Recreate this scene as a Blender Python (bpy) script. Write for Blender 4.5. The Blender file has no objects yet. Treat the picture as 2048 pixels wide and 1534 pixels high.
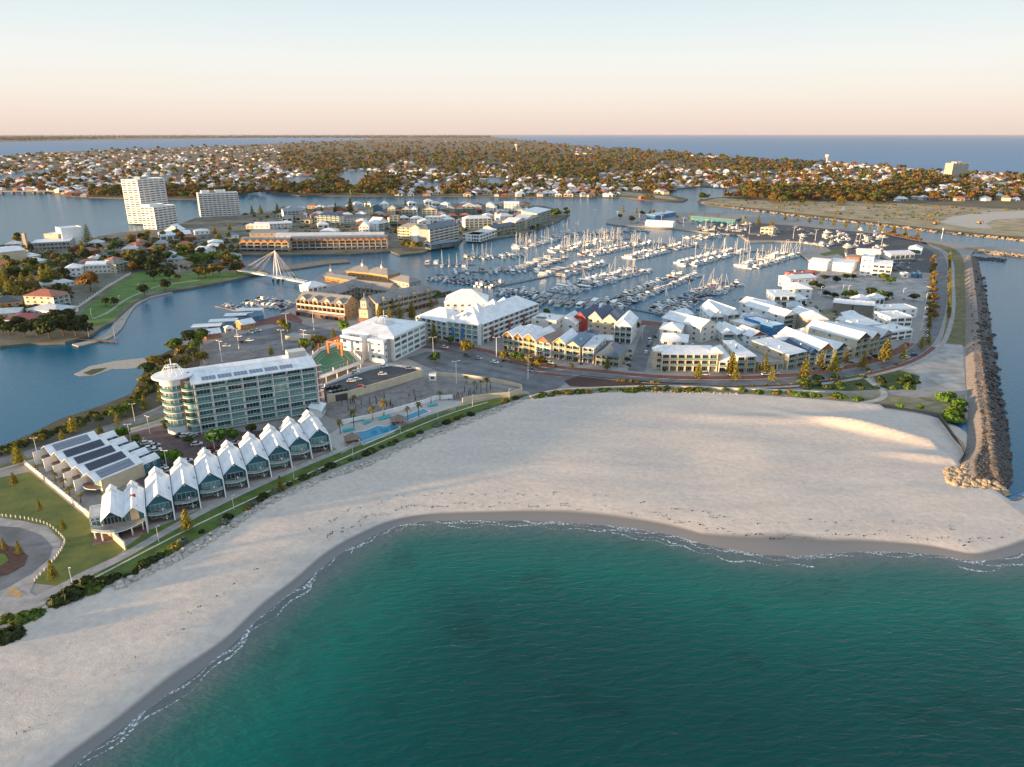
import bpy, math, random
import numpy as np
from mathutils import Matrix, Vector
R = math.radians
rnd = random.Random(7)
sc = bpy.context.scene
COL = sc.collection

# ---------------------------------------------------------------- camera
FPX, CX, CY, H, PITCH = 1419.0, 1024.0, 767.0, 120.0, R(19.4)
cam = bpy.data.cameras.new('camera'); cam.sensor_width = 36; cam.lens = FPX / 2048 * 36
cam.clip_start = 1; cam.clip_end = 400000
camo = bpy.data.objects.new('camera', cam); COL.objects.link(camo)
camo.location = (0, 0, H); camo.rotation_euler = (R(90) - PITCH, 0, 0)
sc.camera = camo
# ---------------------------------------------------------------- sky, sun, exposure
SUN_EL, SUN_A = R(3.4), R(21)            # sun low on the left, a little behind the camera
to_sun = Vector((-math.cos(SUN_A) * math.cos(SUN_EL), -math.sin(SUN_A) * math.cos(SUN_EL), math.sin(SUN_EL)))
w = bpy.data.worlds.new('World'); sc.world = w; w.use_nodes = True
wn, wl = w.node_tree.nodes, w.node_tree.links
bg = wn['Background']
sky = wn.new('ShaderNodeTexSky'); sky.sky_type = 'NISHITA'; sky.sun_disc = False
sky.sun_elevation = SUN_EL; sky.sun_rotation = math.atan2(to_sun.x, to_sun.y)
sky.altitude = 0; sky.air_density = 1.0; sky.dust_density = 1.2; sky.ozone_density = 1.5
# pale high veil: the clear-sky colour is mixed with a soft elevation ramp (the same all round)
geo = wn.new('ShaderNodeTexCoord'); sep = wn.new('ShaderNodeSeparateXYZ')
wl.new(geo.outputs['Generated'], sep.inputs[0])
ramp = wn.new('ShaderNodeValToRGB'); cr = ramp.color_ramp
SKY_K, EXPO = 0.075, 1.55
def lin(*c): return tuple((((x / 255 + .055) / 1.055) ** 2.4) / (SKY_K * 2 ** EXPO) for x in c) + (1,)
stops = [(0.0, lin(241, 219, 208)), (.018, lin(249, 230, 216)), (.045, lin(253, 243, 231)), (.085, lin(250, 250, 245)), (.12, lin(238, 246, 247)), (.16, lin(224, 240, 247)), (.35, lin(210, 231, 249)), (1.0, lin(196, 222, 250))]
cr.elements[0].position = 0; cr.elements[0].color = stops[0][1]; cr.elements[1].position = 1; cr.elements[1].color = stops[-1][1]
for p, c in stops[1:-1]: e = cr.elements.new(p); e.color = c
wl.new(sep.outputs['Z'], ramp.inputs[0])
mix = wn.new('ShaderNodeMixRGB'); mix.inputs[0].default_value = 0.95
wl.new(sky.outputs[0], mix.inputs[1]); wl.new(ramp.outputs[0], mix.inputs[2])
wl.new(mix.outputs[0], bg.inputs[0]); bg.inputs[1].default_value = SKY_K
sl = bpy.data.lights.new('sun', 'SUN'); sl.energy = 5.0; sl.angle = R(2.0); sl.color = (1.0, 0.64, 0.32)
so = bpy.data.objects.new('sun', sl); COL.objects.link(so)
so.rotation_euler = to_sun.to_track_quat('Z', 'Y').to_euler(); so.location = (-300, -100, 200)
vs = sc.view_settings; vs.view_transform = 'Standard'; vs.look = 'None'; vs.exposure = EXPO; vs.gamma = 1; vs.use_curve_mapping = False
sc.cycles.use_denoising = True; sc.cycles.max_bounces = 5; sc.cycles.diffuse_bounces = 3; sc.cycles.glossy_bounces = 3
sc.cycles.transparent_max_bounces = 6; sc.cycles.transmission_bounces = 3; sc.cycles.volume_bounces = 0
sc.cycles.caustics_reflective = False; sc.cycles.caustics_refractive = False; sc.cycles.sample_clamp_indirect = 4

# ---------------------------------------------------------------- helpers
LZ = 1.5                                   # land level above the water
cp, sp_ = math.cos(PITCH), math.sin(PITCH)
def G(px, py, z=LZ):
    """ground point seen at a photograph pixel (2048 wide), on the level z"""
    dx, v = (px - CX) / FPX, (py - CY) / FPX
    t = (H - z) / (sp_ + v * cp)
    return Vector((dx * t, t * (cp - v * sp_), z))
def P(p):
    """pixel of a world point"""
    d = Vector(p) - Vector((0, 0, H)); f = d.y * cp - d.z * sp_; u = d.y * sp_ + d.z * cp
    return CX + FPX * d.x / f, CY - FPX * u / f
def hgt(px, py, py2):
    """height of a vertical edge based at (px,py) whose top shows at row py2"""
    b = G(px, py); v = (py2 - CY) / FPX
    return (H - b.y * (sp_ + v * cp) / (cp - v * sp_)) - LZ

MATS = {}
def _n(nt, t, **k):
    n = nt.nodes.new(t)
    for a, b in k.items(): setattr(n, a, b)
    return n
def mat(name, col, rough=0.7, metal=0.0, var=0.12, scale=0.6, bump=0.0, bscale=None, spec=0.5, coord='Object', col2=None, detail=4.0, trans=0.0, stretch=None, island=0.0):
    """principled material with a noise-driven variation of tone and, if asked, fine relief"""
    if name in MATS: return MATS[name]
    m = bpy.data.materials.new(name); MATS[name] = m; m.use_nodes = True
    nt = m.node_tree; L = nt.links; b = nt.nodes['Principled BSDF']
    b.inputs['Roughness'].default_value = rough; b.inputs['Metallic'].default_value = metal
    b.inputs['Specular IOR Level'].default_value = spec
    if trans: b.inputs['Transmission Weight'].default_value = trans
    tc = _n(nt, 'ShaderNodeTexCoord'); src = tc.outputs[coord] if coord != 'World' else _n(nt, 'ShaderNodeNewGeometry').outputs['Position']
    if stretch:
        mp = _n(nt, 'ShaderNodeMapping'); mp.inputs['Scale'].default_value = stretch; L.new(src, mp.inputs[0]); src = mp.outputs[0]
    nz = _n(nt, 'ShaderNodeTexNoise'); nz.inputs['Scale'].default_value = scale; nz.inputs['Detail'].default_value = detail; nz.inputs['Roughness'].default_value = 0.62
    L.new(src, nz.inputs[0])
    rp = _n(nt, 'ShaderNodeValToRGB'); c2 = col2 or tuple(c * (1 - 2.2 * var) for c in col)
    c1 = col if col2 else tuple(min(1, c * (1 + var)) for c in col)
    rp.color_ramp.elements[0].position = 0.34; rp.color_ramp.elements[0].color = (*c2, 1)
    rp.color_ramp.elements[1].position = 0.66; rp.color_ramp.elements[1].color = (*c1, 1)
    L.new(nz.outputs[0], rp.inputs[0]); out = rp.outputs[0]
    if island:
        oi = _n(nt, 'ShaderNodeNewGeometry'); hs = _n(nt, 'ShaderNodeHueSaturation')
        mr = _n(nt, 'ShaderNodeMapRange'); mr.inputs[3].default_value = 1 - island; mr.inputs[4].default_value = 1 + island
        L.new(oi.outputs['Random Per Island'], mr.inputs[0]); L.new(mr.outputs[0], hs.inputs['Value']); L.new(out, hs.inputs['Color']); out = hs.outputs[0]
    L.new(out, b.inputs['Base Color'])
    if bump:
        n2 = _n(nt, 'ShaderNodeTexNoise'); n2.inputs['Scale'].default_value = bscale or scale * 6; n2.inputs['Detail'].default_value = 5
        L.new(src, n2.inputs[0]); bp = _n(nt, 'ShaderNodeBump'); bp.inputs['Strength'].default_value = 1; bp.inputs['Distance'].default_value = bump
        L.new(n2.outputs[0], bp.inputs['Height']); L.new(bp.outputs[0], b.inputs['Normal'])
    return m

class MB:
    """collects faces; build() makes ONE mesh"""
    def __init__(s): s.v, s.f, s.m, s.mats = [], [], [], []
    def mi(s, m):
        if m not in s.mats: s.mats.append(m)
        return s.mats.index(m)
    def add(s, vs, fs, m, M=None):
        k = len(s.v); i = s.mi(m)
        s.v += [tuple(M @ Vector(p)) for p in vs] if M else [tuple(p) for p in vs]
        for f in fs: s.f.append(tuple(k + a for a in f)); s.m.append(i)
        return s
    def box(s, x0, y0, z0, x1, y1, z1, m, M=None):
        vs = [(x, y, z) for z in (z0, z1) for y in (y0, y1) for x in (x0, x1)]
        return s.add(vs, [(0, 2, 3, 1), (4, 5, 7, 6), (0, 1, 5, 4), (2, 6, 7, 3), (0, 4, 6, 2), (1, 3, 7, 5)], m, M)
    def prism(s, poly, z0, z1, m, top=None, M=None, bottom=True):
        n = len(poly); a = sum(poly[i][0] * poly[(i + 1) % n][1] - poly[(i + 1) % n][0] * poly[i][1] for i in range(n))
        if a < 0: poly = poly[::-1]
        vs = [(p[0], p[1], z0) for p in poly] + [(p[0], p[1], z1) for p in poly]
        s.add(vs, [(i, (i + 1) % n, n + (i + 1) % n, n + i) for i in range(n)], m, M)
        s.add([(p[0], p[1], z1) for p in poly], [tuple(range(n))], top or m, M)
        if bottom: s.add([(p[0], p[1], z0) for p in poly], [tuple(range(n))[::-1]], m, M)
        return s
    def tube(s, pts, r, m, n=6, r2=None, cap=True):
        pts = [Vector(p) for p in pts]; rings = []
        for i, p in enumerate(pts):
            d = (pts[min(i + 1, len(pts) - 1)] - pts[max(i - 1, 0)]).normalized()
            a = d.orthogonal().normalized() if abs(d.z) < .95 else Vector((1, 0, 0)); a = (a - d * a.dot(d)).normalized(); b = d.cross(a)
            rr = r if r2 is None else r + (r2 - r) * i / max(1, len(pts) - 1)
            rings.append([p + a * rr * math.cos(6.28318 * k / n) + b * rr * math.sin(6.28318 * k / n) for k in range(n)])
        vs = [q for g in rings for q in g]; fs = []
        for i in range(len(rings) - 1):
            for k in range(n): fs.append((i * n + k, i * n + (k + 1) % n, (i + 1) * n + (k + 1) % n, (i + 1) * n + k))
        if cap: fs += [tuple(range(n))[::-1], tuple((len(rings) - 1) * n + k for k in range(n))]
        return s.add(vs, fs, m)
    def lathe(s, prof, m, n=24, c=(0, 0), a0=0, a1=6.28318531, M=None):
        full = abs(a1 - a0) > 6.28; vs, fs = [], []; nn = n if full else n + 1
        for r, z in prof:
            for k in range(nn):
                a = a0 + (a1 - a0) * k / n; vs.append((c[0] + r * math.cos(a), c[1] + r * math.sin(a), z))
        for i in range(len(prof) - 1):
            for k in range(n):
                k2 = (k + 1) % nn
                fs.append((i * nn + k, i * nn + k2, (i + 1) * nn + k2, (i + 1) * nn + k))
        return s.add(vs, fs, m, M)
    def mesh(s, name, smooth=False):
        me = bpy.data.meshes.new(name); me.from_pydata(s.v, [], s.f)
        for m in s.mats: me.materials.append(m)
        if len(s.mats) > 1: me.polygons.foreach_set('material_index', s.m)
        if smooth: me.polygons.foreach_set('use_smooth', [True] * len(s.f))
        me.update(); return me
    def build(s, name, parent=None, loc=None, rz=0, smooth=False): return ob(name, s.mesh(name, smooth), parent, loc, rz)
def ob(name, me, parent=None, loc=None, rz=0, scale=None):
    o = bpy.data.objects.new(name, me); COL.objects.link(o)
    if parent: o.parent = parent
    if loc is not None: o.location = loc
    if rz: o.rotation_euler = (0, 0, rz)
    if scale: o.scale = scale
    return o
def tag(o, label, cat, group=None):
    o['label'] = label; o['category'] = cat
    if group: o['group'] = group
    return o
def thing(name, label, cat, loc=(0, 0, 0), rz=0, group=None): return tag(ob(name, None, None, loc, rz), label, cat, group)
def kids(o, tab): return tab.get(o.name, [])
def copy_tree(parts, loc, rz, scale, label, cat, group, name):
    """a new thing with copies of the prototype's parts: parts = [(name, mesh, [(sub, mesh)])]"""
    t = thing(name, label, cat, loc, rz, group); t.scale = (scale,) * 3 if not hasattr(scale, '__len__') else scale
    for n, me, subs in parts:
        p = ob(n, me, t)
        for sn, sm in subs: ob(sn, sm, p)
    return t
def npmesh(name, V, F, mats, mi=None, attr=None, smooth=False):
    """V (n,3), F (m,k) numpy -> mesh, fast"""
    me = bpy.data.meshes.new(name); n, k = F.shape
    me.vertices.add(len(V)); me.vertices.foreach_set('co', V.astype(np.float32).ravel())
    me.loops.add(n * k); me.loops.foreach_set('vertex_index', F.astype(np.int32).ravel())
    me.polygons.add(n); me.polygons.foreach_set('loop_start', np.arange(0, n * k, k, dtype=np.int32))
    for m in mats: me.materials.append(m)
    if mi is not None: me.polygons.foreach_set('material_index', mi.astype(np.int32))
    if smooth: me.polygons.foreach_set('use_smooth', np.ones(n, bool))
    if attr is not None:
        a = me.attributes.new('depth', 'FLOAT', 'POINT'); a.data.foreach_set('value', attr.astype(np.float32))
    me.update(calc_edges=True); return me
def struct(o, kind='structure'): o['kind'] = kind; return o
def gp(pts, z=LZ): return [G(x, y, z) for x, y in pts]
def sheet(name, pts, z, m, kind='structure', px=True, drop=0.0):
    """flat polygon on a level; with drop it gets vertical sides (a quay or a kerb)"""
    q = gp(pts, z) if px else [Vector((p[0], p[1], z)) for p in pts]
    b = MB()
    if drop: b.prism([(p.x, p.y) for p in q], z - drop, z, m, bottom=False)
    else: b.add([(p.x, p.y, z) for p in (q if area(q) > 0 else q[::-1])], [tuple(range(len(q)))], m)
    o = b.build(name)
    return struct(o, kind) if kind else o
def area(q): return sum(q[i].x * q[(i + 1) % len(q)].y - q[(i + 1) % len(q)].x * q[i].y for i in range(len(q)))
def smooth_line(pts, n=6):
    """Catmull-Rom through world points"""
    out = []; p = [Vector(a) for a in pts]
    for i in range(len(p) - 1):
        a, b, c, d = p[max(i - 1, 0)], p[i], p[i + 1], p[min(i + 2, len(p) - 1)]
        for k in range(n):
            t = k / n; out.append(0.5 * ((2 * b) + (c - a) * t + (2 * a - 5 * b + 4 * c - d) * t * t + (3 * b - a - 3 * c + d) * t ** 3))
    return out + [p[-1]]
def ribbon(name, pts, width, z, m, kind='structure', off=0.0, px=True, thick=0.0, n=6, cuts=None):
    """strip along a line; off shifts it sideways (left positive)"""
    q = smooth_line(gp(pts, z) if px else pts, n); b = MB(); V = []
    for i, p in enumerate(q):
        d = (q[min(i + 1, len(q) - 1)] - q[max(i - 1, 0)]); d.z = 0; d.normalize(); nn = Vector((-d.y, d.x, 0)); c = p + nn * off
        V += [c + nn * width / 2, c - nn * width / 2]
    V = [(v.x, v.y, z) for v in V]; k = len(V)
    b.add(V, [(i, i + 1, i + 3, i + 2) for i in range(0, k - 2, 2)], m)
    if thick:
        V2 = [(v[0], v[1], z - thick) for v in V]
        b.add(V + V2, [(i, i + 2, k + i + 2, k + i) for i in range(0, k - 2, 2)] + [(i + 3, i + 1, k + i + 1, k + i + 3) for i in range(0, k - 2, 2)] + [(1, 0, k, k + 1), (k - 2, k - 1, 2 * k - 1, 2 * k - 2)], m)
    o = b.build(name); return struct(o, kind) if kind else o
# ================================================================ THE SETTING
# ---- materials of the ground
M_land = mat('paved_ground', (0.30, 0.28, 0.26), 0.9, var=.08, scale=.3, bump=.02, bscale=1.5, coord='World')
M_farland = mat('suburb_ground', (0.15, 0.11, 0.065), 0.95, var=.3, scale=.02, col2=(0.07, 0.065, 0.035), coord='World')
M_town = mat('town_ground', (0.20, 0.18, 0.15), 0.95, scale=.05, col2=(0.075, 0.08, 0.045), coord='World')
M_asph = mat('asphalt', (0.15, 0.155, 0.165), 0.85, var=.16, scale=.15, bump=.008, bscale=4, coord='World')
M_asph2 = mat('dark_asphalt', (0.075, 0.075, 0.082), 0.85, var=.2, scale=.2, bump=.008, bscale=4, coord='World')
M_paint = mat('road_paint', (0.75, 0.75, 0.72), 0.8, var=.1, scale=2)
M_grass = mat('grass', (0.105, 0.155, 0.022), 0.95, scale=.35, col2=(0.05, 0.088, 0.014), bump=.05, bscale=6, coord='World')
M_dryg = mat('dry_grass', (0.14, 0.155, 0.035), 0.95, scale=.18, col2=(0.065, 0.10, 0.02), bump=.05, bscale=5, coord='World')
M_conc = mat('concrete', (0.42, 0.39, 0.36), 0.85, var=.1, scale=.6, bump=.005)
M_path = mat('path_concrete', (0.36, 0.33, 0.31), 0.9, var=.12, scale=.4, coord='World')
M_brick = mat('brick_paving', (0.20, 0.075, 0.055), 0.9, var=.18, scale=.6, bump=.01, bscale=8, coord='World')
M_mulch = mat('bark_mulch', (0.075, 0.038, 0.032), 0.95, var=.3, scale=1.2, bump=.05, bscale=8, coord='World')
M_gravel = mat('pale_gravel', (0.38, 0.36, 0.34), 0.95, var=.16, scale=.12, bump=.02, bscale=5, coord='World')
M_scrubg = mat('sandy_scrub_ground', (0.30, 0.25, 0.17), 0.95, scale=.12, col2=(0.13, 0.12, 0.05), bump=.08, bscale=3, coord='World')
M_rockw = mat('quay_stone', (0.24, 0.20, 0.155), 0.9, var=.3, scale=1.2, bump=.15, bscale=2)

# ---- water
def water_mat(name, deep, shallow, bumps, rough=0.08, fmax=.6, weed=False, ior=1.333):
    m = bpy.data.materials.new(name); m.use_nodes = True; nt = m.node_tree; L = nt.links; b = nt.nodes['Principled BSDF']
    pos = _n(nt, 'ShaderNodeNewGeometry').outputs['Position']
    at = _n(nt, 'ShaderNodeAttribute', attribute_name='depth')
    rp = _n(nt, 'ShaderNodeValToRGB'); r = rp.color_ramp
    r.elements[0].position = 0; r.elements[0].color = (*deep, 1); r.elements[1].position = 1; r.elements[1].color = (*shallow[-1], 1)
    for i, c in enumerate(shallow[:-1]): e = r.elements.new((i + 1) / len(shallow)); e.color = (*c, 1)
    L.new(at.outputs['Fac'], rp.inputs[0]); col = rp.outputs[0]
    if weed:
        nz = _n(nt, 'ShaderNodeTexNoise'); nz.inputs['Scale'].default_value = .045; nz.inputs['Detail'].default_value = 5; L.new(pos, nz.inputs[0])
        mr = _n(nt, 'ShaderNodeMapRange'); mr.inputs[1].default_value = .56; mr.inputs[2].default_value = .72; mr.inputs[3].default_value = 1; mr.inputs[4].default_value = .72
        L.new(nz.outputs[0], mr.inputs[0]); mx = _n(nt, 'ShaderNodeMixRGB', blend_type='MULTIPLY'); mx.inputs[0].default_value = 1
        L.new(col, mx.inputs[1]); L.new(mr.outputs[0], mx.inputs[2]); col = mx.outputs[0]
    h = None
    for sc_, st, amp in bumps:
        mp = _n(nt, 'ShaderNodeMapping'); mp.inputs['Scale'].default_value = st; mp.inputs['Rotation'].default_value = (0, 0, R(-18)); L.new(pos, mp.inputs[0])
        nz = _n(nt, 'ShaderNodeTexNoise'); nz.inputs['Scale'].default_value = sc_; nz.inputs['Detail'].default_value = 3; nz.inputs['Distortion'].default_value = .35; L.new(mp.outputs[0], nz.inputs[0])
        ml = _n(nt, 'ShaderNodeMath', operation='MULTIPLY'); ml.inputs[1].default_value = amp; L.new(nz.outputs[0], ml.inputs[0])
        if h is None: h = ml.outputs[0]
        else:
            ad = _n(nt, 'ShaderNodeMath', operation='ADD'); L.new(h, ad.inputs[0]); L.new(ml.outputs[0], ad.inputs[1]); h = ad.outputs[0]
    bp = _n(nt, 'ShaderNodeBump'); bp.inputs['Strength'].default_value = 1; bp.inputs['Distance'].default_value = 1; L.new(h, bp.inputs['Height'])
    df = _n(nt, 'ShaderNodeBsdfDiffuse'); gl = _n(nt, 'ShaderNodeBsdfGlossy'); gl.inputs['Roughness'].default_value = rough; L.new(col, df.inputs[0]); L.new(bp.outputs[0], gl.inputs['Normal']); L.new(bp.outputs[0], df.inputs['Normal'])
    fr = _n(nt, 'ShaderNodeFresnel'); fr.inputs[0].default_value = ior; L.new(bp.outputs[0], fr.inputs['Normal']); mn = _n(nt, 'ShaderNodeMath', operation='MINIMUM'); mn.inputs[1].default_value = fmax; L.new(fr.outputs[0], mn.inputs[0])
    ms_ = _n(nt, 'ShaderNodeMixShader'); L.new(mn.outputs[0], ms_.inputs[0]); L.new(df.outputs[0], ms_.inputs[1]); L.new(gl.outputs[0], ms_.inputs[2]); L.new(ms_.outputs[0], nt.nodes['Material Output'].inputs[0]); nt.nodes.remove(b)
    return m
M_sea = water_mat('sea_water', (0.0006, 0.056, 0.053), [(0.0006, 0.080, 0.070), (0.001, 0.120, 0.096), (0.02, 0.12, 0.10), (0.14, 0.15, 0.15)], [(.2, (1, 2.8, 1), .62), (.7, (1, 2.4, 1), .2), (2.4, (1, 1.6, 1), .03)], weed=True, ior=1.24)
M_harb = water_mat('harbour_water', (0.004, 0.115, 0.195), [(0.02, 0.09, 0.11), (0.18, 0.17, 0.14)], [(.5, (1, 1.8, 1), .16), (1.6, (1, 1.4, 1), .05)], rough=.13, fmax=.38)
M_ocean = water_mat('ocean_water', (0.015, 0.15, 0.31), [(0.01, 0.05, 0.08)], [(.05, (1, 2.2, 1), 2.6), (.2, (1, 2, 1), .6)], rough=.3, fmax=.3)

shore = [(-150, 1800), (20, 1630), (140, 1534), (300, 1415), (440, 1310), (520, 1235), (600, 1172), (660, 1122), (720, 1085), (780, 1057), (850, 1042), (950, 1041), (1050, 1041), (1150, 1046), (1250, 1055), (1340, 1069), (1400, 1086), (1470, 1100), (1560, 1111), (1640, 1109), (1740, 1103), (1860, 1108), (1960, 1122), (2048, 1104), (2160, 1070), (2300, 1030)]
SH = smooth_line(gp(shore, 0), 8)
SHA = np.array([(p.x, p.y) for p in SH])
def dist_line(XY, A):
    """distance and signed side of points to a polyline (positive = left of it)"""
    best = np.full(len(XY), 1e9); sg = np.zeros(len(XY))
    for i in range(len(A) - 1):
        a, d = A[i], A[i + 1] - A[i]; t = np.clip(((XY - a) @ d) / (d @ d), 0, 1); q = a + t[:, None] * d
        r = XY - q; dd = np.hypot(r[:, 0], r[:, 1]); k = dd < best; best[k] = dd[k]; sg[k] = np.sign(d[0] * r[k, 1] - d[1] * r[k, 0])
    return best, sg
def vnoise(X, Y, s, seed=0):
    rg = np.random.RandomState(seed); T = rg.rand(64, 64); x, y = X * s, Y * s
    xi, yi = np.floor(x).astype(int), np.floor(y).astype(int); fx, fy = x - xi, y - yi; fx = fx * fx * (3 - 2 * fx); fy = fy * fy * (3 - 2 * fy)
    g = lambda a, b: T[a % 64, b % 64]
    return (g(xi, yi) * (1 - fx) + g(xi + 1, yi) * fx) * (1 - fy) + (g(xi, yi + 1) * (1 - fx) + g(xi + 1, yi + 1) * fx) * fy
# the sea: one sheet to the horizon; the bay in front a finer sheet that carries its depth
S_ = 120000
struct(MB().add([(-S_, -400, -.12), (S_, -400, -.12), (S_, S_, -.12), (-S_, S_, -.12)], [(0, 1, 2, 3)], M_ocean).build('ocean'))
gx, gy = np.meshgrid(np.linspace(-140, 420, 281), np.linspace(60, 300, 161))
XY = np.stack([gx.ravel(), gy.ravel()], 1); D, SG = dist_line(XY, SHA); sd = -SG * D          # positive out at sea
dep = np.clip(1 - (sd + 2 * (vnoise(XY[:, 0], XY[:, 1], .12, 3) - .5)) / 75, 0, 1); dep = np.where(sd < 0, 1, dep ** 1.6)
dep = np.where(sd < 9, np.maximum(dep, .80 + .2 * np.clip(1 - sd / 9, 0, 1)), dep) 
ny, nx = gx.shape; I = np.arange(nx * ny).reshape(ny, nx)
F = np.stack([I[:-1, :-1], I[:-1, 1:], I[1:, 1:], I[1:, :-1]], -1).reshape(-1, 4)
V = np.stack([XY[:, 0], XY[:, 1], np.zeros(len(XY))], 1)
keep = (sd[F].min(1) > -25); struct(ob('sea', npmesh('sea', V, F[keep], [M_sea], attr=dep, smooth=True)))
sheet('harbour', [(-900, 900), (-900, 385), (560, 378), (1300, 380), (1400, 372), (1500, 395), (2048, 455), (2500, 505), (2500, 560), (2010, 512), (1860, 500), (1400, 700), (700, 640), (330, 760), (330, 860), (0, 930)], 0, M_harb)
sheet('channel_mouth', [(1948, 500), (2600, 560), (2600, 870), (2150, 938), (2060, 976), (2016, 994), (1980, 900), (1960, 700)], -.05, M_harb)
# ---- beach
back = [(-330, 1500), (-150, 1370), (0, 1262), (90, 1208), (240, 1168), (330, 1122), (430, 1068), (530, 1005), (650, 950), (740, 920), (850, 872), (950, 832), (1050, 798), (1150, 786), (1250, 781), (1400, 783), (1500, 786), (1580, 792), (1650, 797), (1760, 806), (1840, 818), (1900, 838), (1940, 862), (1975, 910), (2000, 960), (2022, 990), (2060, 974), (2150, 935), (2400, 850)]
BK = smooth_line(gp(back, LZ), 8); BKA = np.array([(p.x, p.y) for p in BK])
gx, gy = np.meshgrid(np.linspace(-170, 420, 296), np.linspace(60, 350, 146)); XY = np.stack([gx.ravel(), gy.ravel()], 1)
D, SG = dist_line(XY, SHA); sd = SG * D; Db, SGb = dist_line(XY, BKA); ins = -SGb * Db
z = np.where(sd < 0, sd * .12, 1.75 * (1 - np.exp(-np.clip(sd, 0, None) / 9)))
def dune(px, py, h, rx, ry, rot, skew=1.0):
    c = G(px, py, 1.5); a = R(rot); dx, dy = XY[:, 0] - c.x, XY[:, 1] - c.y
    u, v = dx * math.cos(a) + dy * math.sin(a), -dx * math.sin(a) + dy * math.cos(a)
    return h * np.exp(-(u / rx) ** 2 - (np.where(v > 0, v / ry, v / (ry * skew))) ** 2)
z += dune(1762, 868, 2.3, 26, 4.0, -35, .8) + dune(1720, 858, 1.5, 18, 3.5, -28, .7) + dune(1862, 918, 1.6, 14, 3.2, -14, .7) + dune(1600, 845, .9, 40, 5, -8, .7) + dune(1340, 862, .5, 40, 6, -4, 2)
z += np.clip(sd / 30, 0, 1) * ((vnoise(XY[:, 0] * .6, XY[:, 1] * 1.3, .05, 1) - .5) * .7 + (vnoise(XY[:, 0] * .5, XY[:, 1] * 1.6, .14, 2) - .5) * .22 + (vnoise(XY[:, 0], XY[:, 1], .45, 5) - .5) * .05)
ny, nx = gx.shape; I = np.arange(nx * ny).reshape(ny, nx); F = np.stack([I[:-1, :-1], I[:-1, 1:], I[1:, 1:], I[1:, :-1]], -1).reshape(-1, 4)
edge = (XY[:, 0] > 170); z = np.where(edge, np.minimum(z, .09 * ins - .15), z)
z = np.where((ins < 3) & ~edge, np.minimum(z, LZ - .12 + np.clip(ins - 1.5, 0, 2) * .2), z)
keep = (sd[F].max(1) > -8) & (ins[F].max(1) > -3)
wet = np.where(sd < 0, 1.0, 0)
wetw = 1.0 + 1.6 * vnoise(XY[:, 0], XY[:, 1], .06, 9) + np.interp(XY[:, 0], [-80, -30, 0, 20, 60, 85, 100, 140, 180], [.8, .6, 2.4, 3, 2, 6.5, 3.6, 1, 2])
wet = np.clip(1.25 - sd / wetw * .6, 0, 1) ** .8
ms = bpy.data.materials.new('beach_sand'); ms.use_nodes = True; nt = ms.node_tree; L = nt.links; b = nt.nodes['Principled BSDF']
pos = _n(nt, 'ShaderNodeNewGeometry').outputs['Position']
def nz_(scale, st=(1, 1, 1), det=5, rough=.6):
    mp = _n(nt, 'ShaderNodeMapping'); mp.inputs['Scale'].default_value = st; mp.inputs['Rotation'].default_value = (0, 0, R(12)); L.new(pos, mp.inputs[0])
    n = _n(nt, 'ShaderNodeTexNoise'); n.inputs['Scale'].default_value = scale; n.inputs['Detail'].default_value = det; n.inputs['Roughness'].default_value = rough; L.new(mp.outputs[0], n.inputs[0]); return n.outputs[0]
rp = _n(nt, 'ShaderNodeValToRGB'); rp.color_ramp.elements[0].position = .3; rp.color_ramp.elements[0].color = (.53, .455, .40, 1); rp.color_ramp.elements[1].position = .7; rp.color_ramp.elements[1].color = (.64, .545, .46, 1)
L.new(nz_(.03, (1, 3.2, 1)), rp.inputs[0])
rp2 = _n(nt, 'ShaderNodeMixRGB', blend_type='MULTIPLY'); rp2.inputs[0].default_value = 1; L.new(rp.outputs[0], rp2.inputs[1])
mr = _n(nt, 'ShaderNodeMapRange'); mr.inputs[1].default_value = .3; mr.inputs[2].default_value = .7; mr.inputs[3].default_value = .86; mr.inputs[4].default_value = 1.08; L.new(nz_(.5), mr.inputs[0]); L.new(mr.outputs[0], rp2.inputs[2])
mw = _n(nt, 'ShaderNodeMixRGB'); mw.inputs[2].default_value = (.185, .175, .165, 1); at = _n(nt, 'ShaderNodeAttribute', attribute_name='depth')
mr2 = _n(nt, 'ShaderNodeMapRange', interpolation_type='SMOOTHSTEP'); mr2.inputs[1].default_value = .35; mr2.inputs[2].default_value = .72; L.new(at.outputs['Fac'], mr2.inputs[0]); L.new(mr2.outputs[0], mw.inputs[0])
L.new(rp2.outputs[0], mw.inputs[1]); L.new(mw.outputs[0], b.inputs['Base Color'])
mr3 = _n(nt, 'ShaderNodeMapRange'); mr3.inputs[1].default_value = .6; mr3.inputs[2].default_value = 1; mr3.inputs[3].default_value = .9; mr3.inputs[4].default_value = .3; L.new(at.outputs['Fac'], mr3.inputs[0]); L.new(mr3.outputs[0], b.inputs['Roughness'])
ad = _n(nt, 'ShaderNodeMath', operation='ADD'); m1 = _n(nt, 'ShaderNodeMath', operation='MULTIPLY'); m1.inputs[1].default_value = .16; L.new(nz_(.35, (1, 2, 1), 3), m1.inputs[0])
L.new(m1.outputs[0], ad.inputs[0]); m2 = _n(nt, 'ShaderNodeMath', operation='MULTIPLY'); m2.inputs[1].default_value = .10; L.new(nz_(2.1, (1, 1, 1), 4, .7), m2.inputs[0]); L.new(m2.outputs[0], ad.inputs[1])
sb = _n(nt, 'ShaderNodeMath', operation='SUBTRACT'); sb.inputs[0].default_value = 1; L.new(mr2.outputs[0], sb.inputs[1]); mm = _n(nt, 'ShaderNodeMath', operation='MULTIPLY'); L.new(ad.outputs[0], mm.inputs[0]); L.new(sb.outputs[0], mm.inputs[1])
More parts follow.
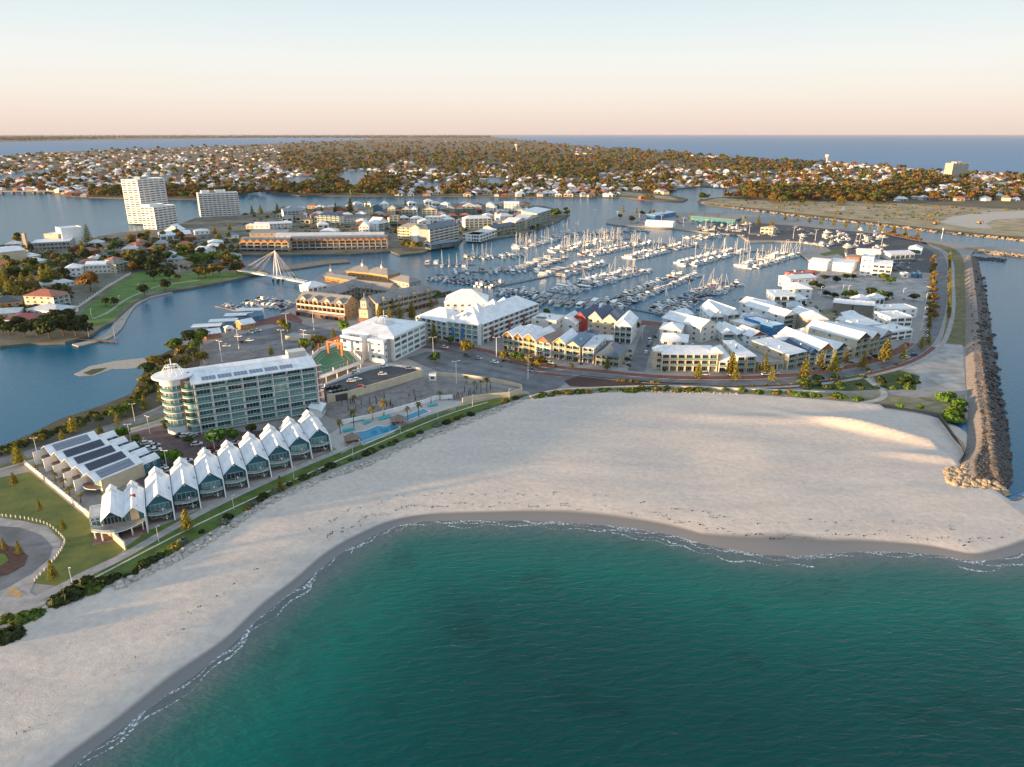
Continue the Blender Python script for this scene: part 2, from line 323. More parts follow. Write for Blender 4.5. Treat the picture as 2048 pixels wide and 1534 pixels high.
bp = _n(nt, 'ShaderNodeBump'); bp.inputs['Distance'].default_value = 1; bp.inputs['Strength'].default_value = .8; L.new(mm.outputs[0], bp.inputs['Height']); L.new(bp.outputs[0], b.inputs['Normal'])
struct(ob('beach', npmesh('beach', np.stack([XY[:, 0], XY[:, 1], z], 1), F[keep], [ms], attr=wet, smooth=True)))
BEACH = (gx[0, 0], gx[0, 1] - gx[0, 0], gy[0, 0], gy[1, 0] - gy[0, 0], z.reshape(ny, nx))
def sandz(x, y):
    x0, dx, y0, dy, Z = BEACH; i = int(np.clip((y - y0) / dy, 0, Z.shape[0] - 1)); j = int(np.clip((x - x0) / dx, 0, Z.shape[1] - 1)); return float(Z[i, j])
# foam along the waterline: lacy ribbons of broken water
mf = mat('foam', (0.80, 0.82, 0.82), .6, var=.1, scale=3); nt = mf.node_tree; b = nt.nodes['Principled BSDF']
nz = _n(nt, 'ShaderNodeTexNoise'); nz.inputs['Scale'].default_value = 1.3; nz.inputs['Detail'].default_value = 6; nz.inputs['Roughness'].default_value = .7
nt.links.new(_n(nt, 'ShaderNodeNewGeometry').outputs['Position'], nz.inputs[0]); mr = _n(nt, 'ShaderNodeMapRange'); mr.inputs[1].default_value = .47; mr.inputs[2].default_value = .60; nt.links.new(nz.outputs[0], mr.inputs[0]); nt.links.new(mr.outputs[0], b.inputs['Alpha'])
def foam(offs, w0, seed, lo, hi, zz):
    b = MB(); r = random.Random(seed); q = SH[int(lo * len(SH)):int(hi * len(SH))]; V = []; ph = r.random() * 9
    for i, p in enumerate(q):
        d = (q[min(i + 1, len(q) - 1)] - q[max(i - 1, 0)]).normalized(); nn = Vector((-d.y, d.x, 0)); o = -offs + .8 * math.sin(i * .9 + ph) + .6 * math.sin(i * .37 + ph * 2) + r.uniform(-.25, .25)
        wd = w0 * max(.15, (.6 + .55 * math.sin(i * .5 + ph) + r.uniform(-.2, .3))); V += [p + nn * (o + wd / 2), p + nn * (o - wd / 2)]
    b.add([(v.x, v.y, zz) for v in V], [(i, i + 1, i + 3, i + 2) for i in range(0, len(V) - 2, 2)], mf)
    struct(tag(b.build('foam'), 'thin white line of broken foam along the waterline of the beach', 'foam'), 'stuff')
weedm = mat('dry_seaweed', (.05, .04, .03), .95)
def weed_line(off, lo, hi, n, lab):
    b = MB(); r = random.Random(int(off * 7)); q = SH[int(lo * len(SH)):int(hi * len(SH))]
    for _ in range(n):
        x = r.random() * (len(q) - 1); i = min(int(x), len(q) - 2); d = (q[i + 1] - q[i]).normalized(); p = q[i].lerp(q[i + 1], x - i) + Vector((-d.y, d.x, 0)) * (off + r.gauss(0, .5) + 1.2 * math.sin(x * .8)); s_ = r.uniform(.08, .3); z0 = sandz(p.x, p.y) + .05; a = r.random() * 3
        b.add([(p.x - s_ * math.cos(a) * 2, p.y - s_ * math.sin(a) * 2, z0), (p.x + s_, p.y - s_ * .5, z0 + .04), (p.x + s_ * math.cos(a) * 2, p.y + s_ * math.sin(a) * 2, z0), (p.x - s_ * .6, p.y + s_ * .7, z0 + .1)], [(0, 1, 2), (0, 2, 3), (0, 3, 1), (1, 3, 2)], weedm)
    struct(tag(b.build('seaweed'), lab, 'seaweed'), 'stuff')
weed_line(8.5, .3, .95, 420, 'dark flecks of dry seaweed along the upper tide line'); weed_line(16, .02, .9, 160, 'scattered dark flecks of weed over the open sand')
foam(.6, 1.3, 1, .05, .96, .03); foam(5.5, .8, 6, .55, .75, .05); foam(2.6, .7, 2, .05, .25, .045); foam(3.6, .6, 3, .42, .62, .045); foam(4.5, 1.4, 4, .86, .97, .05); foam(1.6, .5, 5, .3, .9, .055)
# ---- land sheets with quay walls
land1 = [(-500, 1530), (-330, 1500), (-150, 1370), (0, 1262), (90, 1208), (240, 1168), (330, 1122), (430, 1068), (530, 1005), (650, 950), (740, 920), (850, 872), (950, 832), (1050, 798), (1150, 786), (1250, 781), (1400, 783), (1500, 786), (1580, 792), (1650, 797), (1760, 806), (1840, 818), (1935, 838), (1940, 700), (1938, 600), (1936, 515), (1950, 500), (2048, 510), (2300, 535), (2300, 525), (2048, 500), (1930, 488), (1850, 478), (1800, 468), (1740, 462), (1640, 448), (1560, 436), (1500, 429), (1400, 424), (1300, 424), (1245, 428), (1212, 440), (1212, 446), (1235, 450), (1340, 456), (1380, 460), (1405, 464), (1480, 470), (1490, 478), (1500, 483), (1550, 482), (1600, 483), (1640, 489), (1642, 497), (1600, 502), (1575, 504), (1600, 508), (1622, 522), (1624, 536), (1600, 556), (1560, 585), (1530, 605), (1480, 630), (1400, 640), (1330, 645), (1300, 648), (1282, 640), (1220, 640), (1160, 640), (1075, 618), (1000, 612), (935, 600), (900, 588), (880, 592), (870, 580), (830, 560), (780, 540), (730, 530), (690, 532), (650, 545), (622, 562), (612, 585), (600, 608), (572, 622), (520, 648), (440, 668), (395, 672), (360, 690), (300, 722), (280, 760), (262, 790), (200, 815), (120, 840), (60, 870), (0, 895), (-300, 990), (-700, 1150)]
sheet('peninsula', land1, LZ, M_land, drop=2)
land2 = [(-900, 720), (0, 692), (60, 686), (130, 684), (185, 668), (200, 655), (228, 642), (250, 622), (270, 604), (300, 590), (350, 580), (400, 572), (450, 562), (500, 552), (540, 545), (520, 535), (480, 528), (470, 520), (485, 509), (590, 509), (700, 508), (780, 502), (800, 510), (850, 504), (862, 495), (900, 492), (918, 486), (925, 478), (960, 482), (1000, 475), (1050, 468), (1085, 452), (1110, 445), (1140, 428), (1120, 420), (1090, 412), (1000, 408), (900, 406), (700, 412), (560, 420), (480, 428), (390, 436), (350, 452), (275, 462), (240, 465), (180, 476), (100, 482), (0, 492), (-900, 540)]
sheet('town_peninsula', land2, LZ, M_town, drop=2)
sheet('causeway', [(560, 541), (600, 536), (660, 527), (700, 524), (690, 518), (660, 518), (600, 527), (560, 533)], LZ - .3, M_rockw, drop=2)
land3 = [(-1500, 400), (0, 380), (100, 385), (150, 393), (270, 397), (400, 398), (480, 388), (525, 380), (545, 386), (600, 391), (900, 392), (1100, 394), (1240, 394), (1300, 400), (1365, 403), (1376, 398), (1345, 390), (1330, 382), (1395, 372), (1480, 380), (1500, 390), (1420, 396), (1395, 402), (1420, 410), (1500, 418), (1600, 430), (1700, 441), (1800, 452), (1900, 464), (2048, 478), (2500, 520), (2500, 508), (2048, 468), (1985, 456), (1972, 446), (1990, 440), (2048, 437), (2500, 430), (2500, 372), (2048, 352), (1900, 345), (1750, 330), (1600, 323), (1500, 319), (1400, 309), (1250, 298.5), (1140, 290), (1050, 281), (1010, 276.5), (985, 274), (900, 274), (780, 277), (600, 285), (450, 291), (300, 297), (200, 300.5), (100, 305), (0, 312), (-1500, 340)]
sheet('far_shore', land3, LZ, M_farland, drop=2)
sheet('distant_land', [(985, 275), (990, 271.6), (900, 269.8), (500, 270.4), (-1500, 273), (-1500, 285), (0, 284), (200, 280), (430, 276.5), (440, 275.5), (620, 274), (760, 277), (900, 276)], LZ + .5, M_farland, drop=2)
# ---- roads, lawns, car parks and paths on the near peninsula (each a sheet a few mm to cm above the one below)
z_ = [LZ]
def up(d=.02): z_[0] += d; return round(z_[0], 3)
za = LZ + .02
sheet('lawn', [(-300, 1010), (0, 955), (60, 943), (250, 1098), (232, 1112), (150, 1150), (118, 1172), (62, 1166), (118, 1108), (126, 1082), (95, 1052), (0, 1034), (-300, 1060)], za, M_dryg)
sheet('grass_verge', [(118, 1172), (245, 1105), (330, 1058), (430, 1005), (560, 944), (680, 893), (745, 872), (800, 846), (880, 815), (960, 797), (1040, 784), (1060, 790), (960, 824), (850, 862), (740, 910), (640, 948), (530, 998), (430, 1058), (330, 1112), (240, 1158), (170, 1182), (120, 1195)], za, M_grass)
sheet('lawn', [(250, 1095), (295, 1062), (355, 1038), (405, 1016), (455, 994), (500, 974), (545, 954), (588, 935), (628, 917), (664, 902), (674, 906), (672, 912), (560, 958), (430, 1020), (330, 1070), (258, 1100)], za + .02, M_grass)
path_px = [(60, 1205), (150, 1160), (250, 1110), (330, 1064), (430, 1010), (560, 950), (680, 900), (745, 876), (800, 850), (880, 820), (960, 800), (1040, 787), (1110, 776)]
ribbon('beach_path', path_px, 3.4, za + .05, M_path)
ribbon('limestone_kerb', [(180, 1160), (260, 1118), (400, 1046), (560, 972), (700, 910), (880, 834), (975, 804)], .45, za + .25, mat('pale_kerb', (.62, .58, .5), .9), thick=.3)
# cul-de-sac at the left edge
sheet('footpath', [(-300, 1052), (0, 1036), (50, 1042), (95, 1056), (122, 1082), (116, 1112), (70, 1160), (60, 1185), (95, 1205), (40, 1232), (0, 1250), (-300, 1380)], za + .02, M_path)
sheet('cul_de_sac', [(-300, 1070), (0, 1052), (40, 1055), (82, 1070), (106, 1094), (98, 1118), (62, 1148), (20, 1172), (-30, 1195), (-300, 1290)], za + .04, M_asph)
sheet('garden_bed', [(-200, 1100), (0, 1090), (35, 1094), (56, 1112), (48, 1132), (15, 1150), (-30, 1160), (-200, 1200)], za + .06, M_mulch)
sheet('lawn', [(-200, 1118), (-20, 1106), (10, 1108), (18, 1120), (0, 1132), (-200, 1160)], za + .08, M_grass)
sheet('painted_bay', [(12, 1185), (28, 1174), (50, 1188), (34, 1196)], za + .06, mat('orange_paint', (.5, .30, .12), .8))
# lagoon road, scrub bank and resort car park
sheet('scrub_bank', [(-300, 985), (0, 893), (60, 868), (120, 838), (200, 812), (262, 788), (280, 758), (300, 720), (360, 690), (400, 690), (400, 730), (345, 800), (280, 830), (180, 868), (60, 905), (-300, 1020)], za, mat('scrub_ground', (.10, .085, .05), .95, scale=.15, col2=(.045, .045, .022), bump=.2, bscale=1.2, coord='World'))
road1 = [(-300, 1010), (-60, 940), (80, 901), (200, 862), (300, 832), (360, 805), (400, 770), (420, 735), (470, 700)]
ribbon('lagoon_road', road1, 8.5, za + .04, M_asph)
ribbon('footpath', road1[:6], 2.2, za + .05, M_path, off=-8)
ribbon('grass_verge', road1[1:6], 2.6, za + .03, M_dryg, off=-5.6)
sheet('resort_forecourt', [(180, 905), (240, 872), (330, 848), (420, 870), (640, 850), (660, 880), (300, 985), (270, 960)], za + .03, mat('red_brown_paving', (.13, .085, .085), .9, var=.15, scale=.5, coord='World'))
sheet('resort_car_park', [(208, 902), (262, 872), (320, 905), (368, 935), (300, 968), (266, 950), (240, 930)], za + .05, M_asph2)
# north car park, streets
sheet('north_car_park', [(395, 712), (405, 692), (440, 678), (520, 660), (575, 650), (640, 655), (700, 668), (690, 690), (600, 705), (520, 722), (430, 735)], za + .03, M_asph)
street = [(560, 640), (600, 652), (660, 668), (730, 686), (800, 690), (870, 690), (960, 708), (1060, 735), (1200, 751), (1340, 763), (1500, 764), (1620, 757), (1720, 741), (1800, 718), (1846, 690), (1868, 655), (1880, 610), (1883, 560), (1884, 525), (1872, 503), (1840, 488)]
ribbon('brick_footway', street[3:15], 17, za + .04, M_brick, off=1)
ribbon('main_street', street, 8.0, za + .07, M_asph, n=8)
ribbon('footpath', street[9:], 2.6, za + .13, M_path, off=-8.5)
ribbon('kerb', street[6:17], .3, za + .17, M_conc, off=4.2, thick=.15, n=8); ribbon('kerb', street[7:17], .3, za + .17, M_conc, off=-4.2, thick=.15, n=8)
ribbon('side_street', [(1272, 742), (1284, 705), (1298, 668), (1306, 650)], 9, za + .08, M_asph); ribbon('side_street', [(1640, 690), (1690, 640), (1725, 600)], 7, za + .05, M_asph)
sheet('brick_plaza', [(600, 655), (540, 648), (500, 655), (520, 640), (580, 625), (605, 640)], za + .05, M_brick)
sheet('public_car_park', [(812, 716), (850, 704), (900, 702), (960, 714), (1060, 744), (1120, 754), (1152, 752), (1110, 780), (1068, 792), (1050, 780), (1002, 766), (880, 744)], za + .06, M_asph)
sheet('mulch_bed', [(1128, 762), (1160, 750), (1230, 757), (1330, 764), (1420, 768), (1300, 772), (1200, 775), (1140, 772)], za + .08, M_mulch)
ribbon('mulch_strip', [(1420, 771), (1500, 774), (1600, 768), (1680, 756)], 5, za + .11, M_mulch, off=-2)
ribbon('seawall_top', [(1060, 792), (1110, 780), (1200, 774), (1330, 771), (1500, 777), (1650, 783)], 1.1, LZ + 1.0, mat('cream_wall', (.62, .55, .42), .9, var=.08), thick=1.0, kind='structure')
sheet('dune_scrub', [(1060, 795), (1150, 778), (1330, 774), (1500, 780), (1650, 786), (1740, 785), (1830, 795), (1930, 790), (1933, 838), (1840, 820), (1760, 808), (1650, 799), (1500, 788), (1400, 785), (1250, 783), (1150, 788), (1070, 800)], za + .02, M_scrubg)
sheet('green_verge', [(1600, 770), (1650, 758), (1725, 750), (1765, 778), (1700, 782), (1620, 778)], za + .05, mat('lush_scrub', (.075, .11, .02), .95, scale=.5, col2=(.03, .045, .01), bump=.3, bscale=1.2, coord='World'))
sheet('green_verge', [(1740, 748), (1790, 738), (1840, 752), (1830, 778), (1775, 780)], za + .05, MATS['lush_scrub'])
sheet('vacant_lot', [(1850, 705), (1880, 686), (1925, 690), (1932, 782), (1842, 782), (1838, 748), (1800, 735), (1820, 722)], za + .03, M_gravel)
ribbon('sand_track', [(1722, 748), (1745, 766), (1768, 786), (1755, 800), (1700, 810)], 3, za + .1, mat('sand_track', (.45, .40, .34), .95, coord='World'))
ribbon('grass_verge', [(1850, 485), (1900, 500), (1915, 540), (1917, 600), (1913, 660), (1905, 690)], 13, za + .02, mat('patchy_verge', (.22, .17, .09), .95, scale=.3, col2=(.075, .095, .025), bump=.1, bscale=3, coord='World'))
sheet('boat_yard', [(1395, 462), (1430, 448), (1500, 445), (1600, 452), (1760, 468), (1850, 484), (1868, 500), (1870, 545), (1780, 545), (1700, 520), (1660, 500), (1640, 485), (1560, 480), (1500, 480), (1480, 468)], za + .02, M_asph2)
sheet('tavern_lawn', [(1638, 508), (1692, 495), (1690, 505), (1650, 512)], za + .05, M_grass)
sheet('gravel_car_park', [(1612, 552), (1700, 545), (1790, 556), (1858, 562), (1848, 602), (1740, 598), (1640, 592)], za + .04, M_gravel)
sheet('vacant_ground', [(1600, 640), (1650, 618), (1760, 630), (1740, 660), (1640, 668)], za + .04, M_scrubg)
sheet('quay_promenade', [(1470, 640), (1540, 603), (1606, 556), (1625, 540), (1640, 544), (1560, 600), (1490, 648)], za + .05, M_brick)
sheet('quay_promenade', [(1284, 640), (1330, 646), (1330, 652), (1280, 650)], za + .09, M_brick)
# demolished plot with bare ground and the pool deck
M_bare = mat('bare_grey_ground', (.27, .24, .22), .95, scale=.25, col2=(.15, .135, .125), bump=.12, bscale=1.5, coord='World')
sheet('bare_plot', [(655, 800), (700, 790), (840, 757), (870, 752), (990, 772), (1040, 782), (930, 800), (880, 800), (820, 812), (740, 835), (690, 850), (650, 830)], za + .07, M_bare)
sheet('pool_terrace', [(640, 880), (690, 848), (760, 832), (840, 808), (872, 800), (930, 802), (915, 812), (830, 838), (740, 872), (680, 902)], za + .09, mat('pale_terrace', (.45, .42, .39), .9, var=.06, coord='World'))
# ---- left town: park, path, roads, narrow beach and sand spit
sheet('park_lawn', [(150, 640), (180, 608), (230, 572), (268, 548), (300, 540), (340, 548), (450, 545), (520, 540), (500, 549), (400, 568), (300, 584), (262, 604), (240, 622), (226, 640), (190, 655)], za, mat('park_grass', (.115, .205, .03), .95, scale=.1, col2=(.055, .12, .018), bump=.05, bscale=5, coord='World'))
ribbon('park_path', [(186, 637), (215, 625), (250, 600), (280, 586), (320, 572), (400, 560)], 2.2, za + .04, M_path)
ribbon('narrow_beach', [(150, 690), (205, 676), (232, 656), (246, 632), (262, 612), (290, 596), (340, 584)], 7, LZ - .9, mat('lagoon_sand', (.42, .37, .31), .95, coord='World'), thick=1)
for pts in ([(0, 560), (60, 552), (150, 545), (200, 535), (260, 520)], [(90, 520), (150, 525), (240, 505), (330, 490), (420, 478), (470, 470)], [(0, 618), (40, 600), (60, 575)]):
    ribbon('town_road', pts, 9, za + .03, M_asph)
sheet('sand_spit', [(148, 748), (180, 732), (230, 722), (285, 716), (300, 722), (270, 736), (225, 738), (190, 750), (160, 752)], .12, MATS['lagoon_sand'], drop=.4)
sheet('spit_scrub', [(166, 746), (185, 738), (214, 735), (205, 741), (182, 750)], .2, mat('low_scrub', (.07, .085, .02), .95, scale=1, col2=(.035, .045, .012), bump=.2, bscale=3, coord='World'))
# ---- far shore: dry banks, park, beach cove, canals
M_bank = mat('dry_bank', (.46, .36, .23), .95, scale=.035, col2=(.20, .16, .075), coord='World')
sheet('dry_bank', [(545, 387), (900, 390), (1240, 391), (1360, 400), (1340, 393), (1250, 383), (1140, 386), (900, 388), (640, 386)], za, M_bank)
sheet('dry_bank', [(1398, 402), (1440, 396), (1560, 402), (1700, 402), (1900, 412), (2048, 420), (2500, 425), (2500, 512), (2048, 474), (1900, 461), (1700, 438), (1500, 415), (1420, 408)], za, M_bank)
sheet('cove_beach', [(1880, 445), (1900, 434), (1960, 425), (2060, 420), (2300, 425), (2300, 440), (2048, 436), (1990, 439), (1972, 447), (1985, 457), (1940, 456)], za + .04, mat('cove_sand', (.50, .44, .37), .95, coord='World'))
ribbon('bank_path', [(1600, 420), (1680, 421), (1690, 412), (1760, 418)], 7, za + .03, MATS['cove_sand'])
M_park = mat('far_park', (.12, .18, .03), .95, coord='World')
sheet('far_park', [(200, 378), (215, 371), (270, 371), (285, 378), (230, 384)], za, M_park); sheet('far_park', [(1090, 352), (1130, 346), (1160, 350), (1120, 356)], za, M_park); sheet('far_park', [(330, 380), (420, 376), (440, 383), (350, 390)], za, M_park)
M_can = M_harb
for k, pts in enumerate(([(675, 352), (690, 343), (735, 344), (730, 362), (712, 378), (690, 366)], [(555, 365), (600, 352), (640, 356), (600, 372)], [(955, 372), (975, 356), (1030, 358), (1000, 372)], [(275, 368), (300, 354), (345, 350), (335, 362)], [(0, 352), (60, 341), (150, 337), (120, 345), (60, 355), (0, 362)], [(820, 378), (860, 364), (905, 366), (880, 380)])):
    sheet('canal', pts, za + .3, M_can)
# ================================================================ BUILDING KIT
W = {}
for k, c, v in (('white', (.82, .82, .81), .05), ('offwhite', (.66, .63, .58), .06), ('cream', (.62, .53, .39), .07), ('tan', (.46, .37, .26), .08), ('yellow', (.60, .40, .16), .07), ('orange', (.52, .22, .06), .08), ('brick', (.30, .115, .07), .12),
                ('red', (.42, .05, .035), .06), ('teal', (.035, .17, .22), .08), ('blue', (.04, .20, .42), .06), ('grey', (.36, .35, .34), .08), ('dark', (.05, .05, .055), .1), ('terracotta', (.50, .16, .06), .06), ('timber', (.22, .12, .06), .15), ('gwall', (.25, .23, .21), .08)):
    W[k] = mat('wall_' + k, c, .8, var=v, scale=.25, bump=.004, bscale=3)
def roof_mat(name, c, r=.45, var=.07, rib=.9):
    """sheet-metal roofing: sheet-to-sheet tone in narrow strips plus weathering"""
    m = mat('roof_' + name, c, r, var=var, scale=.22); nt = m.node_tree; L = nt.links; b = nt.nodes['Principled BSDF']
    src = b.inputs['Base Color'].links[0].from_socket; tc = _n(nt, 'ShaderNodeTexCoord')
    nz = _n(nt, 'ShaderNodeTexNoise'); nz.inputs['Scale'].default_value = rib; nz.inputs['Detail'].default_value = 1; mp = _n(nt, 'ShaderNodeMapping'); mp.inputs['Scale'].default_value = (1.6, .05, .02); L.new(tc.outputs['Object'], mp.inputs[0]); L.new(mp.outputs[0], nz.inputs[0])
    mr = _n(nt, 'ShaderNodeMapRange'); mr.inputs[1].default_value = .35; mr.inputs[2].default_value = .65; mr.inputs[3].default_value = .9; mr.inputs[4].default_value = 1.04; L.new(nz.outputs[0], mr.inputs[0])
    mx = _n(nt, 'ShaderNodeMixRGB', blend_type='MULTIPLY'); mx.inputs[0].default_value = 1; L.new(src, mx.inputs[1]); L.new(mr.outputs[0], mx.inputs[2]); L.new(mx.outputs[0], b.inputs['Base Color']); return m
RF = {k: roof_mat(k, c) for k, c in (('white', (.80, .81, .82)), ('pale', (.55, .58, .61)), ('grey', (.26, .29, .33)), ('navy', (.025, .06, .14)), ('slate', (.10, .135, .17)), ('steelblue', (.10, .19, .27)), ('brown', (.23, .165, .13)), ('terra', (.36, .12, .06)), ('red', (.20, .035, .04)), ('dark', (.06, .06, .065)), ('green', (.12, .16, .13)))}
M_glass = mat('window_glass', (.03, .06, .07), .06, spec=.8, var=.1)
nt = M_glass.node_tree; b = nt.nodes['Principled BSDF']; oi = _n(nt, 'ShaderNodeObjectInfo'); rp = _n(nt, 'ShaderNodeValToRGB'); e = rp.color_ramp.elements
e[0].color = (.008, .014, .016, 1); e[1].color = (.16, .24, .23, 1); x = e.new(.55); x.color = (.02, .05, .055, 1); x = e.new(.8); x.color = (.06, .12, .12, 1)
nt.links.new(oi.outputs['Random'], rp.inputs[0]); nt.links.new(rp.outputs[0], b.inputs['Base Color'])
M_teal = mat('teal_glass', (.035, .14, .15), .08, spec=.8, var=.1)
nt = M_teal.node_tree; b = nt.nodes['Principled BSDF']; oi = _n(nt, 'ShaderNodeObjectInfo'); rp = _n(nt, 'ShaderNodeValToRGB'); e = rp.color_ramp.elements
e[0].color = (.012, .03, .032, 1); e[1].color = (.36, .55, .52, 1); x = e.new(.35); x.color = (.04, .12, .125, 1); x = e.new(.7); x.color = (.13, .31, .31, 1)
nt.links.new(oi.outputs['Random'], rp.inputs[0]); nt.links.new(rp.outputs[0], b.inputs['Base Color'])
M_railg = mat('green_glass_balustrade', (.17, .32, .30), .12, spec=.7, var=.1)
M_frame = mat('white_frame', (.72, .72, .71), .5, var=.04); M_dframe = mat('dark_frame', (.04, .042, .046), .5)
M_solar = mat('solar_panel', (.02, .03, .06), .12, spec=.8, var=.2, scale=2)
M_solar2 = mat('pale_solar_panel', (.20, .23, .29), .2, spec=.7, var=.12, scale=1)
M_black = mat('black_metal', (.02, .02, .022), .5); M_steel = mat('grey_metal', (.35, .36, .37), .4, metal=.6)

CACHE = {}
def win_mesh(w, h, glass=None, frame=None, mull=1):
    glass = glass or M_glass; frame = frame or M_frame; key = ('w', round(w, 1), round(h, 1), glass.name, frame.name, mull)
    if key not in CACHE:
        w, h = round(w, 1), round(h, 1); b = MB(); t = .09
        b.box(t, -.02, t, w - t, .06, h - t, glass)
        b.box(0, -.09, 0, w, .05, t, frame); b.box(0, -.09, h - t, w, .05, h, frame); b.box(0, -.09, t, t, .05, h - t, frame); b.box(w - t, -.09, t, w, .05, h - t, frame)
        for k in range(mull): x = w * (k + 1) / (mull + 1); b.box(x - .04, -.07, t, x + .04, .04, h - t, frame)
        CACHE[key] = b.mesh('window')
    return CACHE[key]
def balc_mesh(w, d, slab, rail, solid=False, curve=0.0):
    key = ('b', round(w, 1), round(d, 1), slab.name, rail.name, solid, round(curve, 1))
    if key not in CACHE:
        w, d = round(w, 1), round(d, 1); b = MB(); n = 8 if curve else 1
        ys = [-d - curve * math.sin(math.pi * k / n) for k in range(n + 1)] if curve else [-d, -d]
        poly = [(0, 0)] + [(w * k / n, ys[k]) for k in range(n + 1)] + [(w, 0)]
        b.prism(poly, -.12, .1, slab)
        for i in range(len(poly) - 1):
            (x0, y0), (x1, y1) = poly[i], poly[i + 1]; L = math.hypot(x1 - x0, y1 - y0); M = Matrix.Translation((x0, y0, .1)) @ Matrix.Rotation(math.atan2(y1 - y0, x1 - x0), 4, 'Z')
            b.box(.02, .02, .08, L - .02, .06, .92, rail, M); b.box(0, 0, .95, L, .09, 1.03, M_frame if not solid else slab, M)
        CACHE[key] = b.mesh('balcony')
    return CACHE[key]
def box_mesh(w, d, h, m):
    key = ('x', round(w, 2), round(d, 2), round(h, 2), m.name)
    if key not in CACHE: CACHE[key] = MB().box(0, 0, 0, round(w, 2), round(d, 2), round(h, 2), m).mesh('box')
    return CACHE[key]

def face_frame(o, rz, u, z, out=0.0):
    return (o[0] + u * math.cos(rz) + out * math.sin(rz), o[1] + u * math.sin(rz) - out * math.cos(rz), z)
def facade(root, o, rz, width, h, floors, bays, style, wall, glass=None, rail=None, z0=0.0, frame=None, door=False, rec=1.4, skip=None):
    """window pattern on a face that starts at o, runs along rz and looks to its right-hand side"""
    fh = h / floors; bw = width / bays
    for f in range(floors):
        for k in range(bays):
            if skip and skip(f, k): continue
            if style == 'win':
                ww, wh = min(1.9, bw * .5), min(1.5, fh * .5); ob('window', win_mesh(ww, wh, glass, frame), root, face_frame(o, rz, k * bw + (bw - ww) / 2, z0 + f * fh + fh * .33, .05), rz)
            elif style == 'wide':
                ww, wh = bw * .8, fh * .62; ob('window', win_mesh(ww, wh, glass, frame, max(1, int(ww / 1.6))), root, face_frame(o, rz, k * bw + (bw - ww) / 2, z0 + f * fh + fh * .18, .05), rz)
            elif style in ('balc', 'balcs', 'rec'):
                ww, wh = bw * .78, fh * .72; ob('glass_door', win_mesh(ww, wh, glass, frame, max(1, int(ww / 1.5))), root, face_frame(o, rz, k * bw + (bw - ww) / 2, z0 + f * fh + .12, .05), rz)
                if f or style == 'balcs': ob('balcony', balc_mesh(bw - .3, rec, wall, rail or M_railg), root, face_frame(o, rz, k * bw + .15, z0 + f * fh, 0.02), rz)
    if style in ('balc', 'balcs'):
        for k in range(bays + 1): ob('pier', box_mesh(.3, rec + .05, h + z0 - .05, wall), root, face_frame(o, rz, min(max(k * bw - .15, 0), width - .3), 0, rec + .04), rz)
def roof_mesh(kind, w, d, rh, ov, m, t=.22):
    b = MB()
    if kind in ('gy', 'gx'):
        if kind == 'gx': w, d = d, w
        s = rh / (w / 2); P_ = [(-ov, -ov * s), (w / 2, rh), (w + ov, -ov * s)]; prof = [(x, z + t) for x, z in P_] + [(x, z) for x, z in P_[::-1]]
        V = [(x, -ov, z) for x, z in prof] + [(x, d + ov, z) for x, z in prof]; n = len(prof)
        Fs = [(i, n + i, n + (i + 1) % n, (i + 1) % n) for i in range(n)] + [(0, 1, 4, 5), (1, 2, 3, 4), tuple(n + i for i in (5, 4, 1, 0)), tuple(n + i for i in (4, 3, 2, 1))]
        if kind == 'gx': V = [(y, x, z) for x, y, z in V]; Fs = [f[::-1] for f in Fs]
        b.add(V, Fs, m)
    elif kind == 'hip':
        o = ov; r = min(w, d) / 2; A = [(-o, -o, 0), (w + o, -o, 0), (w + o, d + o, 0), (-o, d + o, 0)]; rid = [(r, d / 2, rh), (w - r, d / 2, rh)] if w >= d else [(w / 2, r, rh), (w / 2, d - r, rh)]
        V = A + rid; Fs = [(0, 1, 5, 4), (1, 2, 5), (2, 3, 4, 5), (3, 0, 4)] if w >= d else [(0, 1, 4), (1, 2, 5, 4), (2, 3, 5), (3, 0, 4, 5)]
        b.add(V, Fs, m); b.add([(x, y, -.18) for x, y, z in A] + A, [(3, 2, 1, 0), (0, 1, 5, 4), (1, 2, 6, 5), (2, 3, 7, 6), (3, 0, 4, 7)], m)
    elif kind == 'pyr':
        A = [(-ov, -ov, 0), (w + ov, -ov, 0), (w + ov, d + ov, 0), (-ov, d + ov, 0)]; b.add(A + [(w / 2, d / 2, rh)], [(0, 1, 4), (1, 2, 4), (2, 3, 4), (3, 0, 4), (3, 2, 1, 0)], m)
    elif kind in ('mono', 'monob', 'monol', 'monor'):
        za_, zb = {'mono': ((0, 0), (rh, rh)), 'monob': ((rh, rh), (0, 0)), 'monol': ((0, rh), (0, rh)), 'monor': ((rh, 0), (rh, 0))}[kind]
        A = [(-ov, -ov, za_[0]), (w + ov, -ov, za_[1]), (w + ov, d + ov, zb[1]), (-ov, d + ov, zb[0])]
        b.add(A + [(x, y, z + t) for x, y, z in A], [(3, 2, 1, 0), (4, 5, 6, 7), (0, 1, 5, 4), (1, 2, 6, 5), (2, 3, 7, 6), (3, 0, 4, 7)], m)
    elif kind == 'flat':
        b.box(.25, .25, -.1, w - .25, d - .25, .08, m)
    return b
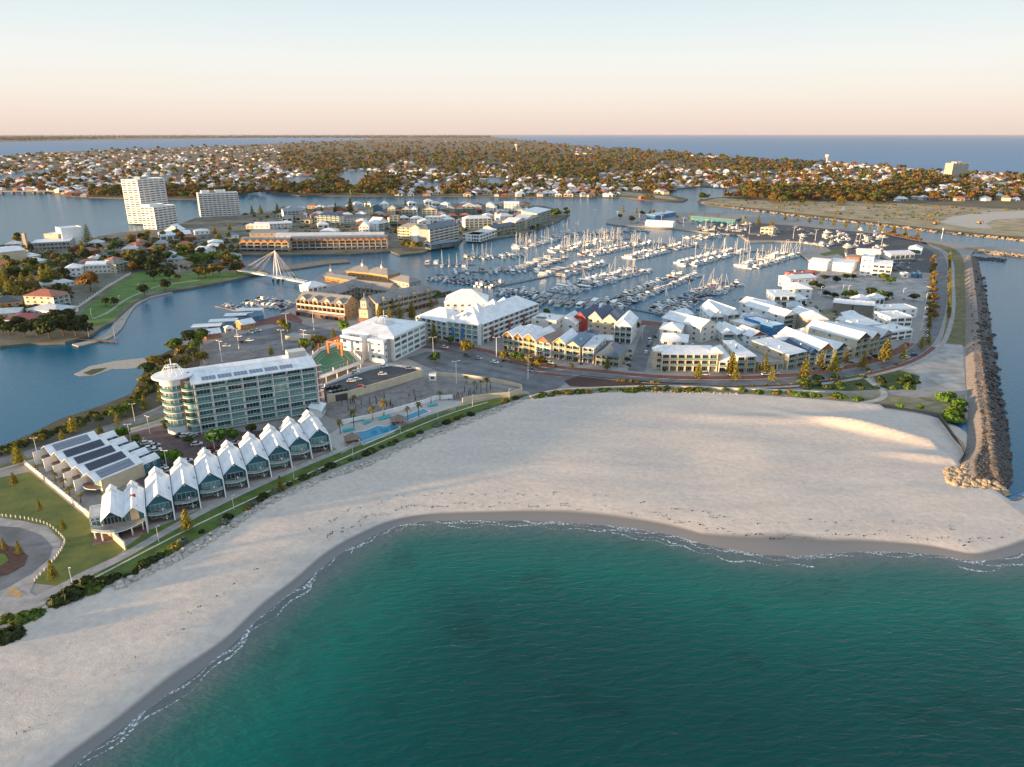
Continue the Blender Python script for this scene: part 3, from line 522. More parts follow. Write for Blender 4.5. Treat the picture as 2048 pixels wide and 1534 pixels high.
def wall_mesh(kind, w, d, h, rh, m):
    b = MB()
    if kind == 'gy':
        V = [(0, 0, 0), (w, 0, 0), (w, 0, h), (w / 2, 0, h + rh), (0, 0, h)]; V += [(x, d, z) for x, y, z in V]
        b.add(V, [(0, 1, 2, 3, 4), (9, 8, 7, 6, 5), (1, 6, 7, 2), (5, 0, 4, 9), (2, 7, 8, 3), (3, 8, 9, 4)], m)
    elif kind == 'gx':
        V = [(0, 0, 0), (0, d, 0), (0, d, h), (0, d / 2, h + rh), (0, 0, h)]; V += [(w, y, z) for x, y, z in V]
        b.add(V, [(4, 3, 2, 1, 0), (5, 6, 7, 8, 9), (0, 5, 9, 4), (6, 1, 2, 7), (4, 9, 8, 3), (3, 8, 7, 2)], m)
    elif kind == 'mono' : b.add([(0, 0, 0), (w, 0, 0), (w, d, 0), (0, d, 0), (0, 0, h), (w, 0, h), (w, d, h + rh), (0, d, h + rh)], [(3, 2, 1, 0), (4, 5, 6, 7), (0, 1, 5, 4), (1, 2, 6, 5), (2, 3, 7, 6), (3, 0, 4, 7)], m)
    elif kind == 'monob': b.add([(0, 0, 0), (w, 0, 0), (w, d, 0), (0, d, 0), (0, 0, h + rh), (w, 0, h + rh), (w, d, h), (0, d, h)], [(3, 2, 1, 0), (4, 5, 6, 7), (0, 1, 5, 4), (1, 2, 6, 5), (2, 3, 7, 6), (3, 0, 4, 7)], m)
    elif kind == 'monol': b.add([(0, 0, 0), (w, 0, 0), (w, d, 0), (0, d, 0), (0, 0, h), (w, 0, h + rh), (w, d, h + rh), (0, d, h)], [(3, 2, 1, 0), (4, 5, 6, 7), (0, 1, 5, 4), (1, 2, 6, 5), (2, 3, 7, 6), (3, 0, 4, 7)], m)
    elif kind == 'monor': b.add([(0, 0, 0), (w, 0, 0), (w, d, 0), (0, d, 0), (0, 0, h + rh), (w, 0, h), (w, d, h), (0, d, h + rh)], [(3, 2, 1, 0), (4, 5, 6, 7), (0, 1, 5, 4), (1, 2, 6, 5), (2, 3, 7, 6), (3, 0, 4, 7)], m)
    elif kind == 'flat':
        b.box(0, 0, 0, w, d, h - .1, m); p = .3
        for (x0, y0, x1, y1) in ((0, 0, w, p), (0, d - p, w, d), (0, p, p, d - p), (w - p, p, w, d - p)): b.box(x0, y0, h - .1, x1, y1, h + .45, m)
    else: b.box(0, 0, 0, w, d, h, m)
    return b
def house(name, label, cat, p0, p1, dep, h, roof='gy', rh=2.6, wall='white', rf='white', fl=2, bays=2, front='balc', left='win', right='win', group=None, ov=.45, lb=3, rb=3, rail=None, glass=None, solar=None, z=LZ, px=True, gable=None, frame=None, rec=1.4, back=None):
    a, c = (G(*p0, z), G(*p1, z)) if px else (Vector(p0), Vector(p1))
    d = c - a; w_ = math.hypot(d.x, d.y); rz = math.atan2(d.y, d.x); t = thing(name, label, cat, a, rz, group); wm = W[wall] if isinstance(wall, str) else wall; rm = RF[rf] if isinstance(rf, str) else rf
    wall_mesh(roof, w_, dep, h, rh, wm).build('wall', t)
    r = roof_mesh(roof, w_, dep, rh, ov if roof != 'flat' else 0, rm).build('roof', t, (0, 0, h + .01))
    rl = M_railg if rail is None else rail
    if front: facade(t, (0, 0), 0, w_, h, fl, bays, front, wm, glass, rl, frame=frame, rec=rec)
    if left: facade(t, (0, dep), -math.pi / 2, dep, h, fl, lb, left, wm, glass, rl, frame=frame)
    if right: facade(t, (w_, 0), math.pi / 2, dep, h, fl, rb, right, wm, glass, rl, frame=frame)
    if gable and roof == 'gy':
        g = MB(); g.add([(.25, -.07, h + .1), (w_ - .25, -.07, h + .1), (w_ / 2, -.07, h + rh - .15)], [(0, 1, 2)], W[gable] if isinstance(gable, str) else gable); g.add([(.25, -.01, h + .1), (w_ - .25, -.01, h + .1), (w_ / 2, -.01, h + rh - .15)], [(2, 1, 0)], W[gable] if isinstance(gable, str) else gable); g.build('gable_panel', t)
    if front == 'balc' and roof == 'gy':                    # the roof runs out over the top balcony
        roof_mesh('gy', w_, rec + .2, rh, ov, rm).build('porch_roof', t, (0, -rec - .2 - ov * .3, h + .03))
        b = MB(); b.add([(0, 0, 0), (w_, 0, 0), (w_ / 2, 0, rh)], [(0, 1, 2)], W[gable] if isinstance(gable, str) and gable else wm); b.add([(0, .15, 0), (w_, .15, 0), (w_ / 2, .15, rh)], [(2, 1, 0)], wm); b.build('gable_front', t, (0, -rec - .1, h))
    elif front in ('balc', 'balcs'):
        MB().box(-.1, -rec - .1, 0, w_ + .1, 0, .2, rm).build('porch_roof', t, (0, 0, h + (rh if roof in ('monob',) else 0) - .1))
    if solar: add_solar(t, solar, roof, w_, dep, h, rh)
    if name == 'town_house':
        for k in range(2): ob('roof_vent', box_mesh(.8, .8, 1.3, W['grey'] if k else W['white']), t, (w_ * rnd.uniform(.2, .7), dep * rnd.uniform(.3, .8), h + (rh * .35 if roof != 'flat' else .1)))
        if roof in ('gy', 'flat') and dep > 15: ob('air_conditioner', box_mesh(1.0, .5, .9, W['offwhite']), t, (w_ + .05, dep * .6, h * .35), 0)
    return t
def add_solar(t, spec, roof, w_, d, h, rh, m=None):
    """rows of panels laid on a roof plane; spec = (side, u0, v0, nu, nv)"""
    side, u0, v0, nu, nv = spec; m = m or M_solar; pm = MB().box(0, 0, 0, 1.0, 1.65, .06, m).box(-.02, -.02, -.02, 1.02, 1.67, .03, M_steel).mesh('solar_panel')
    for i in range(nu):
        for j in range(nv):
            if roof == 'flat' or roof.startswith('mono'): o = ob('solar_panel', pm, t, (u0 + i * 1.05, v0 + j * 1.75, h + .3)); o.rotation_euler = (R(8), 0, 0)
            else:
                half = (w_ if roof == 'gy' else d) / 2; a = math.atan2(rh, half); s = v0 + j * 1.75
                if roof == 'gy':
                    o = ob('solar_panel', pm, t)
                    if side == 'l': o.location = (s * math.cos(a), u0 + i * 1.05 + 1, h + s * math.sin(a) + .34); o.rotation_euler = Matrix(((0, math.cos(a), -math.sin(a)), (-1, 0, 0), (0, math.sin(a), math.cos(a)))).to_euler()
                    else: o.location = (w_ - s * math.cos(a), u0 + i * 1.05, h + s * math.sin(a) + .34); o.rotation_euler = Matrix(((0, -math.cos(a), math.sin(a)), (1, 0, 0), (0, math.sin(a), math.cos(a)))).to_euler()
                else: o = ob('solar_panel', pm, t, (u0 + i * 1.05, s * math.cos(a), h + s * math.sin(a) + .34)); o.rotation_euler = (a, 0, 0)
def local_frame(p0, p1, z=LZ):
    a, c = G(*p0, z), G(*p1, z); d = c - a; return a, math.atan2(d.y, d.x), math.hypot(d.x, d.y)
# ================================================================ RESORT HOTEL
def hotel():
    a, rz, Wd = local_frame((404, 868), (640, 826)); D, FH, N = 17.0, 3.05, 7; Hh = N * FH + 1.0
    t = thing('hotel', 'seven storey white hotel with a round tower and green glass balconies', 'hotel', a, rz)
    wm = W['white']; MB().box(0, 1.6, 0, Wd, D, Hh, wm).build('wall', t)
    # roof: low white metal roof falling to the front, upper strip behind
    b = MB(); b.add([(-1.2, -1.4, Hh - .2), (Wd + .4, -1.4, Hh - .2), (Wd + .4, 8.5, Hh + 2.0), (-1.2, 8.5, Hh + 2.0)] + [(-1.2, -1.4, Hh + .1), (Wd + .4, -1.4, Hh + .1), (Wd + .4, 8.5, Hh + 2.3), (-1.2, 8.5, Hh + 2.3)], [(3, 2, 1, 0), (4, 5, 6, 7), (0, 1, 5, 4), (1, 2, 6, 5), (2, 3, 7, 6), (3, 0, 4, 7)], RF['white'])
    b.box(-1.2, 11.2, Hh - .1, Wd + .4, D + .6, Hh + 1.6, RF['white']); b.box(-1.0, 8.6, Hh + .01, Wd + .2, 11.1, Hh + .3, mat('roof_well', (.30, .31, .33), .9)); b.build('roof', t)
    MB().box(Wd - 9, 11.5, 0, Wd - 1, D - .3, 2.6, W['offwhite']).build('plant_room', t, (0, 0, Hh + 1.6))
    ac = MB().box(0, 0, 0, .95, .9, 1.1, W['white']).box(.15, -.03, .2, .8, 0, .95, M_black).mesh('air_conditioner')
    for r_ in range(2):
        for k in range(26): ob('air_conditioner', ac, t, (1 + k * 1.42, 8.9 + r_ * 1.15, Hh + .3 + r_ * .55))
    sm = MB().box(0, 0, 0, 1.25, 3.0, .07, M_solar2).box(-.03, -.03, -.03, 1.28, 3.03, .03, M_frame).mesh('solar_panel')
    for k in range(24):
        o = ob('solar_panel', sm, t, (3.2 + k * 1.38 + (k // 4) * .75, .6, Hh + .62)); o.rotation_euler = (math.atan2(2.2, 9.9), 0, 0)
    # front: bays of glass doors, slabs, dividing walls and balustrades, floor by floor
    nb = 8; bw = Wd / nb
    for f in range(N):
        z = 1.0 + f * FH
        MB().box(0, -.2, 0, Wd, 1.6, .26, wm).build('floor_slab', t, (0, 0, z - .13))
        for k in range(nb):
            ob('glass_door', win_mesh(bw * .86, 2.5, M_teal, M_frame, 3), t, (k * bw + bw * .07, 1.55, z + .15))
            ra = balc_mesh(bw - .5, .25, wm, M_railg); ob('balustrade', ra, t, (k * bw + .25, .1, z))
        for k in range(1, nb):
            if (k + (f > 3)) % 2 == 0 or k == 4: ob('dividing_wall', box_mesh(.3, 1.85, FH - .3, wm), t, (k * bw - .15, -.25, z + .14))
    MB().box(-.3, -.35, 0, 0, 1.7, Hh - .1, wm).build('end_wall', t); MB().box(Wd, -.35, 0, Wd + .35, 1.7, Hh - .1, wm).build('end_wall', t)
    MB().box(0, -.2, 0, Wd * .8, 0, 1.0, W['gwall']).build('plinth', t)
    # white tables on balconies
    tb = MB().tube([(0, 0, 0), (0, 0, .7)], .05, W['white']).lathe([(0, .74), (.45, .74), (.45, .7), (0, .7)], W['white'], 10)
    for s in (-.7, .7): tb.box(s - .22, -.22, .4, s + .22, .22, .46, W['white']).box(s + (.18 if s > 0 else -.22), -.22, .46, s + (.22 if s > 0 else -.18), .22, .85, W['white'])
    tbm = tb.mesh('table_set'); r = random.Random(3)
    # second, smaller bow-fronted stack at the left end
    cx, cy, rr = -1.6, 3.2, 3.3
    for f in range(N):
        z = 1.0 + f * FH
        MB().lathe([(0, 0), (rr, 0), (rr, .26), (0, .26)], wm, 20, (cx, cy), R(150), R(300)).build('bow_slab', t, (0, 0, z - .13))
        MB().lathe([(rr - .1, .2), (rr - .1, 1.05), (rr - .04, 1.05), (rr - .04, .2)], M_railg, 16, (cx, cy), R(152), R(298)).build('bow_balustrade', t, (0, 0, z))
        MB().lathe([(rr - 1.3, .1), (rr - 1.3, FH - .2)], M_teal, 14, (cx, cy), R(150), R(300)).build('bow_glazing', t, (0, 0, z))
    MB().box(-4.2, 4.2, 0, 0, D, Hh, wm).build('link_wall', t)
    MB().box(-4.6, 3.6, 0, -3.6, 4.4, Hh + .6, W['terracotta']).add([(-4.6, 3.6, Hh + .6), (-3.6, 3.6, Hh + .6), (-.6, 8, Hh + 2.4), (-1.6, 8, Hh + 2.4), (-4.6, 3.6, Hh + 1.1), (-3.6, 3.6, Hh + 1.1), (-.6, 8, Hh + 2.9), (-1.6, 8, Hh + 2.9)], [(3, 2, 1, 0), (4, 5, 6, 7), (0, 1, 5, 4), (1, 2, 6, 5), (2, 3, 7, 6), (3, 0, 4, 7)], W['terracotta']).build('terracotta_fin', t)
    MB().box(Wd + .5, 5, 0, Wd + 2.4, 8, Hh - .6, W['terracotta']).build('stair_tower', t)
    for f in range(N): MB().box(Wd + .4, 3.6, 0, Wd + 3.4, 5, .2, W['white']).build('stair_landing', t, (0, 0, 2.6 + f * FH))
    # round tower
    tx, ty, tr = -7.0, 9.0, 5.6
    tw = MB(); tw.lathe([(tr - 1.1, 0), (tr - 1.1, Hh + 1)], wm, 40, (tx, ty)); tw.lathe([(tr - .3, 0), (tr - .3, 3.2), (0, 3.2)], wm, 40, (tx, ty)); tw.lathe([(tr - .2, Hh - 1.0), (tr - .2, Hh + 2.0), (0, Hh + 2.0)], wm, 40, (tx, ty)); tw.lathe([(0, Hh - 1.0), (tr - .2, Hh - 1)], wm, 40, (tx, ty)); tw.build('tower_drum', t)
    for f in range(1, N):
        z = .3 + f * FH
        MB().lathe([(0, 0), (tr, 0), (tr, .3), (0, .3)], wm, 40, (tx, ty)).build('tower_slab', t, (0, 0, z))
        MB().lathe([(tr - .08, .3), (tr - .08, 1.25), (tr - .02, 1.25), (tr - .02, .3)], M_railg, 40, (tx, ty)).build('tower_balustrade', t, (0, 0, z))
        for k in range(8):
            a0 = R(160 + k * 21); x, y = tx + (tr - 1.08) * math.cos(a0), ty + (tr - 1.08) * math.sin(a0)
            ob('tower_window', win_mesh(1.35, 2.2, M_teal if k % 3 else M_glass, M_frame, 1), t, (x - .66 * math.sin(-a0) * -1 if 0 else x + .675 * math.sin(a0), y - .675 * math.cos(a0), z + .35), a0 + math.pi / 2)
    zt = Hh + 2.0
    MB().lathe([(0, zt), (tr + 2.4, zt), (tr + 2.5, zt + .3), (tr + 2.2, zt + .55), (0, zt + .85)], W['white'], 48, (tx, ty)).build('tower_roof', t)
    cr_ = MB(); zr = zt + 4.1; cr_.lathe([(2.3, zr), (2.6, zr), (2.6, zr + .28), (2.3, zr + .28), (2.3, zr)], W['white'], 28, (tx, ty)); cr_.lathe([(1.35, zr + .1), (1.55, zr + .1), (1.55, zr + .32), (1.35, zr + .32), (1.35, zr + .1)], W['white'], 24, (tx, ty)); cr_.build('crown_ring', t)
    for k in range(10):
        a0 = k * math.pi / 5; MB().tube([(tx + 4.4 * math.cos(a0), ty + 4.4 * math.sin(a0), zt + .6), (tx + 3.7 * math.cos(a0), ty + 3.7 * math.sin(a0), zt + 2.6), (tx + 2.45 * math.cos(a0), ty + 2.45 * math.sin(a0), zr + .1)], .13, W['white']).build('crown_rib', t)
    MB().tube([(tx, ty, zt + .7), (tx, ty, zt + 7.2)], .16, W['white'], 8).build('mast', t)
    for f in range(N):
        for k in range(nb):
            if r.random() < .42: tag(ob('balcony_table', tbm, None, t.matrix_basis @ Vector((k * bw + bw * r.uniform(.3, .7), .75, 1.14 + f * FH)), rz), 'small white table and two chairs on a hotel balcony', 'table set', 'white table sets on the hotel balconies')
    return t
bpy.context.view_layer.update(); hotel()

# ================================================================ BEACH VILLAS (gabled row facing the beach)
feet = [(297, 1059), (351, 1035), (402.5, 1012), (452, 990), (498, 971), (543, 951), (584, 932), (624, 914), (662.6, 898)]
M_deck = mat('timber_deck', (.20, .13, .11), .85, var=.15, scale=1)
def villa(i, p0, p1, label):
    f0, f1 = G(*p0), G(*p1); rz = R(27); ux = Vector((math.cos(rz), math.sin(rz), 0)); w_ = max(7.6, (f1 - f0).dot(ux)); a = f1 - ux * w_; t = thing('beach_villa', label, 'villa', a, rz, 'gabled villas facing the beach'); h, rh, D = 5.5, 3.7, 21.0; tl = W['teal']; wh = W['white']
    wall_mesh('gy', w_ - .5, D - 1.9, h - .1, rh, tl).build('wall', t, (.4, 1.9, 0))
    roof_mesh('gy', w_ - .35, D, rh, .05, RF['white'], .16).build('roof', t, (.3, .7, h))
    # popped-up gable at the back of the ridge
    wall_mesh('gy', w_ * .5, 3.0, 1.2, 1.8, wh).build('roof_monitor', t, (w_ * .25, D - 3.0, h + rh * .45)); roof_mesh('gy', w_ * .5, 3.2, 1.8, .15, RF['white'], .12).build('monitor_roof', t, (w_ * .25, D - 3.1, h + rh * .45 + 1.22))
    # party wall running out as a white raking pier
    b = MB(); b.add([(0, -1.9, 0), (0, D, 0), (0, D, h + .35), (0, .6, h + .35), (0, -1.5, 1.2)] + [(.32, -1.9, 0), (.32, D, 0), (.32, D, h + .35), (.32, .6, h + .35), (.32, -1.5, 1.2)], [(0, 4, 3, 2, 1), (5, 6, 7, 8, 9), (0, 5, 9, 4), (4, 9, 8, 3), (3, 8, 7, 2), (1, 2, 7, 6)], wh); b.build('party_wall', t, (w_ - .35, 0, 0))
    ob('upper_glazing', win_mesh(w_ * .7, 2.3, M_teal, M_frame, 3), t, (w_ * .16, 1.85, 2.95)); ob('lower_glazing', win_mesh(w_ * .74, 2.3, M_teal, M_frame, 3), t, (w_ * .14, 1.85, .15))
    g = MB().lathe([(0, 0), (.4, 0), (.4, .1), (0, .1)], wh, 14, M=Matrix.Rotation(R(90), 4, 'X')); g.build('gable_medallion', t, (w_ / 2, 1.86, h + rh - 1.15))
    n = 10; poly = [(.35, 1.9)] + [(.35 + (w_ - .8) * k / n, -.1 - 1.1 * math.sin(math.pi * k / n)) for k in range(n + 1)] + [(w_ - .45, 1.9)]
    MB().prism(poly, 2.6, 2.85, wh, M_deck).build('balcony', t)
    b = MB()
    for k in range(1, n + 1): (x0, y0), (x1, y1) = poly[k], poly[k + 1]; M = Matrix.Translation((x0, y0, 2.85)) @ Matrix.Rotation(math.atan2(y1 - y0, x1 - x0), 4, 'Z'); b.box(0, 0, .08, math.hypot(x1 - x0, y1 - y0), .03, .9, MATS.get('clear_rail') or mat('clear_rail', (.30, .38, .40), .15), M)
    b.build('balustrade', t)
    MB().box(.3, -1.2, 0, w_ - .4, 3.4, .12, M_deck).build('terrace', t, (0, 0, .02))
    MB().box(w_ - 1.1, D * .45, h + .5, w_ - .35, D * .45 + 1.2, h + 1.0, W['grey']).build('roof_vent', t)
    return t
vl = ['with its deck beside the double gabled corner villa', 'second from the double gabled corner villa', 'third from the double gabled corner villa', 'fourth from the double gabled corner villa', 'fourth from the swimming pool terrace', 'third from the swimming pool terrace', 'second from the swimming pool terrace', 'right beside the swimming pool terrace']
for i in range(8): villa(i, feet[i], feet[i + 1], 'white roofed teal gabled villa ' + vl[i])
def corner_villa():
    rz = R(27); d = G(*feet[0]) - Vector((math.cos(rz), math.sin(rz), 0)) * 12.4; t = thing('corner_villa', 'double gabled white and teal villa with a curved terrace at the lawn corner', 'villa', d, rz)
    for k in range(2):
        x = k * 6.1; wall_mesh('gy', 5.9, 15, 5.7, 2.7, W['teal']).build('wall', t, (x + .1, 3.4, 0)); roof_mesh('gy', 6.0, 18.5, 2.7, .12, RF['white'], .16).build('roof', t, (x, .4, 5.72))
        wall_mesh('gy', 3, 2.4, 1.1, 1.5, W['white']).build('roof_monitor', t, (x + 1.5, 16.2, 7.0)); roof_mesh('gy', 3, 2.6, 1.5, .12, RF['white'], .12).build('monitor_roof', t, (x + 1.5, 16.1, 8.12))
    ob('upper_glazing', win_mesh(5, 2.5, M_teal, M_frame, 4), t, (.5, 3.32, 2.95)); ob('upper_glazing', win_mesh(1.3, 2.5, M_teal, M_frame, 0), t, (6.4, 3.32, 2.95)); MB().box(8, 3.0, 0, 10.4, 3.36, 7.8, W['cream']).build('chimney_wall', t); ob('lower_glazing', win_mesh(7, 2.3, M_teal, M_frame, 4), t, (.5, 3.32, .2))
    n = 14; poly = [(-3.4, 6), (-3.2, 3)] + [(-3 + 14.8 * k / n, 1.4 - 4.0 * math.sin(math.pi * k / n)) for k in range(n + 1)] + [(11.9, 3.3), (-.2, 3.3)]
    MB().prism(poly, 2.55, 2.85, W['white'], M_path).build('terrace_deck', t)
    b = MB()
    for k in range(1, n + 2): (x0, y0), (x1, y1) = poly[k], poly[k + 1]; M = Matrix.Translation((x0, y0, 2.85)) @ Matrix.Rotation(math.atan2(y1 - y0, x1 - x0), 4, 'Z'); b.box(0, 0, .05, math.hypot(x1 - x0, y1 - y0), .04, .85, MATS['clear_rail'], M)
    b.build('balustrade', t)
    for x, y in ((-2.2, .9), (-.2, -1.2), (4, -2.2), (8, -1.6), (11, .6)): MB().tube([(0, 0, 0), (0, 0, 2.56)], .22, W['white'], 8).build('column', t, (x, y, 0))
    MB().box(12.1, -2.4, 0, 12.4, 18, 6, W['white']).build('party_wall', t); MB().box(-3, -3, 0, 12, 3.3, .1, M_deck).build('terrace', t)
    wall_mesh('flat', 3.4, 8, 5.0, 0, W['offwhite']).build('side_wing', t, (-3.5, 6, 0))
    for k in range(2): ob('window', win_mesh(.9, .9), t, (-3.1 + k * 1.4, 5.93, 3.9))
    ob('glass_door', win_mesh(2.4, 2.2, M_teal), t, (-3.0, 5.93, 1.5)); MB().box(0, 0, 0, 1.5, .5, .9, W['red']).build('roof_box', t, (8.6, 9, 7.9))
corner_villa()
# ---- the five teal villas with solar roofs behind the long wall
pk = [(91, 932), (112, 946), (133, 960), (155, 975), (177, 990)]
def solar_villa(i, lab, dark):
    c = G(*pk[i]); e = G(174 + (i * 21.5), 905 + i * 12.4); d = e - c; rz = math.atan2(d.y, d.x) - math.pi / 2; w_ = 8.2; D = 24.0; Ld = 19.0
    o = c - Vector((math.cos(rz), math.sin(rz), 0)) * w_ / 2
    t = thing('terrace_villa', lab, 'villa', o, rz, 'solar roofed villas by the long wall'); h, rh = 5.4, 2.4
    wall_mesh('gy', w_ - .3, Ld - 3, h, rh, W['cream'] if i else W['teal']).build('wall', t, (.15, 3, 0)); roof_mesh('gy', w_, Ld - 1.0, rh, .06, RF['white'], .16).build('roof', t, (0, 1.0, h + .02))
    MB().box(-.15, -1.8, 0, .15, Ld, h - .2, W['white']).build('party_wall', t); ob('upper_glazing', win_mesh(w_ * .66, 2.2, M_teal, M_frame, 3), t, (w_ * .2, 2.95, 2.95)); ob('lower_glazing', win_mesh(w_ * .7, 2.2, M_teal, M_frame, 3), t, (w_ * .17, 2.95, .2))
    n = 8; poly = [(.2, 3)] + [(.2 + (w_ - .4) * k / n, .8 - 1.3 * math.sin(math.pi * k / n)) for k in range(n + 1)] + [(w_ - .2, 3)]; MB().prism(poly, 2.6, 2.85, W['white'], M_deck).build('balcony', t)
    wall_mesh('gy', 5.0, 7, h - .8, 1.5, W['teal']).build('rear_wing', t, (w_ - 5.2, Ld - .5, 0)); roof_mesh('gy', 5.0, 7, 1.5, .2, RF['white'], .14).build('rear_roof', t, (w_ - 5.2, Ld - .5, h - .78))
    for y in (1.5, 4.2): ob('window', win_mesh(1.1, 1.2), t, (w_ - .12, Ld - .5 + y, 2.9), math.pi / 2)
    add_solar(t, ('r', 3.5, .5, 13 if dark else 12, 2), 'gy', w_, Ld, h, rh, M_solar if dark else M_solar2)
for i, (lab, dk) in enumerate((('teal villa with pale roof panels at the lagoon road end of the wall', 0), ('cream villa with half dark roof panels next to the road end villa', 1), ('middle cream villa of five with dark solar panels on its roof', 1), ('cream villa with dark and pale panels second from the corner villa', 1), ('cream villa with pale roof panels beside the double gabled corner villa', 0))): solar_villa(i, lab, dk)
# long garden wall with posts
def wall_run(name, label, pts, h, th, m, posts=0, pm=None, cat='wall', rails=False):
    q = [G(*p) for p in pts]; t = thing(name, label, cat, q[0]); o = q[0]
    for i in range(len(q) - 1):
        d = q[i + 1] - q[i]; L = math.hypot(d.x, d.y); rz = math.atan2(d.y, d.x)
        if rails:
            b = MB(); b.box(0, -.04, h - .1, L, .04, h, m); b.box(0, -.03, .1, L, .03, .16, m)
            for k in range(int(L / .35)): b.box(k * .35, -.02, .1, k * .35 + .05, .02, h - .05, m)
            b.build('railing', t, q[i] - o, rz)
        else: MB().box(0, -th / 2, 0, L, th / 2, h, m).build('wall_panel', t, q[i] - o, rz)
        if posts:
            n = max(1, int(L / posts))
            for k in range(n + 1): ob('post', box_mesh(.5, .5, h + .5, pm or m), t, q[i] - o + d * (k / n) - Vector((.25, .25, 0)), rz)
    return t
wall_run('garden_wall', 'long pale boundary wall with posts beside the big lawn', [(52, 930), (120, 985), (172, 1028)], 1.7, .3, W['offwhite'], 5)
wall_run('garden_wall', 'cream boundary wall running from the corner villa to the beach path', [(172, 1030), (212, 1064), (252, 1100)], 2.6, .4, W['cream'])
# ================================================================ CAR DECK WITH TENNIS COURT, WHITE ANNEXE
def white_annexe():
    a, rz, w_ = local_frame((790, 722), (852, 690)); t = thing('white_hotel_annexe', 'white four storey block with a disc and ring on its roof', 'building', a, rz); D, h = 34.0, 14.0; wh = W['white']
    MB().box(0, 0, 0, w_, D, h, wh).build('wall', t)
    b = MB(); b.add([(-.5, -.5, h), (w_ + .5, -.5, h), (w_ + .5, D + .5, h), (-.5, D + .5, h), (w_ * .5, D * .5, h + 2.6)], [(0, 1, 4), (1, 2, 4), (2, 3, 4), (3, 0, 4), (3, 2, 1, 0)], RF['white']); b.build('roof', t)
    facade(t, (0, 0), 0, w_, h - 1, 4, 5, 'wide', wh, M_teal, z0=.4)
    # signed left wing facing the car deck
    MB().box(-6, 3, 0, 0, 13, h - 1.2, wh).build('stair_wing', t); MB().box(-7.5, 16, 0, 0, 30, h - .6, wh).build('west_wing', t)
    for f in range(3):
        for y in (5, 9): ob('window', win_mesh(1.8, 1.5), t, (-6.05, y + 1.8, 2.5 + f * 3.6), -math.pi / 2)
        for y in (17.5, 26.0): ob('window', win_mesh(2.2, 1.6), t, (-7.55, y + 2.2, 2.5 + f * 3.6), -math.pi / 2)
        for x in (-4.5, -2.3): ob('window', win_mesh(1.5, 1.5), t, (x, 2.95, 2.5 + f * 3.6))
    MB().box(-2.4, 2.2, 0, -.4, 3.0, h - 1.4, M_conc).build('stair_shaft', t)
    s = MB()                                            # roof-edge lettering, raised dark letters seen from behind and below
    for k in range(7): s.box(k * .95, 0, 0, k * .95 + .6, .12, 1.15, W['dark']); s.box(k * .95, 0, .45, k * .95 + .75, .12, .62, W['dark'])
    s.build('roof_letters', t, (-7.4, 23.6, h - .4), -math.pi / 2)
    f = MB(); c = W['terracotta']; x0, y0 = -17.0, 22.0
    f.box(x0, y0, 0, x0 + 1, y0 + 1, h - 1.5, c); f.box(x0, y0 + 9, 0, x0 + 1, y0 + 10, h - 1.5, c); f.box(x0 + 9, y0 + 9, 0, x0 + 10, y0 + 10, h - 1.5, c); f.box(x0 + .01, y0 + 1, h - 2.7, x0 + .99, y0 + 9, h - 1.51, c); f.box(x0 + 1, y0 + 9.01, h - 2.7, x0 + 9, y0 + 9.99, h - 1.51, c); f.box(x0 + .01, y0 + 1, 3.4, x0 + .99, y0 + 9, 4.8, c); f.build('terracotta_portal', t)
    z = h + 1.9; MB().lathe([(0, z - .6), (6.0, z - .6), (6.3, z), (5.8, z + .4), (0, z + .8)], RF['pale'], 40, (w_ / 2, D * .5)).build('roof_disc', t)
    MB().lathe([(1.9, z + 3.6), (2.2, z + 3.6), (2.2, z + 3.9), (1.9, z + 3.9), (1.9, z + 3.6)], wh, 24, (w_ / 2, D * .5)).build('crown_ring', t)
    for k in range(8): a0 = k * math.pi / 4; MB().tube([(w_ / 2 + 3.4 * math.cos(a0), D * .5 + 3.4 * math.sin(a0), z + .5), (w_ / 2 + 2.05 * math.cos(a0), D * .5 + 2.05 * math.sin(a0), z + 3.7)], .11, wh, 5).build('crown_rib', t)
    MB().tube([(w_ / 2, D * .5, z + .6), (w_ / 2, D * .5, z + 7.5)], .12, wh, 6).build('mast', t)
white_annexe()
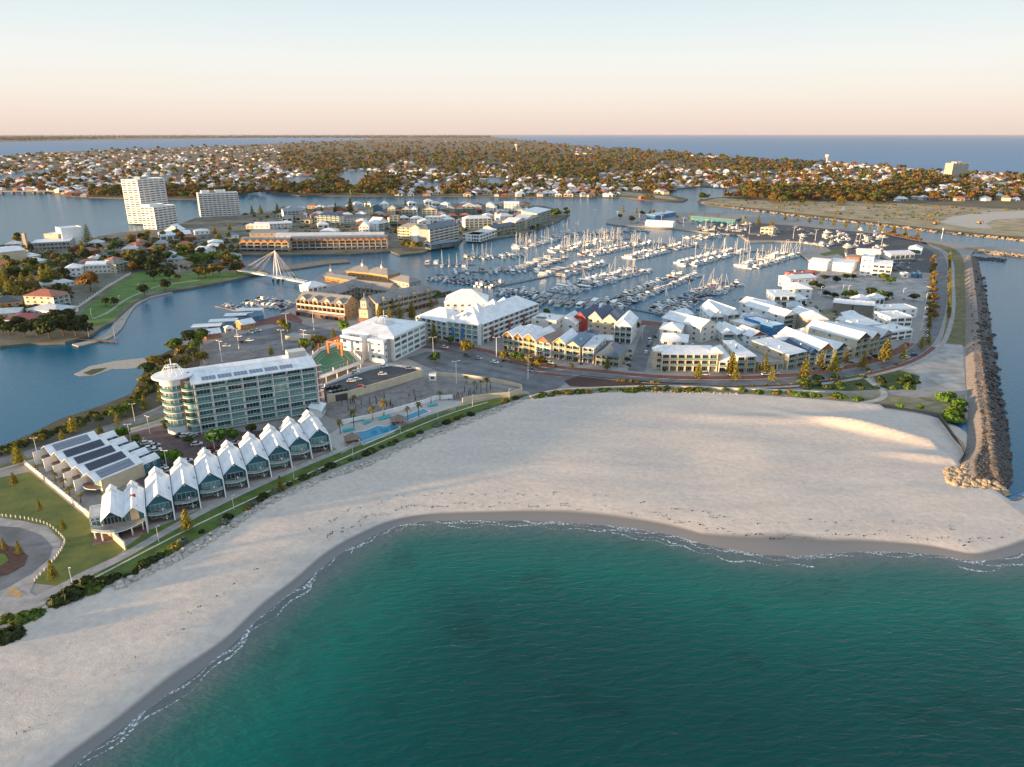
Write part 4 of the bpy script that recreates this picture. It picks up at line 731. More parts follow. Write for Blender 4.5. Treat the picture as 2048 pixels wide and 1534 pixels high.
def deck():
    q = gp([(604, 752), (640, 775), (728, 742), (690, 700), (640, 716)]); t = thing('car_park_deck', 'raised white car park deck carrying a green tennis court', 'car park', q[0]); o = q[0]; pol = [((p - o).x, (p - o).y) for p in q]; h = 5.0
    MB().prism(pol, h - .7, h, W['white'], M_conc).build('deck_slab', t)
    m = Vector((sum(p[0] for p in pol) / 5, sum(p[1] for p in pol) / 5, 0)); MB().prism([(m.x + (p[0] - m.x) * .82, m.y + (p[1] - m.y) * .82) for p in pol], h, h + .05, mat('tennis_green', (.06, .17, .08), .9, var=.08)).build('tennis_court', t)
    lw = MB()
    for s, wd in ((.62, .12), (.44, .12)):
        pp = [Vector((m.x + (p[0] - m.x) * s, m.y + (p[1] - m.y) * s, h + .06)) for p in pol]
        for i in range(5): d = pp[(i + 1) % 5] - pp[i]; n = Vector((-d.y, d.x, 0)).normalized() * wd / 2; lw.add([pp[i] - n, pp[i] + n, pp[(i + 1) % 5] + n, pp[(i + 1) % 5] - n], [(0, 3, 2, 1)], M_paint)
    lw.build('court_lines', t)
    for i in range(5):
        a, c = Vector((*pol[i], h)), Vector((*pol[(i + 1) % 5], h)); d = c - a; L = d.length; rz = math.atan2(d.y, d.x)
        MB().box(0, -.1, 0, L, .1, .9, W['white']).build('parapet', t, a, rz); b = MB()
        b.box(0, -.03, 2.9, L, .03, 2.98, M_steel)
        for k in range(int(L / 2.4) + 1): b.box(k * 2.4, -.04, .9, k * 2.4 + .07, .04, 2.95, M_steel)
        for k in range(6): b.box(0, -.012, 1.15 + k * .3, L, .012, 1.18 + k * .3, M_steel)
        b.build('court_fence', t, a, rz)
        for k in range(3): p = a + d * (k / 3); ob('flag_post', box_mesh(.6, .6, 4.2 if k != 1 else 3.0, W['brick'] if k != 1 else W['white']), t, p - Vector((.3, .3, .4)), rz)
        for k in range(4): p = a + d * ((k + .5) / 4); ob('column', box_mesh(.5, .5, h - .7, W['white']), t, (m.x + (p.x - m.x) * .96, m.y + (p.y - m.y) * .96, 0))
deck()
sheet('deck_car_park', gp([(644, 792), (655, 782), (740, 752), (790, 742), (842, 752), (800, 768), (690, 800), (655, 806)]), LZ + 3.2, M_asph2, drop=3.2, px=False)
wall_run('retaining_wall', 'long cream retaining wall between the deck car park and the bare plot', [(655, 806), (700, 797), (800, 768), (846, 753)], 4.0, .6, W['cream'])
wall_run('retaining_wall', 'white curving parapet wall of the sunken deck car park', [(650, 784), (690, 766), (720, 752), (770, 742), (842, 751)], 4.2, .35, W['white'])
wall_run('boundary_wall', 'cream boundary wall between the public car park and the bare plot', [(868, 750), (930, 756), (1000, 766), (1042, 776), (1044, 784)], 2.0, .35, W['cream'])
wall_run('boundary_wall', 'curving cream wall along the beach path below the bare plot', [(1044, 786), (1020, 794), (980, 797), (945, 802), (925, 806)], 2.6, .35, W['cream'])
house('gatehouse', 'small white utility hut at the corner of the bare plot', 'hut', (858, 762), (872, 762), 3, 3, 'flat', 0, 'white', 'pale', 1, 1, 'win', None, None)
house('hotel_link_lobby', 'low white sloping entrance link at the end of the tall hotel', 'building', (643, 836), (652, 822), 5, 3.4, 'mono', 1.6, 'white', 'white', 1, 2, 'wide', None, None, glass=M_teal)
# ---- pool terrace
def pool_area():
    M_pool = water_mat('pool_water', (.01, .22, .36), [(.02, .3, .4)], [(1.2, (1, 1, 1), .02)], rough=.04, fmax=.4); M_tile = mat('pool_tile', (.05, .30, .42), .3)
    for lab, pts in (('large turquoise swimming pool between the two pavilions', [(712, 872), (709, 864), (731, 861), (754, 851), (771, 853), (789, 845), (800, 855), (762, 874), (726, 889)]), ('small turquoise lap pool beside the long railing', [(802, 834), (847, 817), (861, 823), (832, 834), (810, 843)])):
        q = gp(pts, za + .3); t = thing('swimming_pool', lab, 'pool', (q[0].x, q[0].y, LZ)); o = Vector((q[0].x, q[0].y, 0)); pl = [((p - o).x, (p - o).y) for p in q]; n = len(pl)
        MB().add([(x, y, .22) for x, y in (pl if area(q) > 0 else pl[::-1])], [tuple(range(n))], M_pool).build('water', t)
        for i in range(n): (x0, y0), (x1, y1) = pl[i], pl[(i + 1) % n]; MB().box(0, -.25, 0, math.hypot(x1 - x0, y1 - y0), .25, .32, W['offwhite']).build('coping', t, (x0, y0, 0), math.atan2(y1 - y0, x1 - x0))
    for lab, p in (('brown hip roofed pavilion at the near end of the large pool', (706, 887)), ('brown hip roofed pavilion between the two pools', (797, 849))):
        c = G(*p); t = thing('pool_pavilion', lab, 'pavilion', c, R(26)); roof_mesh('pyr', 6, 5, 2.4, .2, RF['brown']).build('roof', t, (-3, -2.5, 2.6))
        for x in (-2.8, 2.6):
            for y in (-2.3, 2.1): ob('post', box_mesh(.2, .2, 2.62, W['timber']), t, (x, y, 0))
        MB().box(-2.5, 1.0, 0, 2.5, 2.0, 1.1, W['brick']).build('bar_counter', t)
    lm = MB().box(0, 0, .3, .65, 1.5, .38, mat('aqua_fabric', (.05, .40, .42), .8)); lm.add([(0, 1.5, .34), (.65, 1.5, .34), (.65, 2.0, .8), (0, 2.0, .8), (0, 1.5, .42), (.65, 1.5, .42), (.65, 2.0, .88), (0, 2.0, .88)], [(0, 3, 2, 1), (4, 5, 6, 7), (0, 1, 5, 4), (2, 3, 7, 6)], MATS['aqua_fabric']); lmm = lm.mesh('cushion')
    fr = MB();
    for x in (.02, .57):
        for y in (.1, 1.3): fr.box(x, y, 0, x + .06, y + .06, .3, W['white'])
    frm = fr.mesh('frame')
    for (p0, p1, n, lab) in (((687, 866), (708, 861), 9, 'aqua sun lounger in the row beside the near pavilion'), ((700, 847), (726, 842), 11, 'aqua sun lounger in the row along the back wall'), ((758, 842), (780, 836), 9, 'aqua sun lounger in the row above the large pool'), ((728, 850), (740, 846), 5, 'aqua sun lounger in the short row by the palm'), ((858, 815), (874, 812), 6, 'aqua sun lounger in the row by the lap pool')):
        a, c = G(*p0), G(*p1)
        for k in range(n): copy_tree([('cushion', lmm, []), ('frame', frm, [])], a + (c - a) * (k / (n - 1)) + Vector((0, 0, .1)), R(25), 1, lab, 'sun lounger', 'aqua sun loungers, ' + lab[17:], 'sun_lounger')
    wall_run('pool_railing', 'grey picket railing between the lap pool and the beach path', [(798, 862), (840, 846), (880, 832), (912, 820)], 1.5, .1, M_steel, rails=True, cat='railing')
    wall_run('pool_railing', 'white picket railing in front of the large pool', [(682, 908), (700, 898), (740, 884), (790, 866)], 1.5, .1, W['white'], rails=True, cat='railing')
    wall_run('terrace_wall', 'white wall behind the pool loungers below the bare plot', [(680, 850), (740, 838), (800, 822), (848, 808), (870, 800), (905, 798)], 2.2, .3, W['white'])
    # stumps left on the demolished plot
    r = random.Random(4); q = gp([(670, 800), (850, 762), (1000, 776), (920, 798), (840, 805), (700, 842)])
    for k in range(58):
        u, v = r.random(), r.random(); p = (q[0] * (1 - u) + q[2] * u) * (1 - v) + (q[5] * (1 - u) + q[3] * u) * v; hh = r.uniform(.8, 3.4)
        tag(MB().tube([(0, 0, 0), (r.uniform(-.05, .05), 0, hh * .6), (r.uniform(-.1, .1), .05, hh)], .2, W['dark'], 6, .13).build('stump_post', None, p), 'dark bare post standing on the cleared grey plot', 'post', 'bare posts on the cleared plot')
pool_area()
# ================================================================ MARINA BUILDINGS
def ridge_base(r0, r1, zr, dep):
    """front base line of a wing whose ridge shows between two pixels at height zr"""
    a, c = G(*r0, LZ + zr), G(*r1, LZ + zr); d = (c - a).normalized(); n = Vector((d.y, -d.x, 0)); a = a + n * dep / 2; c = c + n * dep / 2; a.z = c.z = LZ; return a, c
M_bs = roof_mat('complex', (.25, .235, .225)); M_gold = mat('wall_gold', (.54, .31, .12), .85, var=.08, scale=.3)
def complex_wing(label, r0, r1, dep, h, rh, wall, nd=3, fl=3, bays=10, base='brick', front='balcs'):
    a, c = ridge_base(r0, r1, h + rh, dep); t = house('apartment_wing', label, 'apartment block', a, c, dep, h, 'gx', rh, wall, M_bs, fl, bays, front, 'win', 'win', 'brick and render wings round the courtyard', px=False, rail=M_steel, rec=1.6)
    L = (c - a).length
    for k in range(nd):
        x = L * (k + .5) / nd - 2.2; wall_mesh('gy', 4.4, 5, 2.2, 1.9, W['cream']).build('dormer', t, (x, -.4, h - 1.2)); roof_mesh('gy', 4.4, 5.2, 1.9, .35, M_bs).build('dormer_roof', t, (x, -.5, h + 1.02))
        ob('dormer_window', win_mesh(1.8, 1.2), t, (x + 1.3, -.47, h - .6))
    if base:
        MB().box(-.2, -3.0, 0, L + .2, -.02, 3.1, W[base]).build('shop_front', t)
        for k in range(int(L / 4)): ob('shop_window', win_mesh(2.8, 2.1, None, M_dframe), t, (k * 4 + .6, -3.05, .3))
        MB().box(-.3, -3.3, 3.12, L + .3, -.03, 3.3, M_conc).build('terrace_slab', t)
    return t
complex_wing('gold and brick apartment wing with four gables facing the car park', (607, 582), (703, 592), 14, 11, 4.2, M_gold, 4, 3, 11)
complex_wing('slate roofed courtyard wing behind the gold fronted wing', (628, 584), (707, 559), 13, 10.5, 4, 'cream', 2, 3, 9, None)
complex_wing('slate roofed courtyard wing farthest from the car park', (708, 559), (786, 567), 13, 10.5, 4, 'cream', 1, 3, 9, None)
complex_wing('shaded slate roofed wing behind the row of tall pines', (738, 592), (855, 566), 14, 10.5, 4, 'tan', 4, 3, 12)
def clock_turret():
    a, rz, w_ = local_frame((717, 652), (741, 649)); t = thing('corner_turret', 'cream and brick corner turret with a stepped roof and finial', 'tower', a, R(-12)); w_ = 6.2; zz = 0
    for k, (ww, hh, m) in enumerate(((7.4, 5.2, W['brick']), (6.2, 5.8, W['cream']), (4.0, 5.4, W['cream']))):
        o = (7.4 - ww) / 2; MB().box(0, 0, 0, ww, ww, hh, m).build('stage', t, (o, o, zz)); roof_mesh('pyr', ww, ww, 1.3 if k < 2 else 2.6, .5, M_bs).build('stage_roof', t, (o, o, zz + hh))
        for s in (.28, .62): ob('window', win_mesh(.8, 1.3), t, (o + ww * s - .2, o - .05, zz + hh * .4)); ob('window', win_mesh(.8, 1.3), t, (o - .05, o + ww * s + .5, zz + hh * .4), -math.pi / 2)
        zz += hh + .05
    MB().tube([(3.7, 3.7, zz + 2), (3.7, 3.7, zz + 4.6)], .12, W['white'], 6).lathe([(0, zz + 2.2), (.5, zz + 2.4), (0, zz + 3.2)], M_bs, 8, (3.7, 3.7)).build('finial', t)
clock_turret()
def tavern(label, r0, r1, dep, h, rh, wall, cup=True, kind='hip'):
    a, c = ridge_base(r0, r1, h + rh, dep); e = (c - a).normalized() * dep * .35; t = house('waterside_tavern', label, 'tavern', a - e, c + e, dep, h, kind, rh, wall, M_bs, 1, 5, 'win', 'win', 'win', 'gold walled tavern buildings on the point', px=False, ov=.9); L = (c - a).length + 2 * e.length
    if cup:
        x, y = L * .5, dep / 2; MB().box(x - .9, y - .9, h + rh - .9, x + .9, y + .9, h + rh + 1.5, W['white']).build('cupola', t); roof_mesh('pyr', 1.8, 1.8, 2.2, .3, M_bs).build('cupola_roof', t, (x - .9, y - .9, h + rh + 1.5)); MB().tube([(x, y, h + rh + 3), (x, y, h + rh + 5.6)], .08, W['white'], 5).build('spire', t)
tavern('gold walled tavern hall with a cupola nearer the footbridge', (712, 530), (738, 532), 15, 6.5, 4.2, M_gold); tavern('gold walled tavern hall with a cupola nearer the moored boats', (750, 533), (778, 537), 15, 6.5, 4.2, M_gold)
tavern('low orange walled shop wing with a dull red roof', (664, 547), (708, 554), 10, 4.5, 1.6, 'orange', False, 'gx'); tavern('small slate hip roofed kiosk with a spire by the footbridge', (658, 541), (664, 541), 6, 3.5, 2.6, 'grey', True)
tavern('slate roofed restaurant pavilion on the boardwalk by the boats', (800, 549), (822, 553), 13, 5, 3.6, 'steel' if 0 else 'grey', False); tavern('dark deck pavilion at the end of the boardwalk', (862, 571), (885, 576), 10, 4, 2.2, 'dark', False)
house('cafe', 'white hip roofed cafe with dark solar panels beside the slate wings', 'cafe', (617, 588), (655, 582), 14, 5, 'hip', 3.2, 'white', 'white', 1, 4, 'wide', 'win', 'win', solar=None)
MB_deck = sheet('boardwalk', [(850, 604), (880, 596), (916, 589), (902, 580), (870, 578), (850, 586)], LZ + .1, W['timber'], drop=.5)
# white multi-hipped apartments
AP = 'white hip roofed apartments at the marina corner'
house('marina_apartments', 'white four storey corner block with blue panels and tall hipped roof', 'apartment block', (897, 682), (958, 690), 24, 12.4, 'pyr', 7.5, 'white', 'white', 4, 5, 'balc', 'win', 'balc', AP, glass=M_teal, rec=1.2)
house('marina_apartments', 'long white apartment wing running from the corner block to the quay', 'apartment block', (964, 688), (1074, 643), 20, 12.4, 'hip', 6, 'white', 'white', 4, 11, 'balc', 'win', 'wide', AP, rail=W['white'], rec=1.2)
house('marina_apartments', 'white apartment wing with blue panels facing the row of pines', 'apartment block', (836, 668), (896, 681), 20, 11.5, 'hip', 5.5, 'white', 'white', 4, 6, 'balc', 'win', 'win', AP, rec=1.2)
house('marina_apartments', 'rear white hipped apartment block next to the boardwalk trees', 'apartment block', (890, 640), (975, 640), 22, 12, 'hip', 7, 'white', 'white', 3, 6, 'win', 'win', 'win', AP)
t = [o for o in bpy.data.objects if o.get('label', '').startswith('white four storey corner')][0]
for x in (3.0, 9.5): MB().box(x, -1.5, .5, x + 1.7, -1.3, 9.4, W['blue']).build('blue_panel', t)
roof_mesh('gy', 5, 9, 3, .3, RF['white']).build('roof_gable', t, (7, 4, 14.2)); roof_mesh('pyr', 5, 5, 3.4, .3, RF['white']).build('corner_cap', t, (.5, -1, 12.6))
t = [o for o in bpy.data.objects if o.get('label', '').startswith('long white apartment wing')][0]
for x, s in ((4, 13), (22, 11), (36, 9)): roof_mesh('pyr', s, s + 3, s * .62, .2, RF['white']).build('roof_peak', t, (x, 3.5 if s > 9 else 5, 14.2)); 
for x in (8, 27, 44): MB().box(x, -1.55, .6, x + 2.2, -1.35, 9, W['brick']).build('brick_panel', t)
# ---- coloured town houses along the street: label, base corners, depth, height, roof, rise, wall, roof colour, floors, bays, front
ST = 'town houses along the main street'; BK_ = 'town houses behind the street row'; WT = 'houses near the marina quay'
rows = [
 ('cream twin gabled town house at the end next to the white apartments', (1008, 698), (1028, 701), 15, 8.6, 'gy', 2.8, 'cream', 'white', 3, 2, 'balc', ST, 'timber'), ('cream gabled town house with plants on its lower balcony', (1029, 701.5), (1048, 704), 15, 8.6, 'gy', 2.8, 'cream', 'white', 3, 2, 'balc', ST, 'timber'),
 ('town house with bright orange gable and white roof', (1049, 704), (1073, 709), 20, 8.8, 'gy', 3.0, 'yellow', 'white', 3, 2, 'balc', ST, 'orange'), ('white town house with red timber gable and brown roof', (1074, 710), (1103, 716), 16, 8.6, 'gy', 3.6, 'white', 'brown', 3, 2, 'balc', ST, 'brick'),
 ('town house with two small cream gables over dark balconies', (1107, 716), (1131, 719), 20, 9.6, 'gy', 3.0, 'cream', 'white', 3, 2, 'balc', ST, 'yellow'), ('cream and turquoise town house with steel blue roof', (1132, 719), (1160, 722.5), 20, 8.8, 'gy', 2.8, 'cream', 'steelblue', 3, 2, 'balc', ST, 'cream'),
 ('white town house with grey mono roof and orange edge wall', (1166, 723), (1188, 726), 20, 8.4, 'mono', 1.4, 'offwhite', 'pale', 3, 2, 'balc', ST, None), ('low corner restaurant with dark teal hipped roof and wide verandah', (1192, 728), (1238, 733), 19, 5.4, 'hip', 4.6, 'tan', 'slate', 2, 4, 'balc', ST, None),
 ('white flat roofed house with solar panels beside the white apartments', (1062, 670), (1112, 676), 16, 10.5, 'flat', 0, 'offwhite', 'white', 3, 2, 'win', BK_, None), ('pale metal roofed house between the flat roofed and red gabled ones', (1112, 668), (1150, 672), 18, 7.5, 'gy', 4, 'white', 'white', 2, 2, 'win', BK_, None),
 ('white hipped house behind the twin gabled cream house', (1040, 688), (1078, 690), 12, 8, 'hip', 3, 'white', 'white', 2, 2, 'win', BK_, None), ('red gabled house with navy roof by the marina', (1146, 664), (1172, 668), 22, 9.5, 'gy', 4.2, 'red', 'navy', 3, 1, 'win', BK_, None),
 ('cream gabled house with navy roof and skylights', (1174, 667), (1202, 671), 22, 10.5, 'gy', 4.6, 'cream', 'navy', 3, 2, 'win', BK_, None), ('cream gabled house with solar panels on its navy roof', (1202, 671), (1232, 674), 20, 9.8, 'gy', 4.4, 'cream', 'navy', 3, 2, 'win', BK_, None),
 ('tall white gabled house beside the side street and its hedge', (1228, 684), (1262, 687), 22, 10.5, 'gy', 4.4, 'white', 'white', 3, 3, 'balc', BK_, 'white'), ('small cream house with low blue roof behind the twin gabled one', (1166, 692), (1192, 694), 9, 7.5, 'hip', 1.6, 'cream', 'navy', 2, 2, 'win', BK_, None),
 ('flat roofed grey house behind the dark hipped restaurant', (1192, 705), (1228, 706), 14, 7, 'flat', 0, 'grey', 'pale', 2, 2, 'win', BK_, None), ('steel blue roofed house behind the turquoise town house', (1140, 704), (1186, 706), 13, 8, 'hip', 2.4, 'cream', 'steelblue', 2, 2, 'win', BK_, None),
 # right-hand group, along the curving street
 ('cream three storey apartments with arched balconies and corner turrets', (1322, 741), (1432, 742), 16, 9.4, 'hip', 2.2, 'cream', 'white', 3, 7, 'balc', ST, None), ('white low house with broad pale hipped roof next to the arched apartments', (1436, 743), (1468, 744), 26, 5.6, 'hip', 3, 'offwhite', 'white', 2, 2, 'balc', ST, None),
 ('narrow cream house with timber pergola on the top floor', (1471, 745), (1488, 745), 26, 9, 'mono', 1.0, 'cream', 'white', 3, 1, 'balc', ST, None), ('narrow cream house with pergola beside its twin', (1489, 745), (1507, 744), 26, 9, 'mono', 1.0, 'cream', 'white', 3, 1, 'balc', ST, None),
 ('low flat roofed restaurant with terracotta awning', (1514, 744), (1566, 741), 24, 4.8, 'flat', 0, 'tan', 'grey', 1, 4, 'wide', ST, None), ('cream house with stepped terraces and white roof', (1570, 739), (1606, 731), 24, 8.4, 'mono', 1.6, 'cream', 'white', 3, 2, 'balc', ST, None),
 ('narrow white house with blue trim and navy roof', (1613, 732), (1628, 731), 22, 7.8, 'gy', 2.2, 'white', 'navy', 3, 1, 'balc', ST, 'blue'), ('broad white gabled house with long pale peach lit roof', (1629, 731), (1660, 728), 34, 9, 'gy', 3.6, 'white', 'white', 3, 2, 'balc', ST, 'timber'),
 ('small white gabled house with dark balcony behind the pines', (1664, 725), (1685, 719), 30, 8.2, 'gy', 2.6, 'white', 'white', 3, 1, 'balc', ST, 'dark'), ('low white link building between the small and the tall cream gables', (1687, 718), (1703, 714), 24, 5.2, 'flat', 0, 'offwhite', 'white', 2, 1, 'wide', ST, None),
 ('tall cream gabled house with dark timber balcony', (1704, 715), (1730, 709), 32, 10.6, 'gy', 3.4, 'cream', 'white', 3, 2, 'balc', ST, 'dark'), ('cream gabled house joined to the tall cream one', (1732, 708), (1750, 703), 30, 9.6, 'gy', 3.0, 'cream', 'white', 3, 2, 'balc', ST, 'timber'),
 ('grey gabled house at the end of the street row', (1751, 702), (1774, 693), 26, 8.4, 'gy', 3.2, 'grey', 'pale', 3, 2, 'balc', ST, 'grey'), ('white modern house with flat roof at the street corner', (1780, 682), (1822, 676), 14, 5.6, 'flat', 0, 'white', 'white', 2, 3, 'wide', ST, None),
 ('white modern house with stacked terraces and roof panels', (1776, 664), (1820, 662), 16, 9.2, 'flat', 0, 'white', 'white', 3, 3, 'wide', BK_, None), ('long flat white house with vertical cladding near the avenue', (1762, 638), (1832, 636), 14, 6.4, 'flat', 0, 'white', 'white', 2, 4, 'win', BK_, None),
 ('white shed roofed house in front of the modern stacked house', (1716, 672), (1758, 668), 18, 6.5, 'mono', 1.5, 'white', 'white', 2, 2, 'win', BK_, None), ('white gabled house behind the cream gables', (1668, 660), (1692, 664), 12, 7, 'hip', 2.4, 'white', 'white', 2, 2, 'win', BK_, None),
 ('grey walled house with shallow white roof facing the vacant ground', (1664, 624), (1702, 628), 14, 6.8, 'gx', 1.6, 'gwall', 'white', 2, 1, None, BK_, None), ('grey walled house with shallow white roof nearer the avenue', (1705, 628), (1746, 631), 14, 6.8, 'gx', 1.6, 'gwall', 'white', 2, 1, None, BK_, None),
 ('tan three storey house with pale hipped roof', (1610, 668), (1652, 668), 15, 9.6, 'hip', 3.4, 'tan', 'white', 3, 4, 'win', BK_, None), ('tan house wing with white gabled roof and blue grey band', (1578, 648), (1614, 662), 12, 9, 'gx', 2.6, 'tan', 'white', 3, 3, 'win', BK_, None),
 ('white gabled house with black balconies', (1562, 660), (1586, 656), 32, 9.4, 'gy', 3, 'white', 'white', 3, 1, 'balc', BK_, 'white'), ('bright blue fronted flat roofed house', (1542, 680), (1567, 676), 24, 8.4, 'flat', 0, 'blue', 'white', 2, 2, 'win', BK_, None),
 ('white gabled house with pale roof beside the quay promenade', (1418, 660), (1446, 660), 26, 9.0, 'gy', 4.2, 'white', 'white', 3, 2, 'balc', WT, 'white'), ('white gabled house with large attic window next to its twin', (1450, 657), (1476, 654), 26, 9.0, 'gy', 4.2, 'white', 'white', 3, 2, 'balc', WT, 'white'),
 ('tall grey white gabled house with long side wall', (1400, 686), (1430, 678), 30, 9.6, 'gy', 3.4, 'offwhite', 'white', 3, 2, 'win', BK_, None), ('stepped white house behind the arched apartments', (1320, 712), (1372, 716), 16, 9.2, 'hip', 2.6, 'offwhite', 'white', 3, 3, 'win', BK_, None),
 ('white house with pale hipped roof beside the side street', (1318, 686), (1360, 690), 16, 8.8, 'hip', 2.4, 'white', 'white', 3, 2, 'win', BK_, None), ('white flat topped house near the marina quay', (1332, 668), (1366, 668), 12, 8.5, 'flat', 0, 'offwhite', 'white', 3, 2, 'win', WT, None),
 ('low white gable with dark porch nearer the tall grey white house', (1444, 684), (1468, 684), 20, 5.0, 'gy', 2.4, 'white', 'white', 2, 1, 'balc', BK_, 'white'), ('low white gable with dark porch nearer the blue fronted house', (1470, 684), (1494, 682), 20, 5.0, 'gy', 2.4, 'white', 'white', 2, 1, 'balc', BK_, 'white'),
 ('small white gabled house with red end wall', (1500, 692), (1532, 688), 16, 5.6, 'gy', 2.8, 'white', 'white', 2, 1, 'win', BK_, 'brick'), ('pale flat roofed house with curved garage by the promenade', (1478, 664), (1528, 654), 16, 6, 'flat', 0, 'offwhite', 'white', 2, 2, 'win', WT, None),
 ('cream flat roofed house with side wall to the blue fronted one', (1500, 676), (1540, 668), 18, 7, 'flat', 0, 'cream', 'white', 2, 2, 'win', BK_, None), ('white house with deep slatted balconies on the quay', (1546, 612), (1588, 612), 16, 7.4, 'mono', 1.2, 'white', 'white', 2, 3, 'balc', WT, None),
 ('white house with black roof terrace and broad pale roof', (1572, 596), (1622, 598), 20, 7.6, 'hip', 2.8, 'white', 'white', 2, 3, 'win', WT, None), ('long white house with peach tiled roof edge', (1578, 578), (1630, 574), 14, 8, 'gx', 1.8, 'white', 'white', 2, 4, 'win', WT, None),
 ('red sided house at the end of the quay row', (1588, 566), (1628, 562), 12, 7, 'flat', 0, 'red', 'terra', 2, 3, 'win', WT, None), ('white narrow gabled house by the slatted balcony house', (1536, 640), (1562, 634), 24, 8.0, 'gy', 2.8, 'white', 'white', 2, 1, 'win', WT, None)]
for (lab, p0, p1, dep, h, rf, rh, wl_, rc, fl, by, fr, grp, gab) in rows:
    house('restaurant' if 'restaurant' in lab else 'town_house', lab, 'restaurant' if 'restaurant' in lab else 'house', p0, p1, dep, h, rf, rh, wl_, rc, fl, by, fr, 'win', 'win', grp, gable=gab, lb=3, rb=3, rail=None if wl_ == 'white' else (M_dframe if rc in ('brown',) else None), solar=('l', 2.0, 2.0, 6, 2) if 'solar' in lab and rf == 'flat' else (('r', 4, 1.0, 8, 3) if 'solar' in lab else None))
# arched apartments: turrets at both ends
for p, lab in (((1306, 738), 0), ((1421, 742), 1)):
    a, rz, _ = local_frame((1322, 741), (1432, 742)); o = ob('corner_turret', wall_mesh('hip', 5.6, 6.5, 9.9, 0, W['cream']).mesh('corner_turret'), None, G(*p), rz); tag(o, 'cream corner turret of the arched apartments ' + ('beside the side street hedge' if not lab else 'next to the low white house'), 'turret'); roof_mesh('pyr', 5.6, 6.5, 2.4, .4, RF['white']).build('roof', o, (0, 0, 9.9))
    for f in range(3): ob('window', win_mesh(2.2, 1.8), o, (1.7, -.06, .8 + f * 3.2)); ob('window', win_mesh(1.6, 1.8), o, (-.06, 4.2, .8 + f * 3.2), -math.pi / 2)
# ---- boat sheds and big white building at the harbour end
HB = 'harbour yard buildings'
for a in (('white vaulted boat shed beside the quay ramp', (1616, 538), (1652, 542), 22, 7.5, 'gx', 1.8, 'white', 'white', 1, 2, None), ('long white work shed with blank pale wall', (1654, 540), (1702, 545), 20, 7.5, 'mono', .8, 'white', 'white', 1, 3, None), ('tall white club building with stair tower and pitched roof', (1718, 550), (1742, 552), 20, 16, 'flat', 0, 'white', 'white', 3, 2, 'win'),
          ('white office block with long window bands beside the stair tower', (1742, 553), (1780, 556), 26, 11, 'gx', 2, 'white', 'white', 3, 3, 'wide'), ('white low shed with blue verandah by the dark yard', (1780, 520), (1828, 518), 18, 5.5, 'gx', 2, 'white', 'white', 1, 5, 'wide'), ('white arched shed with teal end by the avenue bend', (1815, 508), (1842, 510), 16, 6, 'gy', 2.2, 'white', 'white', 1, 1, 'wide'),
          ('pale steel workshop roof among the stored boats', (1716, 516), (1760, 518), 18, 6, 'gx', 2.4, 'pale', 'white', 1, 3, 'win') , ('small yard store with brown roof beside the lawn', (1690, 522), (1722, 525), 12, 4.5, 'hip', 2, 'brick', 'brown', 1, 3, 'win'), ('white curved roof shed by the harbour quay', (1290, 452), (1345, 455), 16, 5, 'gx', 2.6, 'white', 'white', 1, 2, None), ('long dark blue workshop beyond the curved roof shed', (1310, 440), (1352, 432), 14, 6, 'mono', 1, 'blue', 'pale', 1, 5, 'win'),
          ('long blue workshop with brown roof behind the stored boats', (1380, 442), (1470, 450), 18, 7, 'mono', 1, 'teal', 'brown', 1, 9, 'win'), ('two storey cream yard office by the fuel jetty', (1520, 468), (1545, 470), 12, 8, 'flat', 0, 'cream', 'brown', 2, 3, 'wide'), ('blue roofed beach hut nearer the white kiosk', (1826, 556), (1834, 556), 4, 3, 'gy', 1.4, 'blue', 'steelblue', 1, 1, 'win'), ('blue roofed beach hut nearer the avenue', (1836, 556), (1844, 556), 4, 3, 'gy', 1.4, 'blue', 'steelblue', 1, 1, 'win'), ('white flat kiosk beside the blue huts', (1803, 556), (1816, 556), 6, 4, 'flat', 0, 'white', 'white', 1, 1, 'win')):
    lab, p0, p1, dep, h, rf, rh, wl_, rc, fl, by, fr = a; house('harbour_building', lab, 'shed' if 'shed' in lab else 'building', p0, p1, dep, h, rf, rh, wl_ if wl_ in W else 'offwhite', rc, fl, by, fr, 'win' if fl > 1 else None, 'win' if fl > 1 else None, HB)
